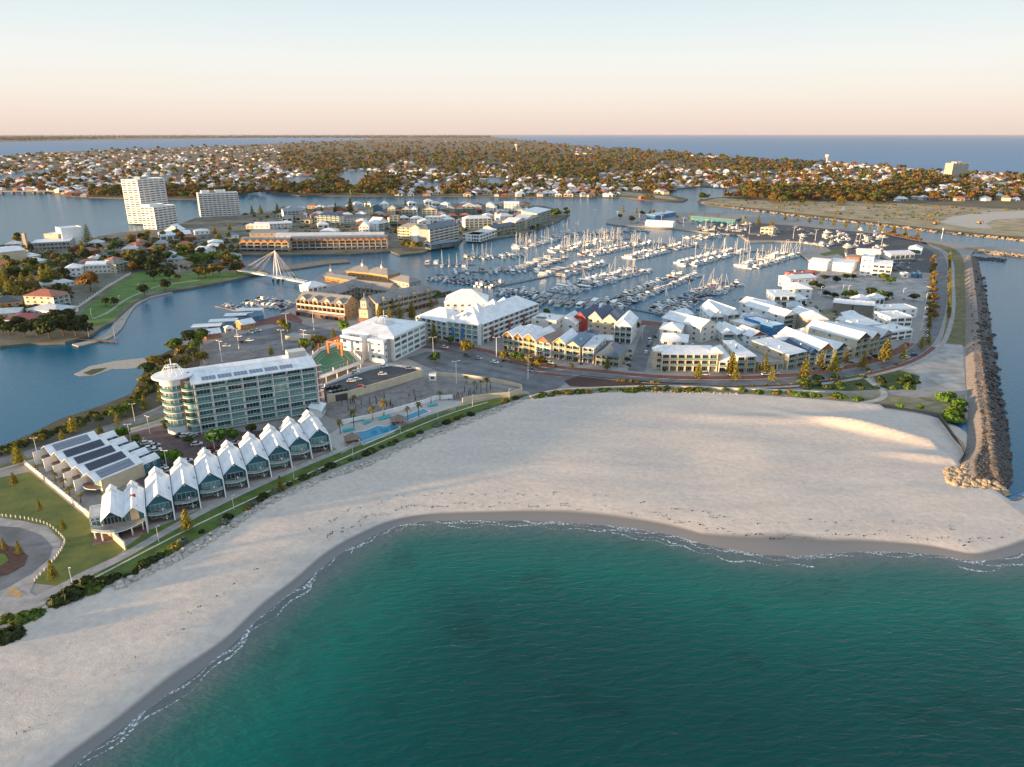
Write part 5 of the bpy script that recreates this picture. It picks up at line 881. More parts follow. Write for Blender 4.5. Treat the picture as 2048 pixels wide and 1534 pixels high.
# ================================================================ WATERFRONT ARCADE
def arcade(label, p0, p1, n, h, back, lit=False):
    a, rz, L = local_frame(p0, p1); t = thing('waterfront_arcade', label, 'arcade', a, rz, 'gabled waterfront arcades'); bw = L / n; D = 16.0
    MB().box(0, 2.2, 0, L, D, h, W['tan']).build('wall', t); roof_mesh('gx', L, D - 2.2, 3.6, .5, M_bs).build('roof', t, (0, 2.2, h))
    gm = wall_mesh('gy', bw, 2.4, .6, bw * .42, W['terracotta'] if 0 else W['orange']).mesh('gable'); rm = roof_mesh('gy', bw, 6.5, bw * .42, .12, M_bs, .2).mesh('gable_roof')
    for k in range(n):
        ob('gable', gm, t, (k * bw, -.2, h - .9)); ob('gable_roof', rm, t, (k * bw, -.4, h - .25))
        for f in range(1, 3): ob('balcony', balc_mesh(bw - .35, 2.2, W['offwhite'], M_dframe, True), t, (k * bw + .18, 2.18, f * h / 3 - .4)); ob('glass_door', win_mesh(bw * .8, 2.0, None, M_dframe, 2), t, (k * bw + bw * .1, 2.14, f * h / 3 - .1))
        ob('shop_window', win_mesh(bw * .8, 2.2, None, M_dframe, 2), t, (k * bw + bw * .1, 2.14, .2))
        ob('awning', MB().add([(0, 0, 0), (bw - .3, 0, 0), (bw - .3, -2.6, -.8), (0, -2.6, -.8), ((bw - .3) / 2, -1.4, .1)], [(0, 4, 1), (1, 4, 2), (2, 4, 3), (3, 4, 0)], RF['grey']).mesh('awning') if ('aw', round(bw, 1)) not in CACHE else CACHE[('aw', round(bw, 1))], t, (k * bw + .15, .3, 3.0))
    for k in range(n + 1): ob('column', box_mesh(.45, .45, h - .9, W['offwhite']), t, (min(max(k * bw - .22, 0), L - .45), -.2, 0))
    MB().box(-1, -5, -.1, L + 1, 2.1, .06, W['timber']).build('boardwalk', t)
    return t
arcade('gabled waterfront arcade with seven orange gables by the bridge lawn', (481, 502), (578, 503), 7, 10, 0); arcade('long gabled waterfront arcade with sixteen gables and grey awnings', (583, 500), (775, 497), 16, 10, 0)
house('promenade_block', 'long pale roofed shops behind the gabled arcade', 'shops', (552, 484), (768, 482), 14, 7, 'gx', 2.6, 'offwhite', 'pale', 2, 18, 'win', 'win', 'win'); house('promenade_block', 'broad brown roofed shops behind the seven gabled arcade', 'shops', (500, 480), (575, 479), 18, 8, 'mono', 1.4, 'tan', M_bs, 2, 6, 'win', 'win', None)
def quay_hotel():
    a, rz, L = local_frame((798, 487), (856, 492)); t = thing('quay_hotel', 'six storey cream waterfront hotel with slate roof and gable', 'hotel', a, rz); h = 18.5; D = 16
    MB().box(0, 0, 0, L, D, h, W['cream']).build('wall', t); roof_mesh('hip', L, D, 4.5, .6, M_bs).build('roof', t, (0, 0, h)); facade(t, (0, 0), 0, L, h, 6, 6, 'balcs', W['cream'], rail=W['cream'], rec=1.3); facade(t, (0, D), -math.pi / 2, D, h, 6, 3, 'win', W['cream'])
    wall_mesh('gy', L * .42, 6, h, 4, W['cream']).build('gabled_bay', t, (L * .42, -2.2, 0)); roof_mesh('gy', L * .42, 7, 4, .5, M_bs).build('bay_roof', t, (L * .42, -2.4, h)); MB().box(L * .55, -2.6, 2, L * .72, -2.2, h - 3, W['white']).build('white_panel', t)
    for f in range(6):
        for x in (L * .44, L * .76): ob('window', win_mesh(1.8, 1.7), t, (x, -2.26, .8 + f * 3.05))
    b, rz2, L2 = local_frame((858, 493), (916, 479)); u = thing('quay_hotel_wing', 'slate roofed hotel wing with curved white balconies over the water', 'hotel', b, rz2)
    MB().box(0, 0, 0, L2, 14, h, W['grey']).build('wall', u); roof_mesh('hip', L2, 14, 4.5, .6, RF['slate']).build('roof', u, (0, 0, h)); facade(u, (0, 0), 0, L2, h, 6, 6, 'balcs', W['offwhite'], rail=W['offwhite'], rec=1.6)
quay_hotel()
house('quay_restaurant', 'low waterside restaurant on a dark red deck below the hotel', 'restaurant', (862, 500), (918, 491), 9, 5, 'mono', .6, 'dark', 'steelblue', 1, 8, 'wide', 'wide', None)
MV = 'canal village buildings'
for a in (('white curved pavilion building with rooftop lawn on the water', (926, 482), (958, 484), 22, 8, 'flat', 0, 'white', 'green', 2, 6, 'wide'), ('white pavilion wing along the marina water', (960, 484), (994, 472), 18, 8, 'flat', 0, 'white', 'pale', 2, 6, 'wide'), ('white four storey apartments behind the curved pavilion', (930, 458), (984, 456), 16, 13, 'hip', 3.5, 'white', 'white', 4, 6, 'balcs'), ('cream low apartments with dark blue roof by the water', (984, 470), (1030, 462), 14, 8.5, 'gx', 2.5, 'cream', 'navy', 2, 6, 'balcs'),
          ('cream apartments with two white gables by the water', (1030, 462), (1056, 455), 18, 11, 'gy', 3.5, 'cream', 'white', 3, 4, 'balcs'), ('grey cream apartments with pale roof next to the tall end block', (1052, 458), (1078, 450), 20, 12, 'gy', 4, 'cream', 'pale', 4, 3, 'balcs'), ('tall cream end apartments with white winged roof', (1072, 450), (1100, 440), 22, 15, 'mono', 3, 'cream', 'white', 5, 3, 'balcs'), ('white tower house with two peaks by the river', (1008, 424), (1038, 424), 12, 13, 'gx', 3, 'white', 'white', 4, 4, 'win'),
          ('white peaked house beside the round palms', (972, 424), (988, 424), 12, 10, 'gy', 4, 'white', 'white', 3, 2, 'win'), ('cream topped grey apartments with twin white gables', (925, 430), (952, 430), 14, 13, 'gy', 4, 'grey', 'white', 4, 3, 'balcs'), ('grey flat apartments next to the twin gables', (910, 432), (925, 432), 12, 10, 'flat', 0, 'gwall', 'grey', 3, 3, 'balcs'), ('grey gabled town houses with layered balconies', (845, 436), (874, 436), 14, 12, 'gy', 4, 'offwhite', 'brown', 4, 3, 'balcs'),
          ('white gabled pair of town houses nearer the pine', (804, 434), (818, 434), 12, 11, 'gy', 4, 'cream', 'white', 3, 2, 'balcs'), ('white gabled pair of town houses nearer the layered balconies', (820, 434), (834, 434), 12, 11, 'gy', 4, 'white', 'white', 3, 2, 'balcs'), ('cream peach gabled pair with pale roofs', (776, 430), (790, 430), 12, 10, 'gy', 4, 'cream', 'white', 3, 2, 'win'), ('grey apartments with stacked dark balconies', (780, 452), (798, 452), 14, 13, 'flat', 0, 'gwall', 'grey', 4, 2, 'balcs'),
          ('cream long building with pale brown roof', (716, 430), (744, 430), 12, 9, 'gx', 2.5, 'cream', 'brown', 3, 5, 'win'), ('white apartments with dark arched balconies', (568, 440), (608, 438), 14, 12, 'gx', 4, 'white', 'grey', 4, 5, 'balcs'), ('white and cream hotel with navy roof and corner towers', (636, 448), (680, 450), 16, 12, 'hip', 4, 'offwhite', 'navy', 4, 5, 'balcs'), ('cream long wing with brown roof joined to the towered hotel', (682, 448), (740, 446), 12, 9, 'gx', 2.5, 'offwhite', 'brown', 3, 9, 'win'),
          ('white gabled hall with tall triangular front', (718, 464), (738, 464), 16, 7, 'gy', 7, 'white', 'white', 2, 3, 'win'), ('steep white gabled house with lean roof', (756, 462), (778, 458), 16, 9, 'gy', 7, 'white', 'white', 3, 2, 'balcs'), ('low white long building with peach roof', (540, 458), (584, 456), 14, 6.5, 'gx', 2, 'offwhite', 'white', 2, 6, 'win'), ('white sheds beside the peach roofed building', (508, 458), (540, 458), 14, 6, 'gx', 2.2, 'white', 'white', 1, 3, 'win'),
          ('small white hipped cafe left of the sheds', (492, 458), (508, 458), 10, 5, 'hip', 2, 'cream', 'white', 1, 2, 'win'), ('white roofed hall behind the long pale shops', (640, 472), (672, 472), 20, 6, 'hip', 3, 'white', 'white', 1, 3, 'win'), ('dark roofed riverside house under the tall pine', (664, 428), (690, 428), 12, 8, 'gy', 4, 'brick', 'dark', 2, 2, 'win'), ('steel blue roofed riverside house between the pines', (704, 424), (726, 424), 12, 8, 'hip', 3.5, 'grey', 'steelblue', 2, 2, 'win'),
          ('navy roofed riverside house next to the steel blue roof', (744, 426), (764, 426), 12, 9, 'gy', 4, 'teal', 'navy', 3, 2, 'win'), ('pale blue roofed riverside house with white peak', (760, 418), (776, 418), 12, 8, 'hip', 4.5, 'white', 'white', 2, 2, 'win'), ('cream roofed house between the towered hotel and the pines', (640, 430), (664, 430), 12, 8, 'hip', 3, 'cream', 'terra', 2, 2, 'win'), ('pale gabled house behind the round trees', (892, 426), (908, 426), 12, 7, 'gy', 3, 'grey', 'pale', 2, 2, 'win'),
          ('brick gabled house beside the cream long building', (744, 440), (760, 440), 10, 7, 'gy', 3, 'brick', 'brown', 2, 2, 'win'), ('white hipped house in front of the layered balconies', (820, 448), (844, 448), 12, 7.5, 'hip', 3, 'white', 'white', 2, 3, 'win'), ('white flat roofed house behind the six storey hotel', (850, 446), (884, 446), 14, 8, 'flat', 0, 'white', 'white', 2, 4, 'win'), ('white hipped roof house beside the curved pavilion trees', (1000, 446), (1026, 444), 14, 9, 'hip', 3.5, 'offwhite', 'white', 2, 3, 'win')):
    lab, p0, p1, dep, h, rf, rh, wl_, rc, fl, by, fr = a; house('village_building', lab, 'house' if 'house' in lab else 'building', p0, p1, dep, h, rf, rh, wl_, rc, fl, by, fr, 'win', 'win', MV, lb=2, rb=2)
# ---- high-rise blocks by the river
def tower(label, p0, p1, dep, fl, bays, wall, steps=(), fh=3.1, lb=3):
    a, rz, L = local_frame(p0, p1); t = thing('apartment_tower', label, 'apartment tower', a, rz, 'white high rise blocks by the river'); h = fl * fh
    wall_mesh('flat', L, dep, h, 0, W[wall]).build('wall', t); roof_mesh('flat', L, dep, 0, 0, RF['pale']).build('roof', t, (0, 0, h)); facade(t, (0, 0), 0, L, h, fl, bays, 'balcs', W[wall], rec=1.5, rail=W['white']); facade(t, (0, dep), -math.pi / 2, dep, h, fl, lb, 'wide', W[wall])
    for (x0, x1, f) in steps: wall_mesh('flat', (x1 - x0) * L, dep * .7, f * fh, 0, W[wall]).build('stepped_top', t, (x0 * L, dep * .2, h)); 
    MB().box(L * .3, dep * .3, h + .1, L * .55, dep * .7, h + 2.6, W['grey']).build('plant_room', t); return t
tower('tallest white tower with stacked balconies by the river', (287, 448), (340, 440), 26, 19, 5, 'white'); tower('white stepped apartment block in front of the tallest tower', (312, 459), (356, 452), 20, 9, 5, 'white', ((0, .6, 1),)); tower('broad white apartment block by the river', (402, 434), (481, 430), 18, 11, 9, 'white', ((.1, .3, 1), (.45, .7, 1)))
# ---- performing arts centre and left town
LT = 'left town buildings'
for a in (('low glass fronted arts centre with broad flat roof', (62, 502), (142, 498), 34, 8, 'flat', 0, 'grey', 'white', 2, 10, 'wide'), ('tall white fly tower of the arts centre with panelled side', (128, 492), (170, 488), 20, 19, 'flat', 0, 'white', 'white', 2, 1, None), ('cream auditorium box beside the fly tower', (92, 492), (120, 492), 18, 13, 'flat', 0, 'cream', 'white', 1, 1, None), ('white cinema hall with blank pale walls', (-14, 528), (56, 520), 40, 10, 'gx', 2, 'cream', 'white', 1, 6, None),
          ('long white roofed apartment block beside the park wall', (172, 548), (232, 546), 16, 7.5, 'gx', 2.4, 'offwhite', 'white', 2, 7, 'win'), ('cream terraced apartments with green grey roof at the park wall', (232, 547), (262, 540), 16, 8, 'hip', 3, 'cream', 'green', 3, 4, 'balcs'), ('white hipped house beside the orange lit tree', (132, 554), (165, 552), 14, 7.5, 'hip', 3, 'white', 'white', 2, 3, 'win'), ('three storey cream house with terracotta roof facing the lagoon', (52, 616), (108, 618), 16, 9, 'hip', 3.6, 'cream', 'terra', 3, 4, 'win'),
          ('white balcony end of the terracotta roofed house', (108, 618), (140, 610), 14, 8.5, 'hip', 2.6, 'white', 'terra', 3, 3, 'balcs'), ('pale hipped house in front of the terracotta roof', (54, 628), (112, 634), 18, 3.6, 'hip', 2.4, 'white', 'pale', 1, 4, 'win'), ('dark tiled house at the left of the lagoon', (-20, 618), (44, 612), 18, 4, 'hip', 3.2, 'tan', 'dark', 1, 4, 'win'), ('white house with dull red roof beside the dark trees', (10, 650), (80, 648), 16, 3.6, 'hip', 2.4, 'white', 'red', 1, 4, 'win'),
          ('pale roofed house behind the red roofed one', (-30, 640), (40, 634), 16, 3.4, 'hip', 2.2, 'cream', 'pale', 1, 4, 'win'), ('pale metal roofed house under the orange lit tree', (84, 578), (122, 574), 14, 3.4, 'hip', 2.6, 'offwhite', 'pale', 1, 3, 'win'), ('pale metal roofed cottage beside its neighbour under the tree', (124, 574), (150, 570), 12, 3.2, 'hip', 2.2, 'offwhite', 'pale', 1, 3, 'win'), ('terracotta roofed cottage behind the long white roof', (160, 534), (192, 532), 12, 4, 'hip', 2.4, 'cream', 'terra', 1, 3, 'win'),
          ('terracotta roofed house near the park trees', (226, 534), (250, 530), 12, 6, 'hip', 2.8, 'cream', 'terra', 2, 3, 'win'), ('red roofed cottage beside the far dark trees', (252, 516), (280, 512), 12, 4, 'hip', 2.4, 'brick', 'terra', 1, 3, 'win'), ('broad white roofed market hall below the stepped block', (322, 482), (384, 478), 30, 6, 'gx', 3, 'white', 'white', 1, 5, 'wide'), ('white peaked pavilion in front of the stepped block', (330, 470), (362, 470), 14, 6, 'gy', 6, 'white', 'white', 1, 2, 'win'),
          ('blue roofed small house beneath the dark trees', (278, 514), (298, 512), 12, 4, 'hip', 2, 'grey', 'steelblue', 1, 2, 'win'), ('white cottage among the village trees', (420, 492), (448, 490), 14, 4, 'hip', 2.4, 'white', 'white', 1, 3, 'win'), ('pale roofed cottage beside the green park trees', (412, 510), (432, 506), 14, 5, 'gy', 2.6, 'white', 'white', 1, 2, 'win'), ('blue grey roofed cottage by the arcade road', (456, 478), (478, 476), 12, 4.5, 'hip', 2, 'white', 'steelblue', 1, 2, 'win'), ('white roofed shop beside the village road', (390, 470), (420, 468), 14, 4.5, 'hip', 2, 'white', 'white', 1, 3, 'win')):
    lab, p0, p1, dep, h, rf, rh, wl_, rc, fl, by, fr = a; house('town_building', lab, 'house' if ('house' in lab or 'cottage' in lab) else 'building', p0, p1, dep, h, rf, rh, wl_, rc, fl, by, fr, 'win', 'win', LT, lb=3, rb=3)
tag(MB().box(-1.6, -1.6, 0, 1.6, 1.6, 20, W['tan']).box(-1.0, -1.0, 20, 1.0, 1.0, 20.6, W['tan']).build('chimney_tower', None, G(56, 506)), 'slender tan tower in front of the arts centre', 'tower')
tag(wall_run('park_wall', 'white post and rail wall between the park lawn and the houses', [(142, 625), (175, 603), (215, 575), (262, 548)], 1.5, .3, W['offwhite'], 6), 'white post and rail wall between the park lawn and the houses', 'wall')
# ---- lagoon sheds beside the car park
for a in (('orange walled kiosk with pale roof by the trees', (413, 679), (443, 675), 9, 3.2, 'gx', 2.0, 'terracotta', 'white', 1, 2, 'win'), ('orange walled kiosk with grey roof by the parked cars', (486, 660), (511, 655), 9, 3.4, 'gx', 2.2, 'orange', 'white', 1, 2, 'win'), ('small white hipped kiosk between the orange ones', (452, 666), (468, 664), 6, 2.6, 'pyr', 1.6, 'cream', 'white', 1, 1, 'win'), ('blue gabled boat hire shed', (503, 644), (528, 640), 7, 3.4, 'gx', 1.8, 'blue', 'steelblue', 1, 2, 'win'), ('open concrete bin compound beside the pines', (571, 679), (606, 684), 8, 2.0, 'flat', 0, 'cream', 'grey', 1, 1, None)):
    lab, p0, p1, dep, h, rf, rh, wl_, rc, fl, by, fr = a; house('kiosk', lab, 'kiosk', p0, p1, dep, h, rf, rh, wl_, rc, fl, by, fr, None, None)
# ---- footbridge with A-frame mast and stays
def footbridge():
    a, c = G(478, 540, 4.2), G(612, 565, 4.2); t = thing('footbridge', 'white cable stayed footbridge with an A frame mast over the canal', 'bridge', (a.x, a.y, 0)); o = Vector((a.x, a.y, 0)); d = c - a; L = d.length; rz = math.atan2(d.y, d.x); wh = W['white']
    MB().box(0, -1.8, 3.7, L, 1.8, 4.2, wh).build('deck', t, None, rz)
    for s in (-1.7, 1.7):
        b = MB(); b.box(0, s - .04, 5.2, L, s + .04, 5.3, wh); [b.box(k * 1.5, s - .03, 4.2, k * 1.5 + .06, s + .03, 5.2, wh) for k in range(int(L / 1.5))]; b.build('handrail', t, None, rz)
    m = G(556, 562, 0) - o; top = Vector((m.x, m.y, hgt(556, 562, 503) + 1.5)); dx = Vector((math.cos(rz), math.sin(rz), 0)); dy = Vector((-dx.y, dx.x, 0))
    for sx in (-3, 3):
        for sy in (-2.8, 2.8): MB().tube([m + dx * sx + dy * sy - Vector((0, 0, 1)), top], .42, wh, 6, .22).build('mast_leg', t); MB().tube([m + dx * sx + dy * sy - Vector((0, 0, 2)), m + dx * sx + dy * sy + Vector((0, 0, 1.6))], .8, M_black, 10).build('pile', t)
    mx = (m + o - a).dot(dx)
    for k in (-.95, -.7, -.45, .3, .5, .7):
        x = mx + (mx if k < 0 else (L - mx)) * k
        for s in (-1.7, 1.7): MB().tube([(x * math.cos(rz) - s * math.sin(rz), x * math.sin(rz) + s * math.cos(rz), 4.3), top - Vector((0, 0, .5))], .05, wh, 4).build('stay', t)
footbridge()
# ================================================================ BOATS AND PONTOONS
M_gel = mat('white_gelcoat', (.78, .78, .77), .25, var=.04, scale=.5); M_gel2 = mat('cream_gelcoat', (.68, .64, .56), .3, var=.05); M_hnavy = mat('navy_hull', (.02, .035, .09), .25); M_hblue = mat('blue_hull', (.04, .16, .34), .3)
M_cnavy = mat('navy_canvas', (.018, .03, .07), .85); M_cblack = mat('black_canvas', (.015, .015, .017), .85); M_cgrey = mat('grey_canvas', (.30, .30, .31), .85); M_cred = mat('red_canvas', (.30, .03, .04), .85); M_cblue = mat('blue_canvas', (.03, .16, .42), .85)
M_tint = mat('tinted_window', (.012, .014, .018), .08, spec=.8); M_teak = mat('teak', (.30, .20, .12), .7, var=.15, scale=2); M_alu = mat('mast_alloy', (.66, .64, .60), .35, metal=.3); M_pont = mat('pontoon_deck', (.23, .215, .205), .85, var=.12, scale=.8); M_pile = mat('dark_pile', (.035, .032, .03), .8)
def hull(b, L, B, fb, m, deck=None, bow=.42, zb=-.25, tr=.82):
    """planing or displacement hull, bow along +x, waterline at z=0"""
    n = 7; top, mid, bot = [], [], []
    for k in range(n + 1):
        x = -L / 2 + L * k / n; s = k / n; w_ = B / 2 * (tr + (1 - tr) * min(1, s / .35)) * (1 if s < 1 - bow else max(0.0, 1 - ((s - (1 - bow)) / bow) ** 2.1)); sh = fb * (1 + .38 * s * s)
        top.append((x + (.04 * L if k == n else 0), w_, sh)); bot.append((x - (.05 * L if s > .8 else 0) * (s - .8) * 5, w_ * .72, zb))
    V = top + [(x, -y, z) for x, y, z in top] + bot + [(x, -y, z) for x, y, z in bot]; N = n + 1; F_ = []
    for k in range(n): F_ += [(2 * N + k, 2 * N + k + 1, k + 1, k)[::-1], (3 * N + k, N + k, N + k + 1, 3 * N + k + 1)[::-1]]
    b.add(V, F_ + [(0, N, 3 * N, 2 * N)[::-1]], m); b.add(V, [(k, k + 1, N + k + 1, N + k)[::-1] for k in range(n)], deck or m)
    return b
def loft(b, secs, m, glass=None, g0=.35, g1=.8):
    """cabin from (x, halfwidth, z0, z1, topscale) sections with a window band"""
    for i in range(len(secs) - 1):
        (xa, wa, a0, a1, ta), (xb, wb, b0, b1, tb) = secs[i], secs[i + 1]
        for s in (1, -1):
            def q(x, w_, z0, z1, t, f): return (x, s * w_ * (1 + (t - 1) * f), z0 + (z1 - z0) * f)
            for f0, f1, mm in ((0, g0, m), (g0, g1, glass or m), (g1, 1, m)):
                P_ = [q(xa, wa, a0, a1, ta, f0), q(xb, wb, b0, b1, tb, f0), q(xb, wb, b0, b1, tb, f1), q(xa, wa, a0, a1, ta, f1)]; b.add(P_, [(0, 1, 2, 3) if s < 0 else (3, 2, 1, 0)], mm)
        b.add([(xa, wa * ta, a1), (xa, -wa * ta, a1), (xb, -wb * tb, b1), (xb, wb * tb, b1)], [(0, 1, 2, 3)], m)
    x, w_, z0, z1, t = secs[0]; b.add([(x, w_, z0), (x, -w_, z0), (x, -w_ * t, z1), (x, w_ * t, z1)], [(3, 2, 1, 0)], m)
    x, w_, z0, z1, t = secs[-1]; b.add([(x, w_, z0), (x, -w_, z0), (x, -w_ * t, z1), (x, w_ * t, z1)], [(0, 1, 2, 3)], glass or m)
    return b
def rail_mesh(L, B, z):
    b = MB(); pts = [(-L * .05, B * .46, z), (L * .2, B * .43, z + .15), (L * .38, B * .25, z + .2), (L * .5, 0, z + .25)]
    for s in (1, -1): b.tube([(x, y * s, zz) for x, y, zz in pts], .03, M_steel, 4, cap=False)
    for x, y, zz in pts: 
        for s in ((1, -1) if y else (1,)): b.tube([(x, y * s, zz - .6), (x, y * s, zz)], .025, M_steel, 4, cap=False)
    return b.mesh('bow_rail')
def P_cruiser(L, canvas, hm=None, fly=True):
    B = L * .31; fb = 1.1; hm = hm or M_gel; parts = [('hull', hull(MB(), L, B, fb, hm, M_gel).mesh('hull'), [])]
    parts.append(('cabin', loft(MB(), [(-L * .18, B * .40, fb, fb + 1.9, .9), (L * .06, B * .40, fb, fb + 1.9, .9), (L * .2, B * .33, fb + .1, fb + 1.0, .8), (L * .36, B * .16, fb + .2, fb + .5, .7)], M_gel, M_tint).mesh('cabin'), []))
    if fly: parts += [('flybridge', loft(MB(), [(-L * .2, B * .36, fb + 1.92, fb + 2.7, .95), (L * .02, B * .34, fb + 1.92, fb + 2.7, .9), (L * .08, B * .26, fb + 1.92, fb + 2.4, .8)], M_gel).mesh('flybridge'), []), ('canopy', MB().box(-L * .19, -B * .34, fb + 3.9, L * .02, B * .34, fb + 4.05, canvas).mesh('canopy'), [('canopy_frame', (lambda b: [b.tube([(x, y, fb + 2.6), (x, y, fb + 3.92)], .035, M_steel, 4) for x in (-L * .17, 0) for y in (-B * .32, B * .32)] and b)(MB()).mesh('canopy_frame'))])]
    else: parts.append(('hardtop', MB().box(-L * .24, -B * .4, fb + 1.95, L * .04, B * .4, fb + 2.1, canvas).mesh('hardtop'), []))
    parts.append(('cockpit', MB().box(-L * .46, -B * .36, fb - .35, -L * .2, B * .36, fb + .06, M_teak).mesh('cockpit'), [])); parts.append(('bow_rail', rail_mesh(L, B, fb + .9), [])); return parts
def P_sport(L, canvas, hm=None):
    B = L * .33; fb = .85; b = MB().add([(-L * .38, -B * .36, fb + 1.4), (-L * .38, B * .36, fb + 1.4), (-L * .1, B * .38, fb + 1.75), (-L * .1, -B * .38, fb + 1.75), (L * .08, -B * .3, fb + 1.5), (L * .08, B * .3, fb + 1.5), (-L * .4, -B * .4, fb + .5), (-L * .4, B * .4, fb + .5), (L * .1, B * .36, fb + .6), (L * .1, -B * .36, fb + .6)], [(0, 3, 2, 1), (3, 4, 5, 2), (6, 0, 1, 7), (7, 1, 2, 8), (2, 5, 8), (6, 9, 3, 0), (9, 4, 3)], canvas)
    return [('hull', hull(MB(), L, B, fb, hm or M_gel, M_gel).mesh('hull'), []), ('cabin', loft(MB(), [(0, B * .38, fb, fb + .7, .85), (L * .2, B * .3, fb, fb + .55, .8), (L * .38, B * .12, fb + .1, fb + .25, .6)], M_gel, M_tint, .4, .75).mesh('cabin'), []), ('windscreen', loft(MB(), [(-L * .02, B * .38, fb + .4, fb + 1.15, .85), (L * .1, B * .3, fb + .4, fb + .9, .8)], M_tint).mesh('windscreen'), []), ('canopy', b.mesh('canopy'), []), ('bow_rail', rail_mesh(L, B, fb + .75), [])]
def P_yacht(L, cover, hm=None, mh=1.25):
    B = L * .29; fb = 1.0; H_ = L * mh; mast = MB().tube([(L * .08, 0, fb), (L * .08, 0, fb + H_)], .13, M_alu, 6, .09); 
    for f in (.45, .72): mast.tube([(L * .08, -B * .28, fb + H_ * f), (L * .08, B * .28, fb + H_ * f)], .05, M_alu, 4)
    rig = MB()
    for e in ((L * .52, 0, fb + .6), (-L * .48, 0, fb + .3), (L * .05, B * .46, fb), (L * .05, -B * .46, fb)): rig.tube([e, (L * .08, 0, fb + H_ * .98)], .022, M_steel, 3, cap=False)
    return [('hull', hull(MB(), L, B, fb, hm or M_gel, M_gel, .5, -.3, .55).mesh('hull'), []), ('cabin', loft(MB(), [(-L * .16, B * .30, fb, fb + .6, .85), (L * .1, B * .28, fb + .05, fb + .65, .85), (L * .26, B * .14, fb + .1, fb + .3, .7)], M_gel, M_tint, .3, .75).mesh('cabin'), []), ('mast', mast.mesh('mast'), [('rigging', rig.mesh('rigging'))]), ('boom', MB().tube([(L * .06, 0, fb + 1.5), (-L * .34, 0, fb + 1.45)], .07, M_alu, 5).mesh('boom'), [('sail_cover', MB().tube([(L * .07, 0, fb + 1.75), (-L * .1, 0, fb + 1.68), (-L * .33, 0, fb + 1.6)], .2, cover, 6, .12).mesh('sail_cover'))]), ('furled_jib', MB().tube([(L * .5, 0, fb + .8), (L * .1, 0, fb + H_ * .9)], .1, M_gel, 5, .06).mesh('furled_jib'), []), ('sprayhood', loft(MB(), [(-L * .24, B * .3, fb + .1, fb + 1.3, .8), (-L * .12, B * .26, fb + .3, fb + .9, .7)], cover).mesh('sprayhood'), []), ('cockpit', MB().box(-L * .42, -B * .2, fb - .3, -L * .2, B * .2, fb + .04, M_teak).mesh('cockpit'), [])]
def P_houseboat(L, rm, trim):
    B = L * .36; b = MB().box(-L * .42, -B * .42, .75, L * .30, B * .42, 3.0, M_gel); wins = MB()
    for k in range(5):
        for s in (-1, 1): x = -L * .38 + k * L * .13; wins.box(x, s * B * .42 - .04, 1.5, x + L * .1, s * B * .42 + .04, 2.5, M_tint)
    wins.box(L * .30 - .03, -B * .35, 1.2, L * .30 + .04, B * .35, 2.6, M_tint); post = MB()
    for y in (-B * .44, B * .44): post.tube([(L * .46, y, .75), (L * .46, y, 3.1)], .05, M_gel, 4); post.tube([(-L * .47, y, .75), (-L * .47, y, 3.1)], .05, M_gel, 4)
    return [('hull', MB().box(-L / 2, -B / 2, -.3, L / 2, B / 2, .75, trim).mesh('hull'), []), ('cabin', b.mesh('cabin'), []), ('windows', wins.mesh('windows'), []), ('roof', MB().box(-L * .5, -B * .5, 3.1, L * .49, B * .5, 3.28, rm).mesh('roof'), [('roof_posts', post.mesh('roof_posts'))]), ('deck_rail', MB().box(L * .485, -B * .47, 1.6, L * .495, B * .47, 1.66, M_steel).box(L * .31, B * .46, 1.6, L * .49, B * .47, 1.66, M_steel).mesh('deck_rail'), [])]
def P_cat(L, mast=True):
    B = L * .5; parts = []
    for s in (-1, 1): b = hull(MB(), L, L * .13, 1.3, M_gel, M_gel, .35, -.3, .8); b.v = [(x, y + s * B * .37, z) for x, y, z in b.v]; parts.append(('hull', b.mesh('hull'), []))
    parts += [('bridge_deck', MB().box(-L * .42, -B * .36, .8, L * .2, B * .36, 1.4, M_gel).mesh('bridge_deck'), []), ('cabin', loft(MB(), [(-L * .2, B * .36, 1.4, 2.9, .85), (L * .08, B * .32, 1.4, 2.8, .8), (L * .24, B * .2, 1.4, 1.8, .8)], M_gel, M_tint).mesh('cabin'), []), ('hardtop', MB().box(-L * .42, -B * .3, 2.95, -L * .12, B * .3, 3.1, M_gel).mesh('hardtop'), []), ('trampoline', MB().box(L * .2, -B * .3, 1.2, L * .42, B * .3, 1.24, M_cgrey).mesh('trampoline'), [])]
    if mast: parts += [('mast', MB().tube([(L * .06, 0, 2.8), (L * .06, 0, 2.8 + L * 1.3)], .15, M_alu, 6, .1).mesh('mast'), []), ('boom', MB().tube([(L * .05, 0, 4.2), (-L * .36, 0, 4.2)], .22, M_cnavy, 6, .14).mesh('boom'), [])]
    return parts
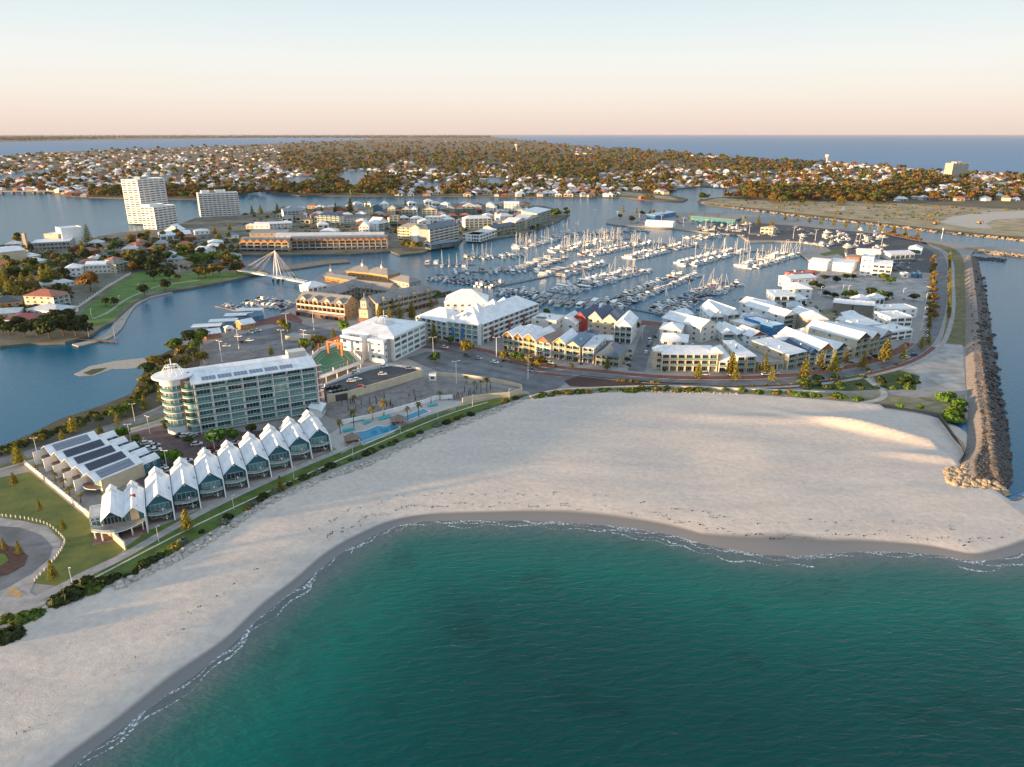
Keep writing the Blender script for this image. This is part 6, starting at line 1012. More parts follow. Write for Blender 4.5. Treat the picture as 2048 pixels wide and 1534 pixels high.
BOATS = [('motor_cruiser', 'white flybridge cruiser with white canopy', 'motor boat', P_cruiser(13.5, M_gel)), ('motor_cruiser', 'white flybridge cruiser with navy canopy', 'motor boat', P_cruiser(12.5, M_cnavy)), ('motor_cruiser', 'white hardtop cruiser with black top', 'motor boat', P_cruiser(11.5, M_cblack, fly=False)), ('motor_cruiser', 'navy hulled flybridge cruiser', 'motor boat', P_cruiser(13, M_gel, M_hnavy)), ('motor_cruiser', 'white hardtop cruiser with white top', 'motor boat', P_cruiser(12, M_gel, fly=False)),
         ('sports_boat', 'white sports boat under a navy canopy', 'motor boat', P_sport(9.5, M_cnavy)), ('sports_boat', 'white sports boat under a black canopy', 'motor boat', P_sport(9, M_cblack)), ('sports_boat', 'white sports boat under a pale canopy', 'motor boat', P_sport(10, M_gel2)), ('sports_boat', 'white sports boat under a red canopy', 'motor boat', P_sport(9.5, M_cred)), ('sports_boat', 'white sports boat under a blue canopy', 'motor boat', P_sport(9.2, M_cblue)), ('sports_boat', 'blue hulled sports boat with grey canopy', 'motor boat', P_sport(9.0, M_cgrey, M_hblue)),
         ('sailing_yacht', 'white sailing yacht with navy sail cover', 'yacht', P_yacht(12, M_cnavy)), ('sailing_yacht', 'white sailing yacht with blue sail cover', 'yacht', P_yacht(10.5, M_cblue)), ('sailing_yacht', 'white sailing yacht with grey sail cover', 'yacht', P_yacht(13.5, M_cgrey)), ('sailing_yacht', 'navy hulled sailing yacht', 'yacht', P_yacht(12, M_cnavy, M_hnavy)),
         ('houseboat', 'white houseboat with flat white roof', 'houseboat', P_houseboat(13, M_gel, M_gel)), ('houseboat', 'houseboat with long grey roof', 'houseboat', P_houseboat(14, M_cgrey, M_gel2)), ('houseboat', 'blue hulled houseboat with white roof', 'houseboat', P_houseboat(12, M_gel, M_hblue)), ('catamaran', 'white sailing catamaran with tall mast', 'catamaran', P_cat(13)), ('catamaran', 'white power catamaran', 'catamaran', P_cat(12, False)), ('motor_yacht', 'large white motor yacht with two decks', 'motor yacht', P_cruiser(20, M_gel))]
K_ = {'m': [0, 1, 2, 3, 4, 0, 1, 4, 5, 6, 7, 9], 's': [11, 12, 13, 14, 18], 'h': [15, 16, 17, 15], 'p': [5, 6, 7, 8, 9, 10, 2], 'x': [0, 1, 2, 4, 5, 6, 7, 8, 9, 10, 0, 1, 4, 11, 12, 13, 11, 19, 3]}
rb = random.Random(21)
def boat(k, p, rz, where, group, sc_=1.0, z=0.0):
    n, lab, cat, parts = BOATS[k]; s = sc_ * rb.uniform(.76, .92)
    t = copy_tree(parts, (p.x, p.y, z), rz, s, lab + ' ' + where, cat, group, n); return t
piles_me = MB().tube([(0, 0, -1.5), (0, 0, 3.0)], .2, M_pile, 6).tube([(0, 0, 3.0), (0, 0, 3.35)], .23, W['white'], 6, .04).mesh('pile')
def pontoon(where, p0, p1, kinds, sp=5.2, sides=(1, -1), skip=.1, sc_=1.0, end=None, name='pontoon'):
    a, c = G(*p0, 0), G(*p1, 0); d = c - a; L = d.length; u = d / L; n = Vector((-u.y, u.x, 0)); rz = math.atan2(u.y, u.x)
    t = thing('floating_pontoon', 'long floating pontoon walkway ' + where, 'pontoon', (a.x, a.y, 0), rz, 'marina pontoons'); MB().box(0, -1.1, -.2, L, 1.1, .55, M_pont).build('walkway', t)
    fm = box_mesh(9.0, .9, .65, M_pont); k = 2.5; i = 0
    while k < L - 2:
        for s in sides:
            ks = rb.choice(K_[kinds] if isinstance(kinds, str) else kinds); Lb = {0: 13.5, 1: 12.5, 15: 13, 16: 14, 17: 12, 18: 13, 19: 12, 20: 20}.get(ks, 11) * sc_ * .86
            if rb.random() > skip:
                p = a + u * (k + rb.uniform(-.3, .3)) + n * s * (1.6 + Lb / 2 + rb.uniform(0, .6)); out = math.atan2(n.y * s, n.x * s); boat(ks, p, out if rb.random() < .6 else out + math.pi, where, 'boats ' + where, sc_)
            if i % 2 == 0: ob('finger', fm, t, (k + sp / 2 - .45, 1.1 if s > 0 else -10.1 + .0, -.1), 0, None) if 0 else ob('finger', box_mesh(.8, 8.0, .6, M_pont), t, (k + sp / 2 - .4, 1.12 if s > 0 else -9.12, -.12)); ob('pile', piles_me, t, (k + sp / 2, s * 9.0, 0))
        k += sp * (1.22 if ks in (18, 19, 15, 16, 17) else 1); i += 1
    if end is not None: boat(end, a - u * 3.5, rz + math.pi / 2, where, 'boats ' + where)
pontoon('nearest the white quay houses', (1322, 624), (1460, 566), 'x', end=0); pontoon('ending beside the houseboat row', (1222, 612), (1380, 548), 'm'); pontoon('with the big houseboats at its shore end', (1112, 586), (1284, 540), [15, 0, 1, 4, 11, 12, 5, 7, 13, 19, 0]); pontoon('with canopied houseboats behind the slate wings', (1098, 553), (1195, 526), [15, 16, 0, 4, 2, 16])
pontoon('with the large motor yacht at its end', (1492, 535), (1592, 506), [0, 1, 4, 11, 13, 12, 18, 11, 0], end=20); pontoon('with catamarans at its outer end', (1368, 530), (1482, 501), [18, 0, 1, 4, 19, 0, 13, 3], end=19); pontoon('in the middle of the outer basin', (1262, 517), (1382, 488), [0, 1, 4, 19, 11, 12, 0, 2, 5], end=20); pontoon('with a red canopy boat at its outer end', (1168, 511), (1292, 485), [11, 0, 1, 7, 13, 12, 4, 5], end=8)
pontoon('running toward the harbour mouth', (1108, 504), (1235, 476), [11, 13, 0, 4, 12, 1, 9, 11], end=13); pontoon('with many masts near the canal village point', (1036, 496), (1150, 466), [18, 11, 13, 12, 0, 14, 18, 11], end=18)
pontoon('off the curved white pavilion', (926, 518), (1050, 510), [16, 11, 0, 4, 15, 13, 2], sides=(1, -1), skip=.25); pontoon('in the middle of the inner basin', (905, 546), (1088, 540), [15, 19, 0, 4, 1, 16, 12, 5, 13], skip=.25); pontoon('off the tavern point', (848, 530), (950, 530), [12, 16, 15, 13], skip=.5, sp=7); pontoon('beside the boardwalk pavilion', (862, 556), (1002, 572), [5, 6, 0, 10, 9, 8, 2, 1, 7, 6], sp=4.6)
pontoon('behind the white hip roofed apartments', (1000, 584), (1098, 596), [5, 6, 2, 9, 7, 0, 4], sp=4.8, sides=(1, -1)); pontoon('of the houseboat row below the townhouses', (1080, 602), (1262, 616), [16, 15, 16, 0, 15, 16, 2, 4, 16], sp=6.5, sides=(1, -1), skip=.08); pontoon('between the many masts and the inner basin', (1060, 536), (1120, 514), [15, 11, 16, 2, 17, 13], skip=.2)
pontoon('by the work shed on the harbour quay', (1380, 478), (1440, 470), [4, 0, 2], skip=.4); pontoon('inside the harbour mouth quay', (1168, 468), (1300, 462), [2, 4, 1, 3, 0, 9], sp=6.5, skip=.35); pontoon('off the gabled arcade', (712, 506), (770, 504), [7, 9, 5], sp=9, sides=(-1,), skip=.3, sc_=.8)
pontoon('beside the gold fronted wing', (500, 602), (585, 614), [5, 0, 4, 7, 6, 1], sp=4.8); pontoon('of the lagoon boat hire', (432, 613), (508, 630), [15, 7, 10, 5, 15], sp=6, sides=(1,), sc_=.8)
for p0, p1, lab in (((1195, 468), (1300, 486), 'main walkway joining the outer basin pontoons nearer the harbour mouth'), ((1302, 486), (1480, 503), 'main walkway joining the outer basin pontoons in the middle'), ((1484, 503), (1640, 508), 'main walkway reaching the lawn beside the white shed'), ((1262, 618), (1322, 630), 'short walkway joining two pontoons by the navy roofed houses'), ((1000, 573), (1098, 553), 'walkway joining the inner basin pontoons')):
    a, c = G(*p0, 0), G(*p1, 0); d = c - a; t = thing('floating_pontoon', lab, 'pontoon', (a.x, a.y, 0), math.atan2(d.y, d.x), 'marina pontoons'); MB().box(0, -1.2, -.2, d.length, 1.2, .6, M_pont).build('walkway', t)
    for k in range(int(d.length / 12)): ob('pile', piles_me, t, (k * 12 + 3, 1.5, 0))
# boathouse roofs on the lagoon edge
for i, (p, lab) in enumerate((((415, 660), 'long open boat shelter with white roof nearest the orange kiosk'), ((448, 650), 'white boat shelter roof between the kiosks and the lagoon'), ((478, 638), 'grey white boat shelter over dark water'), ((500, 628), 'grey white boat shelter roof beside the hire boats'))):
    c = G(*p, .2); t = thing('boat_shelter', lab, 'shelter', c, R(12)); MB().box(-9, -4, 3.2, 9, 4, 3.45, RF['white']).build('roof', t)
    for x in (-8.5, 0, 8.3):
        for y in (-3.6, 3.4): ob('post', box_mesh(.2, .2, 3.2, M_steel), t, (x, y, 0))
    MB().box(-9, -4, 0, 9, -2.6, .5, M_pont).build('jetty', t)
# boats stored ashore in the yard
r2 = random.Random(5)
for (x0, x1, y0, y1, n) in ((1468, 1500, 447, 462, 10), (1600, 1770, 460, 494, 60), (1400, 1480, 452, 464, 22), (1690, 1790, 492, 514, 24)):
    for k in range(n):
        p = G(r2.uniform(x0, x1), r2.uniform(y0, y1)); kk = r2.choice([0, 1, 2, 4, 5, 6, 7, 9, 11]); n_, lab, cat, parts = BOATS[kk]
        t = copy_tree(parts, (p.x, p.y, LZ + 1.1), r2.choice((0, .3, 1.57, 3.3)) + r2.uniform(-.1, .1), .75, lab + ' stored ashore in the boat yard', cat, 'boats stored ashore', n_); ob('cradle', box_mesh(5, 1.6, 1.2, M_steel), t, (-2.5, -.8, -1.45))
# timber jetty with lamps on the lagoon's far side
a, c = G(116, 677, 1), G(236, 682, 1); t = thing('fishing_jetty', 'narrow timber jetty reaching into the lagoon from the dark trees', 'jetty', (a.x, a.y, 0), math.atan2((c - a).y, (c - a).x)); L = (c - a).length; MB().box(0, -1, .8, L, 1, 1.05, W['timber']).build('deck', t)
for k in range(9): MB().tube([(L * .55 + k * L * .05, .8 if k % 2 else -.8, -1), (L * .55 + k * L * .05, .8 if k % 2 else -.8, .85)], .15, M_pile, 6).build('pile', t)
# ================================================================ VEGETATION
def leaf_mat(name, c, c2, tr=.25):
    m = bpy.data.materials.new(name); m.use_nodes = True; nt = m.node_tree; L = nt.links; b = nt.nodes['Principled BSDF']; b.inputs['Roughness'].default_value = .7; b.inputs['Specular IOR Level'].default_value = .25
    g = _n(nt, 'ShaderNodeNewGeometry'); rp = _n(nt, 'ShaderNodeValToRGB'); rp.color_ramp.elements[0].color = (*c2, 1); rp.color_ramp.elements[1].color = (*c, 1); L.new(g.outputs['Random Per Island'], rp.inputs[0])
    oi = _n(nt, 'ShaderNodeObjectInfo'); hs = _n(nt, 'ShaderNodeHueSaturation'); mr = _n(nt, 'ShaderNodeMapRange'); mr.inputs[3].default_value = .75; mr.inputs[4].default_value = 1.25; L.new(oi.outputs['Random'], mr.inputs[0]); L.new(mr.outputs[0], hs.inputs['Value'])
    mr2 = _n(nt, 'ShaderNodeMapRange'); mr2.inputs[3].default_value = .485; mr2.inputs[4].default_value = .515; mt = _n(nt, 'ShaderNodeMath', operation='FRACT'); ml = _n(nt, 'ShaderNodeMath', operation='MULTIPLY'); ml.inputs[1].default_value = 7.3; L.new(oi.outputs['Random'], ml.inputs[0]); L.new(ml.outputs[0], mt.inputs[0]); L.new(mt.outputs[0], mr2.inputs[0]); L.new(mr2.outputs[0], hs.inputs['Hue'])
    L.new(rp.outputs[0], hs.inputs['Color']); L.new(hs.outputs[0], b.inputs['Base Color'])
    tn = _n(nt, 'ShaderNodeBsdfTranslucent'); L.new(hs.outputs[0], tn.inputs[0]); mx = _n(nt, 'ShaderNodeMixShader'); mx.inputs[0].default_value = tr; L.new(b.outputs[0], mx.inputs[1]); L.new(tn.outputs[0], mx.inputs[2]); L.new(mx.outputs[0], nt.nodes['Material Output'].inputs[0]); return m
LF = {'olive': leaf_mat('olive_leaf', (.28, .205, .032), (.11, .10, .018)), 'green': leaf_mat('green_leaf', (.13, .18, .025), (.045, .075, .013)), 'dark': leaf_mat('dark_leaf', (.065, .082, .022), (.022, .034, .01)), 'bright': leaf_mat('bright_leaf', (.15, .26, .03), (.06, .13, .015)), 'pine': leaf_mat('pine_needle', (.30, .25, .035), (.13, .13, .02)), 'palm': leaf_mat('palm_frond', (.30, .23, .04), (.10, .10, .02)), 'grey': leaf_mat('saltbush_leaf', (.24, .27, .2), (.12, .14, .09)), 'rust': leaf_mat('dry_leaf', (.34, .175, .035), (.13, .085, .02))}
M_bark = mat('bark', (.16, .12, .09), .9, var=.25, scale=1.5)
def quads(C, N, S, rg, asp=1.0):
    """leaf-clump quads at C with normals N and size S"""
    n = len(C); N = N / np.linalg.norm(N, axis=1)[:, None]; A = np.cross(N, rg.normal(size=(n, 3))); A /= np.linalg.norm(A, axis=1)[:, None]; B = np.cross(N, A)
    S = S[:, None]; j = lambda: 1 + .35 * (rg.rand(n, 1) - .5); V = np.stack([C - A * S * j() - B * S * asp * j(), C + A * S * j() - B * S * asp * j() * .8, C + A * S * j() * .9 + B * S * asp * j(), C - A * S * j() * .8 + B * S * asp * j()], 1).reshape(-1, 3)
    return V, np.arange(4 * n).reshape(n, 4)
def crown_np(rg, H_, Rr, n, lobes=9, z0=.35, leaf=.45, flat=.8):
    """leaf clumps through the volume of several uneven lobes"""
    ang = rg.rand(lobes) * 6.283; rad = Rr * .62 * np.sqrt(rg.rand(lobes)); cz = H_ * (z0 + (1 - z0) * (.22 + .55 * rg.rand(lobes))); lr = Rr * (.36 + .26 * rg.rand(lobes)); c = np.stack([rad * np.cos(ang), rad * np.sin(ang), cz], 1)
    c[0] = (0, 0, H_ * (z0 + (1 - z0) * .6)); lr[0] = Rr * .6; k = rg.choice(lobes, n, p=lr ** 2 / (lr ** 2).sum()); d = rg.normal(size=(n, 3)); d /= np.linalg.norm(d, axis=1)[:, None]; d[:, 2] = np.where(d[:, 2] < -.35, -d[:, 2], d[:, 2]); rr = lr[k] * (.62 + .45 * rg.rand(n) ** .6); C = c[k] + d * rr[:, None] * np.array([1, 1, flat])
    N = d + rg.normal(size=(n, 3)) * .55; S = leaf * (.6 + .8 * rg.rand(n)); return quads(C, N, S, rg)
def tree_proto(seed, H_, Rr, n, leaf, lm, lobes=9, z0=.35, flat=.8):
    rg = np.random.RandomState(seed); V, F_ = crown_np(rg, H_, Rr, n, lobes, z0, leaf, flat); cm = npmesh('crown', V, F_, [LF[lm]]); r = random.Random(seed); b = MB(); b.tube([(0, 0, -.3), (r.uniform(-.2, .2), 0, H_ * .25), (r.uniform(-.4, .4), r.uniform(-.3, .3), H_ * .62)], Rr * .075, M_bark, 6, Rr * .03)
    for k in range(5): a = k * 1.256 + r.uniform(-.3, .3); b.tube([(0, 0, H_ * r.uniform(.24, .36)), (Rr * .25 * math.cos(a), Rr * .25 * math.sin(a), H_ * .5), (Rr * .55 * math.cos(a), Rr * .55 * math.sin(a), H_ * r.uniform(.6, .75))], Rr * .035, M_bark, 5, Rr * .012)
    return [('trunk', b.mesh('trunk'), []), ('crown', cm, [])]
TREES = {}
for lm in ('olive', 'green', 'dark', 'bright', 'rust'): TREES[lm] = [tree_proto(k * 7 + len(lm), 8, 4.2, 520, .5, lm, 10, .28) for k in range(3)]
BUSH = {lm: [(lambda rg: [('foliage', npmesh('foliage', *quads(*(lambda d: (d * (np.array([1.6, 1.6, .9]) * (.75 + .35 * rg.rand(len(d), 1))) + np.array([0, 0, .15]), d + rg.normal(size=d.shape) * .5))((lambda d: np.where(d[:, 2:] < 0, d * np.array([1, 1, -1]), d))((lambda d: d / np.linalg.norm(d, axis=1)[:, None])(rg.normal(size=(130, 3))))), .22 + .25 * rg.rand(130), rg), [LF[lm]]), [])])(np.random.RandomState(s)) for s in (1, 2)] for lm in ('green', 'dark', 'grey', 'olive', 'bright')}
def norfolk(seed, H_, Rr, tiers, dens=1.0):
    """tiered pine: whorls of level branches carrying upright needle tufts"""
    rg = np.random.RandomState(seed); C, N, S = [], [], []; b = MB(); b.tube([(0, 0, -.2), (0, 0, H_)], .26, M_bark, 6, .04)
    for t in range(tiers):
        f = t / (tiers - 1); z = H_ * (.14 + .84 * f); rad = Rr * (1 - f) ** .75 * (.92 + .16 * rg.rand()) + .25; nb = 7 if f < .7 else 5; a0 = rg.rand() * 6.28
        for k in range(nb):
            a = a0 + 6.283 * k / nb + rg.normal() * .08; m = max(3, int(rad / .42 * dens))
            for j in range(m): s = (j + .6) / m; r_ = rad * s; C.append((r_ * math.cos(a), r_ * math.sin(a), z + .10 * rad * s * s + rg.normal() * .05)); N.append((rg.normal(), rg.normal(), rg.normal() * .8)); S.append(.24 + .14 * (1 - abs(s - .5)))
            if k % 2 == 0: b.tube([(0, 0, z - .05), (rad * .9 * math.cos(a), rad * .9 * math.sin(a), z + .05 * rad)], .04, M_bark, 3, .015, cap=False)
    V, F_ = quads(np.array(C), np.array(N), np.array(S), rg, 1.0); return [('trunk', b.mesh('trunk'), []), ('crown', npmesh('crown', V, F_, [LF['pine']]), [])]
PINES = [norfolk(1, 12, 3.4, 13, .85), norfolk(2, 12, 3.5, 15, 1.0), norfolk(3, 12, 3.1, 11, .75)]
def palm_proto(seed, H_, n=20, Lf=2.2):
    r = random.Random(seed); b = MB(); b.tube([(0, 0, -.2), (.1, 0, H_ * .5), (0, .05, H_)], .2, M_bark, 7, .15); c = MB()
    for k in range(n):
        a = k * 2.4 + r.uniform(-.2, .2); e = r.uniform(-.3, 1.1); pts = []
        for j in range(5): s = j / 4; pts.append((Lf * s * math.cos(e) * math.cos(a) * (1 - .15 * s), Lf * s * math.cos(e) * math.sin(a) * (1 - .15 * s), H_ + Lf * (math.sin(e) * s - .55 * s * s)))
        px_, py_ = -math.sin(a), math.cos(a); Vs = []
        for j, p in enumerate(pts): w_ = .34 * (1 - (j / 4) ** 2) + .05; Vs += [(p[0] + px_ * w_, p[1] + py_ * w_, p[2] - .12), p, (p[0] - px_ * w_, p[1] - py_ * w_, p[2] - .12)]
        c.add(Vs, [(3 * j + i, 3 * j + i + 1, 3 * j + i + 4, 3 * j + i + 3) for j in range(4) for i in (0, 1)], LF['palm'])
    return [('trunk', b.mesh('trunk'), []), ('crown', c.mesh('crown'), [])]
PALMS = [palm_proto(1, 6), palm_proto(2, 7, 22, 2.4)]
rv = random.Random(11)
CN = {'dark': 'dark green', 'olive': 'golden olive', 'green': 'mid green', 'grey': 'silvery grey', 'bright': 'bright green', 'rust': 'rusty brown'}
def tree(kind, px, py, h, label, group=None, z=LZ, wide=1.0):
    p = G(px, py, z); s = h / 8; return copy_tree(rv.choice(TREES[kind]), p, rv.uniform(0, 6.28), (s * wide, s * wide, s), label.format(c=CN[kind]), 'tree', group, 'tree')
def pine(px, py, h, label, group=None, v=None): return copy_tree(PINES[rv.randrange(3) if v is None else v], G(px, py), rv.uniform(0, 6.28), (h / 12 * .95,) * 2 + (h / 12,), label, 'pine tree', group, 'pine_tree')
def bush(kind, px, py, r_, label, group=None, z=LZ, pt=None):
    p = pt or G(px, py, z); s = r_ / 1.6; return copy_tree(rv.choice(BUSH[kind]), p, rv.uniform(0, 6.28), (s, s, s * rv.uniform(.7, 1.1)), label.format(c=CN[kind]), 'shrub', group, 'shrub')
# ---- pines along the curving street, on both sides
for i, (x, y, h) in enumerate(((1396, 758, 9), (1462, 752, 13), (1470, 762, 9.5), (1528, 748, 12), (1543, 764, 9), (1608, 758, 12.5), (1666, 748, 12.5), (1640, 738, 10.5), (1724, 740, 11), (1768, 725, 14), (1690, 728, 9), (1805, 722, 9.5), (1842, 700, 9.5), (1856, 690, 6))): pine(x, y, h, 'golden lit tiered pine along the curving street', 'pines along the curving street')
for x, y, h in ((1214, 738, 7.5), (690, 672, 6), (1880, 640, 6)): pass
pine(1214, 740, 7.5, 'small tiered pine in front of the dark hipped restaurant'); 
for x, y, h in ((760, 640, 11), (780, 652, 13), (800, 644, 13), (824, 640, 12.5), (786, 630, 12), (862, 618, 10), (846, 664, 14), (868, 690, 13), (884, 672, 13), (775, 655, 9)): pine(x, y, h, 'tall tiered pine between the slate wings and white apartments', 'pines between the slate wings and the white apartments')
for x, y, h in ((445, 752, 6) , (543, 712, 6.5), (636, 700, 8.5), (628, 704, 6), (668, 682, 8), (592, 722, 6)): pine(x, y, h, 'young tiered pine beside the north car park', 'young pines by the north car park')
for k in range(19):
    y = 512 + 118 * (k / 18) ** 1.25; pine(1899 - 2 * (k / 18), y + 6, rv.uniform(5.5, 7.5), 'small tiered pine in the row between avenue and breakwater', 'row of small pines between avenue and breakwater')
for k in range(11): pine(1862 - k * .6, 545 + k * 14, rv.uniform(5, 7), 'small tiered pine on the harbour side of the avenue', 'pines on the harbour side of the avenue')
for x, y, h, lab in ((330, 806, 13, 'slender pale pine standing beside the round hotel tower'), (204, 880, 7, 'young pine beside the lagoon road and forecourt'), (147, 866, 8, 'young pine on the scrub bank of the lagoon'), (128, 890, 7, 'thin young pine on the scrub bank by the road'), (40, 930, 9, 'dark pine at the road end of the lawn'), (108, 1160, 6.5, 'dark young pine in the corner of the big lawn'), (375, 1062, 8, 'young pine on the beach verge below the villas'), (562, 982, 6, 'thin young pine on the verge among the villas'), (80, 1020, 4, 'small pine in the middle of the big lawn nearer the wall'), (128, 1060, 4, 'small golden topped pine on the big lawn nearer the road bend'), (236, 850, 6, 'young pine between road and car park'), (40, 1108, 4.5, 'small dark pine in the island of the cul de sac'), (10, 1100, 4, 'small dark pine by the lawn in the cul de sac island'), (30, 970, 5, 'golden pine on the lawn at the road corner'), (290, 818, 7, 'young pine on the road bank near the hotel')): pine(x, y, h, lab)
for x, y, h in ((644, 430, 14), (672, 428, 15), (702, 427, 20), (734, 424, 14), (812, 422, 16), (556, 432, 16), (568, 430, 12), (505, 430, 12), (522, 430, 13)): pine(x, y, h * 1.15, 'tall dark pine standing along the river in the canal village', 'pines along the river')
for k in range(12): pine(1246 + k * 27, 426 + k * 2.6, rv.uniform(9, 14), 'thin tiered pine along the channel side of the harbour yard', 'pines along the channel')
for k in range(12): pine(1570 + k * 24, 440 + k * 3.2, rv.uniform(9, 13), 'thin tiered pine along the channel side of the harbour yard', 'pines along the channel')
for x, y, h in ((178, 488, 22), (165, 508, 14), (60, 545, 10), (20, 600, 16), (48, 580, 14), (68, 578, 14), (88, 570, 16), (100, 560, 14), (170, 520, 18), (12, 572, 14), (296, 480, 10), (355, 470, 11), (430, 470, 12), (440, 478, 12), (460, 462, 12)): pine(x, y, h, 'tall pine standing among the houses of the left town', 'pines among the left town houses')
# ---- broadleaf trees of the near peninsula
for k_, x, y, h, lab in (('olive', 935, 712, 8.5, 'broad golden round tree beside the public car park'), ('green', 870, 726, 6, 'round tree on the car park island'), ('green', 900, 690, 5, 'small round tree by the street corner next to the white apartments'), ('olive', 1008, 722, 5.5, 'golden round tree beside the car park lamp'), ('green', 1028, 724, 6, 'green tree in the car park strip next to the golden one'), ('green', 1044, 728, 6, 'green tree second in the car park strip'), ('olive', 1060, 732, 6, 'green tree third in the car park strip'), ('olive', 1080, 738, 7.5, 'spreading tree at the end of the car park strip'),
                      ('bright', 438, 898, 8, 'bright green round tree in front of the hotel'), ('bright', 468, 888, 6, 'bright green tree behind the villas'), ('bright', 350, 930, 6, 'bright green round tree in the resort car park'), ('bright', 330, 926, 4.5, 'small bright tree beside the round car park tree'), ('bright', 246, 880, 5.5, 'yellow green tree at the forecourt corner'), ('bright', 275, 890, 4, 'small flat green tree at the car park edge'), ('green', 338, 862, 5, 'small tree beside the round tower forecourt'), ('dark', 505, 868, 4.5, 'dark shrubby tree behind the villas'), ('green', 380, 890, 4, 'small green tree in the forecourt island'),
                      ('green', 612, 706, 8, 'round tree nearer the tennis deck beside the pines'), ('olive', 640, 700, 8.5, 'golden round tree beside the terracotta portal'), ('bright', 690, 668, 8, 'bright green tree between the annexe and gold wing'), ('olive', 566, 660, 7, 'golden tree at the edge of the north car park'), ('green', 574, 664, 5.5, 'dark green tree joined to the golden car park tree'), ('dark', 1264, 668, 8, 'dark dense tree beside the tall white gabled house'), ('green', 1094, 632, 5, 'round tree on the quay beside the flat roofed house'), ('green', 870, 606, 9, 'leafy green tree on the boardwalk'), ('green', 850, 610, 8, 'leafy green tree behind the boardwalk pavilion'),
                      ('dark', 1262, 420 + 26, 10, 'dark round tree on the harbour mouth point'), ('green', 1240, 438, 7, 'low green tree at the harbour mouth tip'), ('dark', 1284, 432, 8, 'dark round tree by the channel beside the boat yard'), ('olive', 1306, 428, 6, 'small olive tree near the curved roof shed'), ('bright', 590, 560, 3.5, 'small green tree at the footbridge landing')): tree(k_, x, y, h, lab)
for x, y, h in ((352, 704, 8), (380, 690, 8.5), (365, 716, 7), (335, 735, 7), (315, 740, 8), (345, 740, 6.5), (405, 690, 9), (300, 752, 7), (318, 765, 6.5), (330, 778, 6), (392, 704, 7), (404, 728, 7), (290, 772, 5), (345, 760, 6), (370, 735, 6), (388, 722, 7)): tree(rv.choice(('olive', 'dark', 'green', 'olive')), x, y, h, 'bushy {c} tree in the lagoon thicket behind the round tower', 'thicket behind the round tower', wide=1.15)
for x, y, h in ((232, 838, 5.5), (250, 832, 5), (262, 822, 4.5)): tree('green', x, y, h, 'rounded green tree on the lagoon bank by the road', 'green trees on the lagoon bank')
for x, y, h in ((1652, 594, 5), (1668, 598, 5), (1690, 597, 6), (1706, 596, 6), (1742, 594, 7), (1756, 597, 6), (1776, 599, 6), (1768, 606, 4), (1826, 602, 5.5), (1648, 562, 5), (1672, 566, 5), (1692, 560, 5), (1706, 560, 5), (1766, 562, 6), (1780, 568, 6), (1626, 576, 6), (1640, 580, 5), (1612, 556, 6), (1622, 560, 5), (1596, 563, 4)): tree('dark' if rv.random() < .6 else 'green', x, y, h, 'low {c} crowned tree round the gravel car park', 'trees round the gravel car park', wide=1.3)
for k in range(15): tree('rust' if k % 3 else 'olive', 1868 - (k % 2) * 5, 520 + k * 8.5, rv.uniform(4, 6), 'golden shrubby tree along the harbour side of the avenue', 'golden trees along the avenue')
for k in range(10): tree('rust', 1772 + k * 7.5, 470 + k * 1.6, 4.5, 'golden shrubby tree along the channel beyond the yard', 'golden trees along the channel', wide=1.5)
for x, y, h in ((806, 496, 7), (818, 498, 9), (828, 500, 9), (838, 499, 8), (812, 490, 6)): tree('olive', x, y, h, 'golden tree on the round lawn before the cream hotel', 'golden trees before the cream hotel')
for k in range(9): tree('green', 1100 + rv.uniform(0, 34), 428 + rv.uniform(-4, 8), rv.uniform(7, 10), 'dense green tree on the canal village point', 'trees on the canal village point')
# ---- left town trees
town_trees = [(rv.choice(('olive', 'dark', 'green', 'olive', 'rust')), rv.uniform(0, 470), rv.uniform(474, 545), rv.uniform(6, 11)) for _ in range(80)]
for k_, x, y, h in town_trees:
    if 62 < x < 175 and y < 505: continue
    if y > 548 - (x < 120) * -60 or (x > 330 and y > 532): continue
    tree(k_, x, y, h, {'olive': 'golden olive tree among the houses of the left town', 'dark': 'dark green tree among the houses of the left town', 'green': 'mid green tree among the houses of the left town', 'rust': 'rusty brown tree among the houses of the left town'}[k_], 'trees among the left town houses')
for x, y, h in [(rv.uniform(-30, 130), rv.uniform(550, 612), rv.uniform(6, 10)) for _ in range(26)]: tree(rv.choice(('dark', 'green', 'olive')), x, y, h, '{c} garden tree among the roofs left of the lagoon', 'garden trees left of the lagoon')
for x, y, h in ((20, 672, 9), (50, 675, 9), (75, 672, 11), (100, 678, 12), (128, 672, 13), (152, 672, 12), (118, 655, 12), (165, 660, 10), (140, 650, 11), (96, 660, 10), (40, 660, 9), (5, 664, 8), (175, 672, 8)): tree('dark', x, y, h, 'dark dense tree in the clump beside the lagoon jetty', 'dark clump beside the lagoon jetty', wide=1.1)
tree('rust', 182, 582, 15, 'large orange lit gum tree behind the park wall')
for x, y, h in ((212, 612, 6), (230, 612, 6), (290, 592, 9), (330, 581, 9), (308, 562, 9), (340, 560, 9), (412, 556, 9), (398, 556, 9), (440, 552, 10), (470, 548, 10), (480, 546, 9), (425, 552, 10), (355, 562, 6), (322, 553, 8)): tree(rv.choice(('olive', 'dark', 'rust')) if x > 380 else 'dark', x, y, h, '{c} park tree standing near the lagoon path', 'park trees near the lagoon path')
for k in range(16): tree('bright', 318 + k * 10.5, 522 + rv.uniform(-5, 5), rv.uniform(6, 8), 'bright green tree in the row across the park', 'bright green park trees')
for k in range(12): tree('dark', 268 + rv.uniform(0, 60), 520 + rv.uniform(0, 26), rv.uniform(9, 13), 'tall dark tree behind the park lawn', 'tall dark trees behind the park lawn')
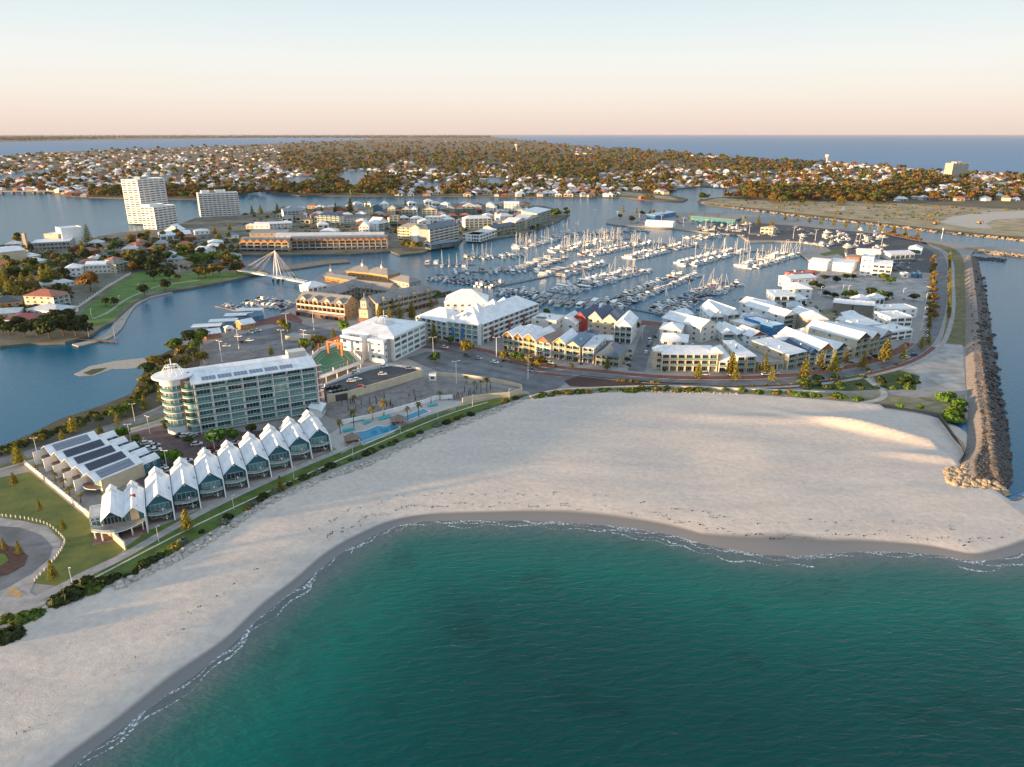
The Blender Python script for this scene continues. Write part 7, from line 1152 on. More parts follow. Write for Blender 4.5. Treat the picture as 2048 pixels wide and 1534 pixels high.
# ---- palms of the pool terrace
for x, y, h, lab in ((681, 868, 1, 'palm beside the near pool pavilion and loungers'), (708, 856, 1.1, 'tall palm behind the near row of loungers'), (746, 842, 1.05, 'palm beside the brown bed on the terrace'), (768, 834, 1.25, 'tall palm against the white terrace wall'), (816, 843, .9, 'palm next to the pavilion between the pools'), (838, 834, 1.1, 'palm beside the lap pool'), (949, 786, .8, 'palm on the bare plot by the cream wall, lowest of three'), (962, 786, .85, 'palm on the bare plot by the cream wall, middle of three'), (974, 790, 1.15, 'tallest palm on the bare plot by the cream wall')): copy_tree(rv.choice(PALMS), G(x, y), rv.uniform(0, 6), h, lab, 'palm tree', 'palms of the pool terrace', 'palm_tree')
for x, y, lab in ((880, 800, 'broad green palm on the bare plot'), (709, 808, 'round shrub palm on the bare plot'), (932, 768, 'green palm by the boundary wall')): copy_tree(PALMS[1], G(x, y), 1, (.9, .9, .55), lab, 'palm tree', None, 'palm_tree')
for x, y, h in ((150, 930, .45), (112, 962, .5), (128, 976, .55), (162, 1005, .5), (140, 990, .45), (76, 944, .45)): copy_tree(PALMS[0], G(x, y), rv.uniform(0, 6), (.9, .9, h), 'golden garden palm in front of the solar villas', 'palm tree', 'palms in front of the solar villas', 'palm_tree')
for k in range(8): copy_tree(PALMS[0], G(872 + k * 4, 432 + rv.uniform(-2, 2)), 1, 1.4, 'dark tall palm in the canal village', 'palm tree', 'palms in the canal village', 'palm_tree')
# ---- shrubs on the beach edge, dunes and banks
verge = smooth_line(gp([(150, 1172), (240, 1160), (330, 1110), (430, 1056), (530, 995), (650, 942), (740, 908), (850, 864), (950, 826), (1040, 796)]), 8)
for i, p in enumerate(verge):
    if rv.random() < .8: bush(rv.choice(('green', 'dark', 'dark', 'olive', 'grey')), 0, 0, rv.uniform(.8, 2.0), 'low {c} shrub above the boulder edge of the beach', 'shrubs above the boulders', pt=p + Vector((rv.uniform(-1, 1), rv.uniform(0, 2.2), 0)))
for x, y, r_ in ((140, 1195, 3.4), (118, 1205, 2.6), (186, 1180, 2.4), (20, 1275, 3.2), (45, 1240, 2.8), (70, 1232, 2.4), (-5, 1280, 3), (10, 1240, 2)): bush(rv.choice(('dark', 'green')), x, y, r_, 'large {c} shrub mound at the end of the cul de sac', 'shrub mounds at the cul de sac')
for k in range(60):
    x = rv.uniform(1065, 1720); y = np.interp(x, [1065, 1150, 1330, 1500, 1650, 1720], [796, 784, 779, 784, 793, 799]) + rv.uniform(-4, 3); bush(rv.choice(('green', 'olive', 'bright')), x, float(y), rv.uniform(1.0, 2.4), 'low {c} dune shrub at the foot of the sea wall', 'dune shrubs at the sea wall')
for k in range(46):
    x = rv.uniform(1600, 1835); y = rv.uniform(753, 778)
    if 1728 < x < 1752: continue
    bush(rv.choice(('green', 'dark', 'green')), x, y, rv.uniform(1.4, 2.4), 'lush {c} scrub beside the sand track', 'scrub beside the sand track')
for x, y, r_ in ((1905, 832, 4), (1912, 820, 3.4), (1898, 838, 3), (1918, 808, 3), (1888, 800, 2.6), (1900, 792, 2.6), (1880, 793, 2.4), (1915, 842, 2.4), (1840, 815, 1.6), (1800, 812, 1.6)): bush('bright', x, y, r_, 'sunlit green dune scrub at the root of the breakwater', 'dune scrub at the breakwater')
bank = smooth_line(gp([(20, 895), (80, 872), (150, 846), (220, 822), (270, 800), (300, 775), (310, 745)]), 8)
for p in bank:
    for _ in range(3): bush(rv.choice(('dark', 'olive', 'dark', 'green')), 0, 0, rv.uniform(.9, 2.0), '{c} scrub on the lagoon bank', 'scrub on the lagoon bank', pt=p + Vector((rv.uniform(-3, 3), rv.uniform(-9, 3), 0)))
for k in range(14): x = 1480 + k * 26; y = float(np.interp(x, [1480, 1620, 1720, 1800, 1846], [773, 766, 750, 727, 699])); bush('olive', x, y, 1.0, 'small clipped shrub beside the street footpath', 'shrubs beside the street footpath')
for x, y in ((1238, 754), (1248, 755), (1262, 756), (1276, 757), (1306, 758), (1316, 758)): bush('olive', x, y + 7, 1.5, 'rounded shrub along the mulch bed', 'shrubs along the mulch bed')
# ================================================================ ROCKS AND BREAKWATER
def rock_mesh(seed, m):
    rg = np.random.RandomState(seed); b = MB(); V = []
    for z, n, r_ in ((-.5, 5, .8), (.05, 6, 1.0), (.5, 5, .72)): V += [(r_ * (.75 + .5 * rg.rand()) * math.cos(6.283 * k / n + z), r_ * (.75 + .5 * rg.rand()) * math.sin(6.283 * k / n + z), z + .2 * (rg.rand() - .5)) for k in range(n)]
    V += [(rg.rand() * .2, rg.rand() * .2, .72)]; F_ = [(k, (k + 1) % 5, 5 + (k + 1) % 6) for k in range(5)] + [(k, 5 + (k + 1) % 6, 5 + k) for k in range(5)] + [(4, 0, 5), (4, 5, 10)] + [(5 + k, 5 + (k + 1) % 6, 11 + k % 5) for k in range(6)] + [(5 + (k + 1) % 6, 11 + (k + 1) % 5, 11 + k) for k in range(5)] + [(11 + k, 11 + (k + 1) % 5, 16) for k in range(5)]
    b.add(V, F_, m); return b.mesh('rock')
M_lime = mat('limestone_boulder', (.48, .43, .37), .9, var=.22, scale=.9, bump=.1, bscale=3); M_gran = mat('dark_granite', (.10, .09, .085), .85, var=.35, scale=.7, bump=.1, bscale=3); M_sun = mat('sunlit_boulder', (.40, .31, .21), .9, var=.25, scale=.8, bump=.1, bscale=3)  # M_sun: stone with warm low sunlight painted into its colour, beside the dark granite
RK = {m.name: [rock_mesh(s, m) for s in range(5)] for m in (M_lime, M_gran, M_sun)}
rr_ = random.Random(9)
def rocks(parent, pts, m, name='boulder', lo=.5, hi=1.2, limit=300):
    """each stone an object; past the limit the rest is joined"""
    Vs, Fs, k = [], [], 0
    for i, p in enumerate(pts):
        s = rr_.uniform(lo, hi); me = rr_.choice(RK[m.name]); E = (rr_.uniform(-.5, .5), rr_.uniform(-.5, .5), rr_.uniform(0, 6.28)); sc3 = (s, s * rr_.uniform(.7, 1.1), s * rr_.uniform(.6, 1))
        if i < limit: o = ob(name, me, parent, p); o.rotation_euler = E; o.scale = sc3
        else:
            M = Matrix.LocRotScale(Vector(p), __import__('mathutils').Euler(E), Vector(sc3)); Vs += [tuple(M @ v.co) for v in me.vertices]; Fs += [tuple(k + a for a in f.vertices) for f in me.polygons]; k += len(me.vertices)
    if Fs: b = MB(); b.add(Vs, Fs, m); struct(b.build('rubble', parent), 'stuff')
def lerp_line(L_, t): q = smooth_line(L_, 10); x = t * (len(q) - 1); i = min(int(x), len(q) - 2); return q[i].lerp(q[i + 1], x - i)
def breakwater():
    Lp = gp([(1928, 512), (1930, 600), (1929, 700), (1932, 790), (1943, 850), (1938, 895), (1912, 925), (1903, 948), (1915, 968)], LZ + .3); Cp = gp([(1942, 511), (1953, 600), (1962, 700), (1973, 790), (1981, 850), (1986, 890), (1990, 915), (1992, 930), (1990, 942)], 4.6); Wp = gp([(1958, 512), (1980, 600), (1995, 700), (2006, 790), (2013, 850), (2016, 890), (2019, 930), (2018, 960), (2005, 985)], -.4)
    t = thing('breakwater', 'long rubble stone breakwater with a gravel crest between beach and open sea', 'breakwater', Lp[0]); o = Lp[0]; b = MB(); n = 40; Q = []
    for k in range(n + 1): s = k / n; l, c, w_ = lerp_line(Lp, s), lerp_line(Cp, s), lerp_line(Wp, s); m1 = l.lerp(c, .55); m1.z = 4.0; Q.append([l - Vector((1.5, 0, 1.5)), m1, c, w_ - Vector((0, 0, .8))])
    V = [q - o for g in Q for q in g]
    b.add(V, [(4 * k + j, 4 * k + j + 1, 4 * k + 5 + j, 4 * k + 4 + j)[::-1] for k in range(n) for j in range(2)], mat('breakwater_gravel', (.29, .255, .23), .95, scale=1.1, col2=(.14, .12, .11), bump=.2, bscale=2, coord='World')); b.add(V, [(4 * k + 2, 4 * k + 3, 4 * k + 7, 4 * k + 6)[::-1] for k in range(n)], M_gran)
    b.add(V, [(4 * n + 3, 4 * n + 2, 4 * n + 1, 4 * n)], M_gran); b.build('core', t)
    P1 = []
    for _ in range(1500):
        s = rr_.random() ** .5; v = rr_.random(); c, w_ = lerp_line(Cp, s), lerp_line(Wp, s); p = c.lerp(w_, v * 1.05 - .1) + Vector((0, 0, rr_.uniform(-.1, .3))); P1.append((s, p - o))
    P1.sort(key=lambda a: -a[0]); rocks(t, [p for s, p in P1], M_gran, 'rock', .7, 1.7)
    P3 = [lerp_line(Lp, s).lerp(lerp_line(Cp, s), u) * 1.0 + Vector((0, 0, 0)) for s, u in ((rr_.random() ** .6, rr_.uniform(.5, 1.02)) for _ in range(1300))]
    for p in P3: p.z = 4.15 + rr_.uniform(-.2, .15)
    rocks(t, [p - o for p in P3], M_gran, 'rock', .25, .7, 0)
    P2 = []
    for _ in range(150): s = rr_.uniform(.8, 1); l, c = lerp_line(Lp, s), lerp_line(Cp, s); v = rr_.random() ** 1.5 * .5; p = l.lerp(c, v); p.z = LZ + 2.4 * v - .2; P2.append(p - o + Vector((rr_.uniform(-2.5, .5), rr_.uniform(-.5, .5), 0)))
    e = lerp_line(Lp, 1); f = lerp_line(Wp, 1)
    for _ in range(110): v = rr_.random(); p = e.lerp(f, v); p.z = 1.2; u = rr_.random(); P2.append(p - o + Vector((rr_.uniform(-1, 1), 3.5 - u * 6, (1 - u) * 1.8 - .6)))
    rocks(t, P2, M_sun, 'rock', .8, 1.7)
    # timber retaining fence at the root
    q = gp([(1876, 829), (1892, 850), (1908, 872), (1925, 890), (1930, 905), (1920, 925)], LZ + .6)
    for i in range(5): d = q[i + 1] - q[i]; o2 = tag(MB().box(0, -.08, -1, d.length, .08, .9, W['dark']).build('sand_fence', None, q[i], math.atan2(d.y, d.x)), 'dark low sand fence panel snaking over the dune to the breakwater tip', 'fence', 'sand fence panels')
breakwater()
def rock_bank(label, line, w0, w1, n, m, lo, hi, z0=LZ, z1=0.0):
    q = smooth_line(gp(line, z0), 8); t = thing('rock_revetment', label, 'rocks', q[0]); P_ = []
    for _ in range(n):
        x = rr_.random() * (len(q) - 1); i = min(int(x), len(q) - 2); d = (q[i + 1] - q[i]).normalized(); nn = Vector((d.y, -d.x, 0)); v = rr_.random(); p = q[i].lerp(q[i + 1], x - i) + nn * (w0 + (w1 - w0) * v); p.z = z0 + (z1 - z0) * v; P_.append(p - q[0])
    rocks(t, P_, m, 'boulder', lo, hi)
rock_bank('line of pale limestone boulders between verge and beach', [(235, 1172), (330, 1124), (430, 1070), (530, 1008), (650, 954), (740, 924), (850, 876), (950, 836), (1040, 802)], -1.2, 2.4, 760, M_lime, .45, 1.25, LZ + .2, LZ - .1)
rock_bank('pale boulders at the foot of the curving sea wall', [(1060, 797), (1150, 787), (1250, 782), (1400, 784), (1480, 787)], -.5, 1.8, 260, M_lime, .3, .6, LZ + .1, LZ)
rock_bank('dark rock spit running out along the channel mouth', [(1925, 497), (1980, 504), (2048, 512), (2200, 528)], -9, 3, 300, M_sun, .9, 1.8, LZ + .6, -.3); rock_bank('short rock groyne beside the avenue end', [(1952, 515), (1980, 516), (2012, 519)], -4, 4, 140, M_gran, .8, 1.5, LZ + .4, .2)
rock_bank('rock edge of the far channel bank', [(1400, 404), (1500, 419), (1600, 431), (1700, 442), (1800, 453), (1900, 465), (2048, 479), (2200, 495)], -1, 4, 300, M_sun, 1.2, 2.6, LZ, -.5)
# ================================================================ CARS, LAMPS, SMALL THINGS
def car_parts(paint, van=False):
    L, B = 4.5, 1.8; body = MB(); prof = [(-2.25, .35), (-2.2, .85), (-1.4, .95), (-.9, 1.0), (1.2, .92), (2.1, .75), (2.25, .5), (2.2, .3)]
    def ext(pr, w_, m, b, ins=0): n = len(pr); V = [(x, -w_, z) for x, z in pr] + [(x, w_, z) for x, z in pr]; b.add(V, [tuple(range(n)), tuple(range(n, 2 * n))[::-1]] + [(i, n + i, n + (i + 1) % n, (i + 1) % n) for i in range(n)], m); return b
    ext(prof, B / 2, paint, body); roof_ = [(-1.9, .98), (-1.55, 1.45), (.2, 1.5), (1.0, .98)] if not van else [(-2.15, .98), (-2.05, 1.9), (.9, 1.9), (1.5, .98)]
    cab = ext([(-1.5, 1.4), (-1.4, 1.52), (.1, 1.56), (.25, 1.46)] if not van else [(-2.05, 1.8), (-2, 2.0), (.8, 2.0), (.95, 1.85)], B * .42, paint, MB()); wh = MB().tube([(0, -.11, 0), (0, .11, 0)], .33, M_black, 10); rim = MB().tube([(0, -.125, 0), (0, .125, 0)], .18, M_steel, 8).mesh('rim'); whm = wh.mesh('wheel')
    return [('body', body.mesh('body')), ('windows', ext(roof_, B * .44, M_tint, MB()).mesh('windows')), ('roof', cab.mesh('roof'))], whm, rim
CARS = [(n, v, *car_parts(mat('paint_' + n, c, .25, var=.03), v)) for n, c, v in (('white', (.75, .75, .74), 0), ('silver', (.42, .43, .45), 0), ('black', (.02, .02, .022), 0), ('red', (.30, .02, .02), 0), ('blue', (.03, .08, .20), 0), ('grey', (.14, .15, .16), 0), ('white', (.75, .75, .74), 1))]
rc = random.Random(31)
def car(px, py, rz, where, k=None, z=LZ + .14, pt=None):
    n, van, parts, whm, rim = CARS[k if k is not None else rc.choice((0, 0, 0, 1, 1, 2, 3, 4, 5, 6))]; p = pt or G(px, py, z); t = thing('parked_car', f'{n} {"van" if van else "car"} parked {where}', 'van' if van else 'car', p, rz, 'cars ' + where)
    for a, b in parts: ob(a, b, t)
    for x in (-1.4, 1.4):
        for y in (-.82, .82): o = ob('wheel', whm, t, (x, y, .33)); ob('rim', rim, o)
A1 = R(26)
for x, y, k in ((214, 898, 6), (256, 903, 6)): car(x, y, A1, 'in the resort car park bays', k)
for x, y, k in ((293, 888, 0), (312, 902, 0), (310, 893, 1), (308, 930, 5), (322, 936, 0), (338, 942, 0), (262, 902, 0), (374, 924, 0), (300, 898, 0)): car(x, y, A1 + R(8), 'under the resort car park trees', k)
for x, y, k in ((362, 872, 2), (370, 872, 0), (378, 872, 0), (386, 874, 1)): car(x, y, R(60), 'in front of the round tower', k)
for x, y, k in ((394, 890, 0), (412, 902, 0), (432, 905, 3), (470, 888, 0), (440, 908, 0), (424, 900, 3)): car(x, y, R(20), 'behind the gabled villas', k)
dz = LZ + 3.24
for p, n in (((650, 792), 4), ((672, 789), 0), ((664, 800), 4)):
    for k in range(n): car(0, 0, R(75), 'in the end bays of the sunken deck car park', (1, 2, 2, 2)[k], pt=G(p[0] + k * 9, p[1] - k * 1.6) + Vector((0, 0, 3.24)))
for x, y, k in ((704, 776, 0), (716, 773, 0), (766, 762, 0), (768, 746, 0), (724, 788, 3), (712, 758, 0), (820, 750, 1)): car(0, 0, R(10), 'loose on the sunken deck car park', k, pt=G(x, y) + Vector((0, 0, 3.24)))
for x, y, k in ((454, 693, 0), (486, 686, 2), (500, 682, 0), (477, 674, 0), (500, 667, 0), (516, 662, 0), (506, 664, 1)): car(x, y, R(-5), 'in the north car park', k)
for x, y, k in ((990, 726, 0), (935, 712, 5), (957, 718, 1), (1062, 742, 4), (1014, 709, 0), (1093, 725, 0), (1100, 727, 0), (890, 696, 0)): car(x, y, R(-25), 'round the public car park', k)
for x, y, k in ((1292, 706, 0), (1297, 692, 4), (1299, 682, 6), (1300, 686, 1)): car(x, y, R(75), 'along the side street', k)
for x, y, k in ((1410, 750, 6), (1466, 751, 0), (1532, 750, 0), (1550, 748, 0), (1652, 738, 2), (1678, 736, 0), (1736, 718, 3), (1754, 714, 2), (1812, 716, 0), (1828, 711, 4), (1462, 750, 0), (1616, 744, 1)): car(x, y, R(6 if x < 1600 else 22), 'along the curving street', k)
for k in range(14): car(1650 + k * 7, 553 + (k % 2), R(95), 'in front of the white work shed'); 
for k in range(10): car(1858 - k * .5, 575 + k * 11, R(88), 'on the harbour side of the avenue')
for k in range(34): car(rc.uniform(1420, 1620), rc.uniform(452, 476), R(rc.choice((0, 90))), 'on the dark harbour yard')
for k in range(30): x = rc.uniform(1270, 1400); car(x, 443 + rc.uniform(-5, 6), R(rc.choice((5, 95))), 'by the harbour mouth sheds')
for k in range(40): x = rc.uniform(20, 420); car(x, rc.choice((556 - x * .12, 528 - x * .1)) + rc.uniform(-2, 2), R(rc.uniform(-10, 20)), 'along the left town roads')
for k in range(12): car(rc.uniform(1785, 1850), rc.uniform(520, 545), R(rc.choice((0, 90))), 'on the asphalt beside the club building')
def lamp(px, py, h, lab, grp, two=True, z=LZ):
    key = ('lamp', two)
    if key not in CACHE:
        b = MB().tube([(0, 0, 0), (0, 0, 10)], .16, W['white'], 6, .09); a = MB()
        for s in ((-1, 1) if two else (1,)): a.tube([(0, 0, 9.9), (s * 1.1, 0, 10.1)], .07, W['white'], 5)
        hd = MB(); [hd.box(min(s * .9, s * 1.8), -.22, 10.0, max(s * .9, s * 1.8), .22, 10.16, W['white']) for s in ((-1, 1) if two else (1,))]; CACHE[key] = [('pole', b.mesh('pole'), []), ('arm', a.mesh('arm'), [('lamp_head', hd.mesh('lamp_head'))])]
    copy_tree(CACHE[key], G(px, py, z), R(rv.uniform(-30, 30)), h / 10, lab, 'street lamp', grp, 'street_lamp')
for x, y in ((913, 768), (1056, 760), (867, 716), (993, 716), (566, 700), (478, 698), (610, 700), (575, 664), (444, 724), (628, 660)): lamp(x, y, 12, 'tall white lamp post in a big car park', 'tall lamps of the car parks')
for x, y in ((318, 1084), (468, 1020), (588, 960), (706, 912), (801, 868), (876, 838), (945, 812), (1018, 800), (145, 1168)): lamp(x, y, 5.5, 'white lamp post along the beach path', 'lamps along the beach path', False)
for x, y in ((76, 914), (270, 842), (430, 905), (262, 885), (335, 940), (300, 868)): lamp(x, y, 8, 'white lamp post by the lagoon road and forecourt', 'lamps by the forecourt', True)
for x, y in ((184, 637), (240, 610), (278, 584), (178, 674), (230, 676), (360, 545), (420, 545)): lamp(x, y, 7, 'white lamp post by the lagoon park', 'lamps by the lagoon park', False)
for x, y in ((1284, 680), (1355, 712), (1310, 730), (1478, 652), (1510, 640), (1570, 566), (1585, 560), (1640, 596), (1695, 594), (1684, 592), (1804, 600), (1850, 610), (1842, 660), (1640, 640), (1700, 562), (1642, 560), (1820, 690), (1846, 640)): lamp(x, y, 9, 'white lamp post among the marina streets', 'lamps among the marina streets', False)
for k in range(14): lamp(1190 + k * 44, 437 + k * 4.5, 13, 'tall lamp mast of the harbour yard', 'lamp masts of the harbour yard')
tag(MB().tube([(0, 0, 0), (0, 0, 13)], .35, W['white'], 8, .2).lathe([(0, 13), (.7, 13), (.7, 14.2), (0, 15)], W['white'], 10).build('channel_beacon', None, G(1882, 482)), 'white channel beacon by the avenue bend', 'beacon')
bm = MB().box(-.12, -.12, 0, .12, .12, .95, W['offwhite']).mesh('bollard')
for p in smooth_line(gp([(0, 1032), (50, 1038), (95, 1050), (126, 1076), (128, 1090), (110, 1118), (70, 1162)]), 6): tag(ob('bollard', bm, None, p), 'short pale timber bollard round the cul de sac', 'bollard', 'bollards round the cul de sac')
mk = MB().box(0, 0, 0, 5.0, .12, .01, M_paint).mesh('bay_line')
def bays(p0, p1, n, rz, z=LZ + .16):
    a, c = G(*p0, z), G(*p1, z)
    for k in range(n): struct(ob('bay_line', mk, None, a.lerp(c, k / max(1, n - 1)), rz))
bays((212, 906), (262, 934), 14, R(30)); bays((222, 896), (285, 884), 8, R(110))
for i in range(4): bays((860 + i * 34, 738 - i * 7), (1010 + i * 24, 768 - i * 7), 26, R(60), LZ + .1)
for i in range(3): bays((430 + i * 50, 712 - i * 12), (540 + i * 40, 695 - i * 12), 16, R(80), LZ + .09)
bays((1640, 575), (1840, 585), 30, R(85), LZ + .08)
# loungers and white table sets on the villa terraces
tb = MB().lathe([(0, .74), (.5, .74), (.5, .68), (0, .68)], W['white'], 10).tube([(0, 0, 0), (0, 0, .7)], .06, W['white'], 5)
for s in range(4): a = s * 1.57; M = Matrix.Rotation(a, 4, 'Z') @ Matrix.Translation((.85, 0, 0)); tb.box(-.22, -.22, .38, .22, .22, .44, W['white'], M); tb.box(.18, -.22, .44, .22, .22, .85, W['white'], M)
tbm = tb.mesh('garden_table')
for i in range(8):
    f0, f1 = G(*feet[i]), G(*feet[i + 1]); rz = R(27); ux = Vector((math.cos(rz), math.sin(rz), 0)); w_ = max(7.6, (f1 - f0).dot(ux)); a = f1 - ux * w_
    for (x, y, z, l) in ((w_ * .7, .2, .15, 'lower terrace'), (w_ * .6, .5, 2.87, 'upper deck')): tag(ob('garden_table', tbm, None, a + Vector((x * math.cos(rz) - y * math.sin(rz), x * math.sin(rz) + y * math.cos(rz), z)), rz), 'white garden table with chairs on a villa ' + l, 'table set', 'white garden tables of the villas, ' + l)
# ================================================================ FAR SUBURBS
def inside(px, py, poly):
    r = np.zeros(len(px), bool); n = len(poly)
    for i in range(n):
        (x0, y0), (x1, y1) = poly[i], poly[(i + 1) % n]
        if y0 != y1: r ^= ((y0 > py) != (y1 > py)) & (px < (x1 - x0) * (py - y0) / (y1 - y0) + x0)
    return r
rg = np.random.RandomState(17)
def scatter(n, ymin, ymax, pw):
    x = rg.uniform(-120, 2170, n); y = ymin + (ymax - ymin) * rg.rand(n) ** pw; k = inside(x, y, land3)
    for pts in ([(1398, 403), (1440, 394), (1560, 404), (1700, 408), (1900, 414), (2300, 424), (2300, 520), (1420, 410)], [(675, 352), (690, 343), (735, 344), (730, 362), (712, 378), (690, 366)], [(555, 365), (600, 352), (640, 356), (600, 372)], [(955, 372), (975, 356), (1030, 358), (1000, 372)], [(275, 368), (300, 354), (345, 350), (335, 362)], [(0, 352), (60, 341), (150, 337), (60, 355), (0, 362)], [(820, 378), (860, 364), (905, 366), (880, 380)], [(1240, 394), (1260, 384), (1340, 390), (1376, 398), (1365, 404)]): k &= ~inside(x, y, pts)
    return x[k], y[k]
HM = [(W['white'], RF['white']), (W['cream'], RF['pale']), (W['tan'], RF['terra']), (W['offwhite'], RF['grey']), (W['cream'], RF['brown']), (W['white'], RF['pale']), (W['brick'], RF['terra']), (W['cream'], RF['white'])]
HP = [[('wall', MB().box(-7, -5.5, 0, 7, 5.5, 3.6, a).mesh('wall'), []), ('roof', (lambda b: (setattr(b, 'v', [(x - 7, y - 5.5, z + 3.6) for x, y, z in b.v]), b)[1])(roof_mesh('hip', 14, 11, 3.0, .7, c)).mesh('roof'), []), ('window_band', MB().box(-6, -5.56, 1.0, -1.5, -5.5, 2.6, M_glass).box(1, -5.56, .2, 5.5, -5.5, 2.6, M_glass).mesh('window_band'), [])] for a, c in HM]
wood = lambda x, y: ((x > 560) & (x < 1140) & (y < 338) & (y > 284) & (vnoise(x, y * 4, .01, 4) > .3)) | ((y > 368) & (x > 545) & (x < 760)) | ((x > 1500) & (x < 1780) & (y > 376)) | ((vnoise(x, y * 3, .012, 8) > .68) & (x > 560)) | ((x < 540) & (x > 180) & (y > 384))
hx, hy = scatter(7000, 279, 402, .8); k = ~wood(hx, hy); hx, hy = hx[k], hy[k]
# thin out houses that crowd each other
ordr = np.argsort(-hy); kept = []
cell = {}
for i in ordr:
    p = G(hx[i], hy[i]); c = (int(p.x // 19), int(p.y // 19))
    if c in cell: continue
    cell[c] = 1; kept.append(i)
HN = ['white roofed far house with white walls', 'pale roofed far house with cream walls', 'terracotta roofed far house with tan walls', 'dark grey roofed far house', 'brown roofed far house with cream walls', 'pale roofed far house with white walls', 'terracotta roofed far brick house', 'white roofed far house with cream walls']
def zone(x): return 'beyond the left river' if x < 540 else ('beyond the canal village' if x < 900 else ('beyond the harbour mouth' if x < 1400 else 'near the ocean shore'))
Vs, Fs, Ms, nv = [], [], [], 0
bv = np.array([(-7, -5.5, 0), (7, -5.5, 0), (7, 5.5, 0), (-7, 5.5, 0), (-7, -5.5, 3.6), (7, -5.5, 3.6), (7, 5.5, 3.6), (-7, 5.5, 3.6), (-7.6, -6.1, 3.6), (7.6, -6.1, 3.6), (7.6, 6.1, 3.6), (-7.6, 6.1, 3.6), (-2, 0, 6.6), (2, 0, 6.6)]); bf = [(0, 1, 5, 4), (1, 2, 6, 5), (2, 3, 7, 6), (3, 0, 4, 7), (8, 9, 13, 12), (9, 10, 13, 13), (10, 11, 12, 13), (11, 8, 12, 12)]
for c, i in enumerate(kept):
    p = G(hx[i], hy[i]); kk = int(rg.randint(8)); rz = rg.uniform(-.4, .4) + (1.57 if rg.rand() < .4 else 0); s = rg.uniform(.8, 1.25)
    if c < 300: copy_tree(HP[kk], p, rz, (s, s, s * rg.uniform(.9, 1.5)), HN[kk] + ' ' + zone(hx[i]), 'house', 'far houses ' + zone(hx[i]), 'far_house')
    else:
        cz, sz = math.cos(rz), math.sin(rz); q = bv * s; q = np.stack([q[:, 0] * cz - q[:, 1] * sz + p.x, q[:, 0] * sz + q[:, 1] * cz + p.y, q[:, 2] + p.z], 1); Vs.append(q); Fs += [tuple(nv + a for a in f) for f in bf]; Ms += [kk * 2] * 4 + [kk * 2 + 1] * 4; nv += 14
V = np.concatenate(Vs); me = bpy.data.meshes.new('far_houses'); me.from_pydata(V.tolist(), [], [tuple(dict.fromkeys(f)) for f in Fs]); [me.materials.append(m) for a in HM for m in a]; me.polygons.foreach_set('material_index', Ms); me.update()
struct(tag(ob('far_houses', me), 'mass of small pale roofed houses spreading to the far shore', 'houses'), 'stuff')
# trees: the largest ones singly, the rest as one wood
tx, ty = scatter(15000, 270, 402, .9); w_ = wood(tx, ty); k = w_ | (rg.rand(len(tx)) < np.where(tx < 560, .24, .33)); tx, ty = tx[k], ty[k]; ordr = np.argsort(-ty); tx, ty = tx[ordr], ty[ordr]
near = list(zip(tx[:150], ty[:150])) + [(rv.uniform(1540, 1770), rv.uniform(396, 410)) for _ in range(46)] + [(rv.uniform(550, 760), rv.uniform(380, 388)) for _ in range(40)] + [(rv.uniform(180, 530), rv.uniform(382, 392)) for _ in range(90)]; tx, ty = tx[150:], ty[150:]
LK = ['olive', 'rust', 'dark', 'green']; Vn, Kn = [], []
for x, y in near:
    kd = rv.choice((0, 1, 0, 3)); me = rv.choice(TREES[LK[kd]])[1][1]; v = np.empty(len(me.vertices) * 3, np.float32); me.vertices.foreach_get('co', v); h = rv.uniform(8, 15) / 8; a = rv.uniform(0, 6.28); v = v.reshape(-1, 3) * np.array([h * 1.2, h * 1.2, h]); p = G(x, y); Vn.append(np.stack([v[:, 0] * math.cos(a) - v[:, 1] * math.sin(a) + p.x, v[:, 0] * math.sin(a) + v[:, 1] * math.cos(a) + p.y, v[:, 2] + p.z], 1)); Kn.append(np.full(len(v) // 4, kd))
n = len(tx); C0 = np.array([list(G(a, c)) for a, c in zip(tx, ty)]); Hh = rg.uniform(8, 15, n) * np.interp(ty, [270, 300, 330, 400], [2.6, 1.7, 1.15, .9]); m = 20
d = rg.normal(size=(n, m, 3)); d /= np.linalg.norm(d, axis=2)[..., None]; d[..., 2] = np.abs(d[..., 2]) * 1.0 - .15; C = C0[:, None, :] + d * (Hh[:, None, None] * np.array([.6, .6, .5])) * (.6 + .5 * rg.rand(n, m, 1)) + np.stack([0 * Hh, 0 * Hh, Hh * .45], 1)[:, None, :]
V, F_ = quads(C.reshape(-1, 3), (d + rg.normal(size=d.shape) * .5).reshape(-1, 3), (np.repeat(Hh, m) * .17 * (.7 + .6 * rg.rand(n * m))), rg); kind = np.concatenate([np.repeat(rg.choice(4, n, p=[.44, .24, .14, .18]), m)] + Kn); V = np.concatenate([V] + Vn); F_ = np.arange(len(V)).reshape(-1, 4)
struct(tag(ob('far_wood', npmesh('far_wood', V, F_, [LF[k] for k in LK], kind)), 'far wooded suburbs of golden and brown trees reaching to the horizon', 'trees'), 'stuff')
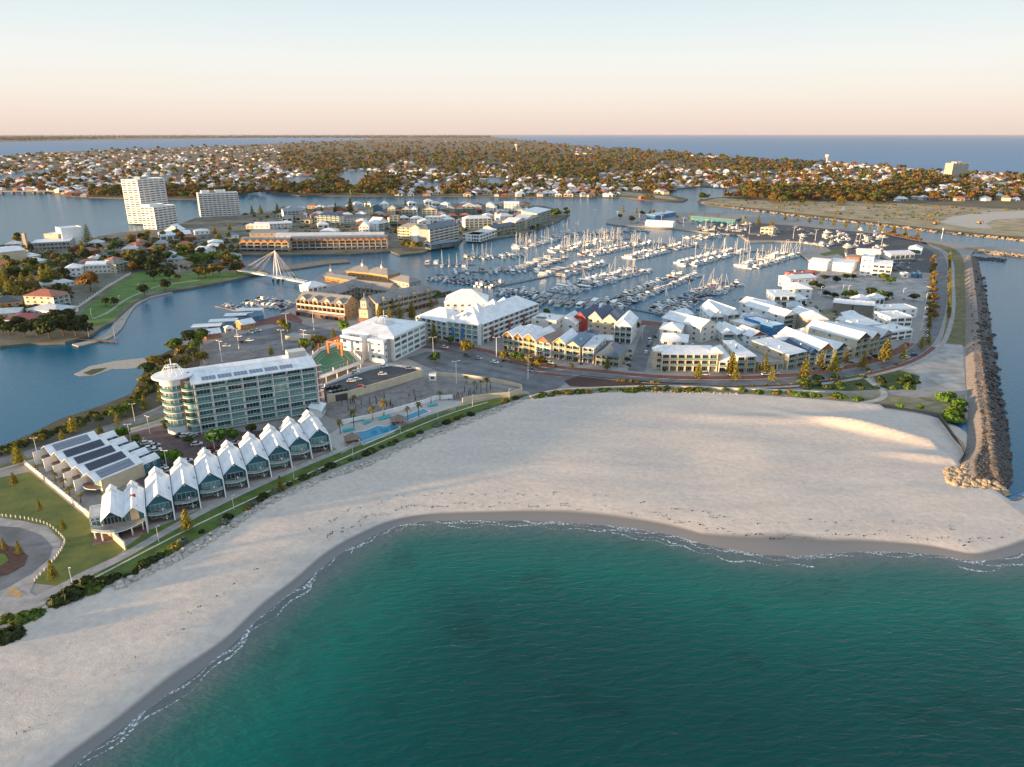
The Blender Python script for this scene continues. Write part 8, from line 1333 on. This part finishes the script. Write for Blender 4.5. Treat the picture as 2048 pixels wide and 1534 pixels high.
# gardens of the left town and the canal village: low planting nobody could count
q = [(rv.uniform(0, 480), rv.uniform(476, 560)) for _ in range(900)] + [(rv.uniform(-20, 140), rv.uniform(545, 640)) for _ in range(420)] + [(rv.uniform(490, 1090), rv.uniform(412, 470)) for _ in range(420)]
q = [p for p in q if inside(np.array([p[0]]), np.array([p[1]]), land2)[0] and not (62 < p[0] < 175 and p[1] < 506) and not (p[0] > 150 and p[1] > 540)]; n = len(q); C0 = np.array([list(G(*p)) for p in q]); Hh = rg.uniform(1.2, 4.2, n); m = 24; d = rg.normal(size=(n, m, 3)); d /= np.linalg.norm(d, axis=2)[..., None]; d[..., 2] = np.abs(d[..., 2]); C = C0[:, None, :] + d * (Hh[:, None, None] * np.array([.9, .9, .8])) * (.6 + .5 * rg.rand(n, m, 1)); V, F_ = quads(C.reshape(-1, 3), (d + rg.normal(size=d.shape) * .5).reshape(-1, 3), np.repeat(Hh, m) * .22 * (.7 + .6 * rg.rand(n * m)), rg)
struct(tag(ob('garden_planting', npmesh('garden_planting', V, F_, [LF[k] for k in LK], np.repeat(rg.choice(4, n, p=[.25, .12, .4, .23]), m))), 'dense low garden planting between the town houses', 'planting'), 'stuff')
def planting(name, q, h0, h1, p, lab):
    n = len(q); C0 = np.array([list(G(*a)) for a in q]); Hh = rg.uniform(h0, h1, n); m = 24; d = rg.normal(size=(n, m, 3)); d /= np.linalg.norm(d, axis=2)[..., None]; d[..., 2] = np.abs(d[..., 2]); C = C0[:, None, :] + d * (Hh[:, None, None] * np.array([.9, .9, .8])) * (.6 + .5 * rg.rand(n, m, 1)); V, F_ = quads(C.reshape(-1, 3), (d + rg.normal(size=d.shape) * .5).reshape(-1, 3), np.repeat(Hh, m) * .22 * (.7 + .6 * rg.rand(n * m)), rg)
    struct(tag(ob(name, npmesh(name, V, F_, [LF[k] for k in LK], np.repeat(rg.choice(4, n, p=p), m))), lab, 'planting'), 'stuff')
planting('village_planting', [(rv.uniform(1000, 1262), rv.uniform(680, 735)) for _ in range(70)] + [(rv.uniform(1306, 1820), rv.uniform(596, 742)) for _ in range(240)] + [(rv.uniform(690, 860), rv.uniform(640, 690)) for _ in range(40)] + [(1316 + rv.uniform(-2, 2), rv.uniform(690, 735)) for _ in range(16)], .7, 1.7, [.2, .05, .35, .4], 'small garden shrubs between the marina town houses')
planting('bank_scrub', [p for p in ((rv.uniform(1400, 2048), rv.uniform(396, 470)) for _ in range(900)) if float(np.interp(p[0], [1400, 1560, 1700, 1900, 2048], [399, 402, 404, 412, 420])) < p[1] < float(np.interp(p[0], [1400, 1500, 1700, 1880, 1900, 2048], [402, 414, 436, 444, 430, 424]))], .8, 3.2, [.5, .2, .1, .2], 'low dry scrub scattered over the far channel bank')
# further small houses between those already placed
occ = [o.matrix_basis.translation.xy for o in bpy.data.objects if o.parent is None and o.get('category') in ('restaurant', 'house', 'building', 'hotel', 'shops', 'arcade', 'apartment tower', 'cafe')]
for (x0, x1, y0, y1, lab, n) in ((560, 1060, 410, 456, 'in the canal village', 260), (0, 470, 478, 534, 'in the left town', 60), (-30, 120, 545, 600, 'left of the lagoon', 16), (1320, 1760, 604, 716, 'among the marina town houses', 150)):
    for _ in range(n):
        x, y = rv.uniform(x0, x1), rv.uniform(y0, y1); p = G(x, y)
        if not inside(np.array([x]), np.array([y]), land1 if 'marina' in lab else land2)[0] or any((p.xy - o).length < (19 if 'canal' in lab else (15 if 'marina' in lab else 24)) for o in occ) or (50 < x < 175 and y < 508): continue
        occ.append(p.xy); k = rv.choice((0, 5, 7, 3)) if 'marina' in lab else rv.randrange(8); hh = (1.0 if 'left' in lab else rv.choice((1.4, 1.7, 2.1))); t = copy_tree(HP[k], p, rv.uniform(-.5, .5), (.72, .8, 1) if 'marina' in lab else (1.0, 1.0, 1), HN[k].replace('far house', 'small house').replace('far brick', 'small brick') + ' ' + lab, 'house', 'small houses ' + lab, 'small_house')
        for ch in t.children:
            if ch.name.startswith('roof'): ch.location.z = 3.6 * (hh - 1)
            else: ch.scale.z = hh
# low wooded ridge of the distant land
tx = rg.uniform(-300, 980, 3000); ty = rg.uniform(270.8, 276, 3000) + np.clip((300 - tx) / 300, 0, 1) * rg.rand(3000) * 7; C0 = np.array([list(G(a, c)) for a, c in zip(tx, ty)]); sz = 10 + rg.rand(3000) * 14; dirs = rg.normal(size=(3000, 6, 3)); C = C0[:, None, :] + dirs * sz[:, None, None] * np.array([1.2, 1.2, .5]) + np.array([0, 0, 12.0]); V, F_ = quads(C.reshape(-1, 3), rg.normal(size=(18000, 3)), np.repeat(sz * .9, 6), rg)
struct(tag(ob('far_ridge_trees', npmesh('far_ridge_trees', V, F_, [LF['dark']])), 'dark wooded ridge across the distant estuary', 'trees'), 'stuff')
# landmarks far away
def water_tower(px, py, h, lab):
    t = thing('water_tower', lab, 'water tower', G(px, py)); MB().tube([(0, 0, 0), (0, 0, h * .7)], h * .07, W['cream'], 12).build('stem', t); MB().lathe([(h * .05, h * .55), (h * .24, h * .78), (h * .24, h), (0, h * 1.02)], W['cream'], 20).build('tank', t)
water_tower(1653, 328, hgt(1653, 328, 309), 'cream water tower above the roofs near the ocean'); water_tower(1033, 303, hgt(1033, 303, 288), 'small cream water tower above the far woods')
h = hgt(1915, 356, 326); tower('cream beach tower block with dark balconies among the low roofs', (1900, 357), (1932, 356), 22, max(6, int(h / 3.1)), 5, 'cream', ((.3, .7, 1),))
a, c = G(-150, 384, 6), G(108, 381, 6); t = thing('road_bridge', 'long low concrete road bridge crossing the river', 'bridge', (a.x, a.y, 0), math.atan2((c - a).y, (c - a).x)); L = (c - a).length; MB().box(0, -6, 4.5, L, 6, 6, M_conc).build('deck', t)
for k in range(12): ob('pier', box_mesh(3, 10, 6.5, M_conc), t, (k * L / 12, -5, -2))
for x, y, lab in ((1870, 449, 'orange excavator on the channel bank path'), (1958, 448, 'orange excavator on the cove beach')):
    t = thing('excavator', lab, 'excavator', G(x, y), .4); m = mat('orange_machine', (.55, .22, .03), .5); MB().box(-2.5, -2, .2, 2.5, -1.2, 1.2, M_black).build('track', t); MB().box(-2.5, 1.2, .2, 2.5, 2, 1.2, M_black).build('track', t); MB().box(-2.4, -1.6, 1.2, 1.6, 1.6, 3.0, m).build('body', t); MB().box(.2, -1.5, 3, 1.8, -.2, 4.2, M_glass).build('cab', t); MB().tube([(1.5, .5, 2.6), (5, .5, 6), (8.5, .5, 3.2)], .35, m, 6, .25).build('boom', t); MB().box(8, -.1, 1.6, 9.2, 1.1, 3.2, m).build('bucket', t)

# ================================================================ AIR
vm = bpy.data.materials.new('haze_air'); vm.use_nodes = True; nt = vm.node_tree; nt.nodes.clear(); out = _n(nt, 'ShaderNodeOutputMaterial'); pv = _n(nt, 'ShaderNodeVolumePrincipled'); pv.inputs['Color'].default_value = (.62, .62, .70, 1); pv.inputs['Density'].default_value = 1.1e-5; pv.inputs['Anisotropy'].default_value = 0; nt.links.new(pv.outputs[0], out.inputs['Volume'])
struct(tag(MB().box(-121000, -600, -8, 121000, 121000, 123.5, vm).build('haze'), 'thin pale haze lying over the town and the sea', 'haze'), 'stuff')
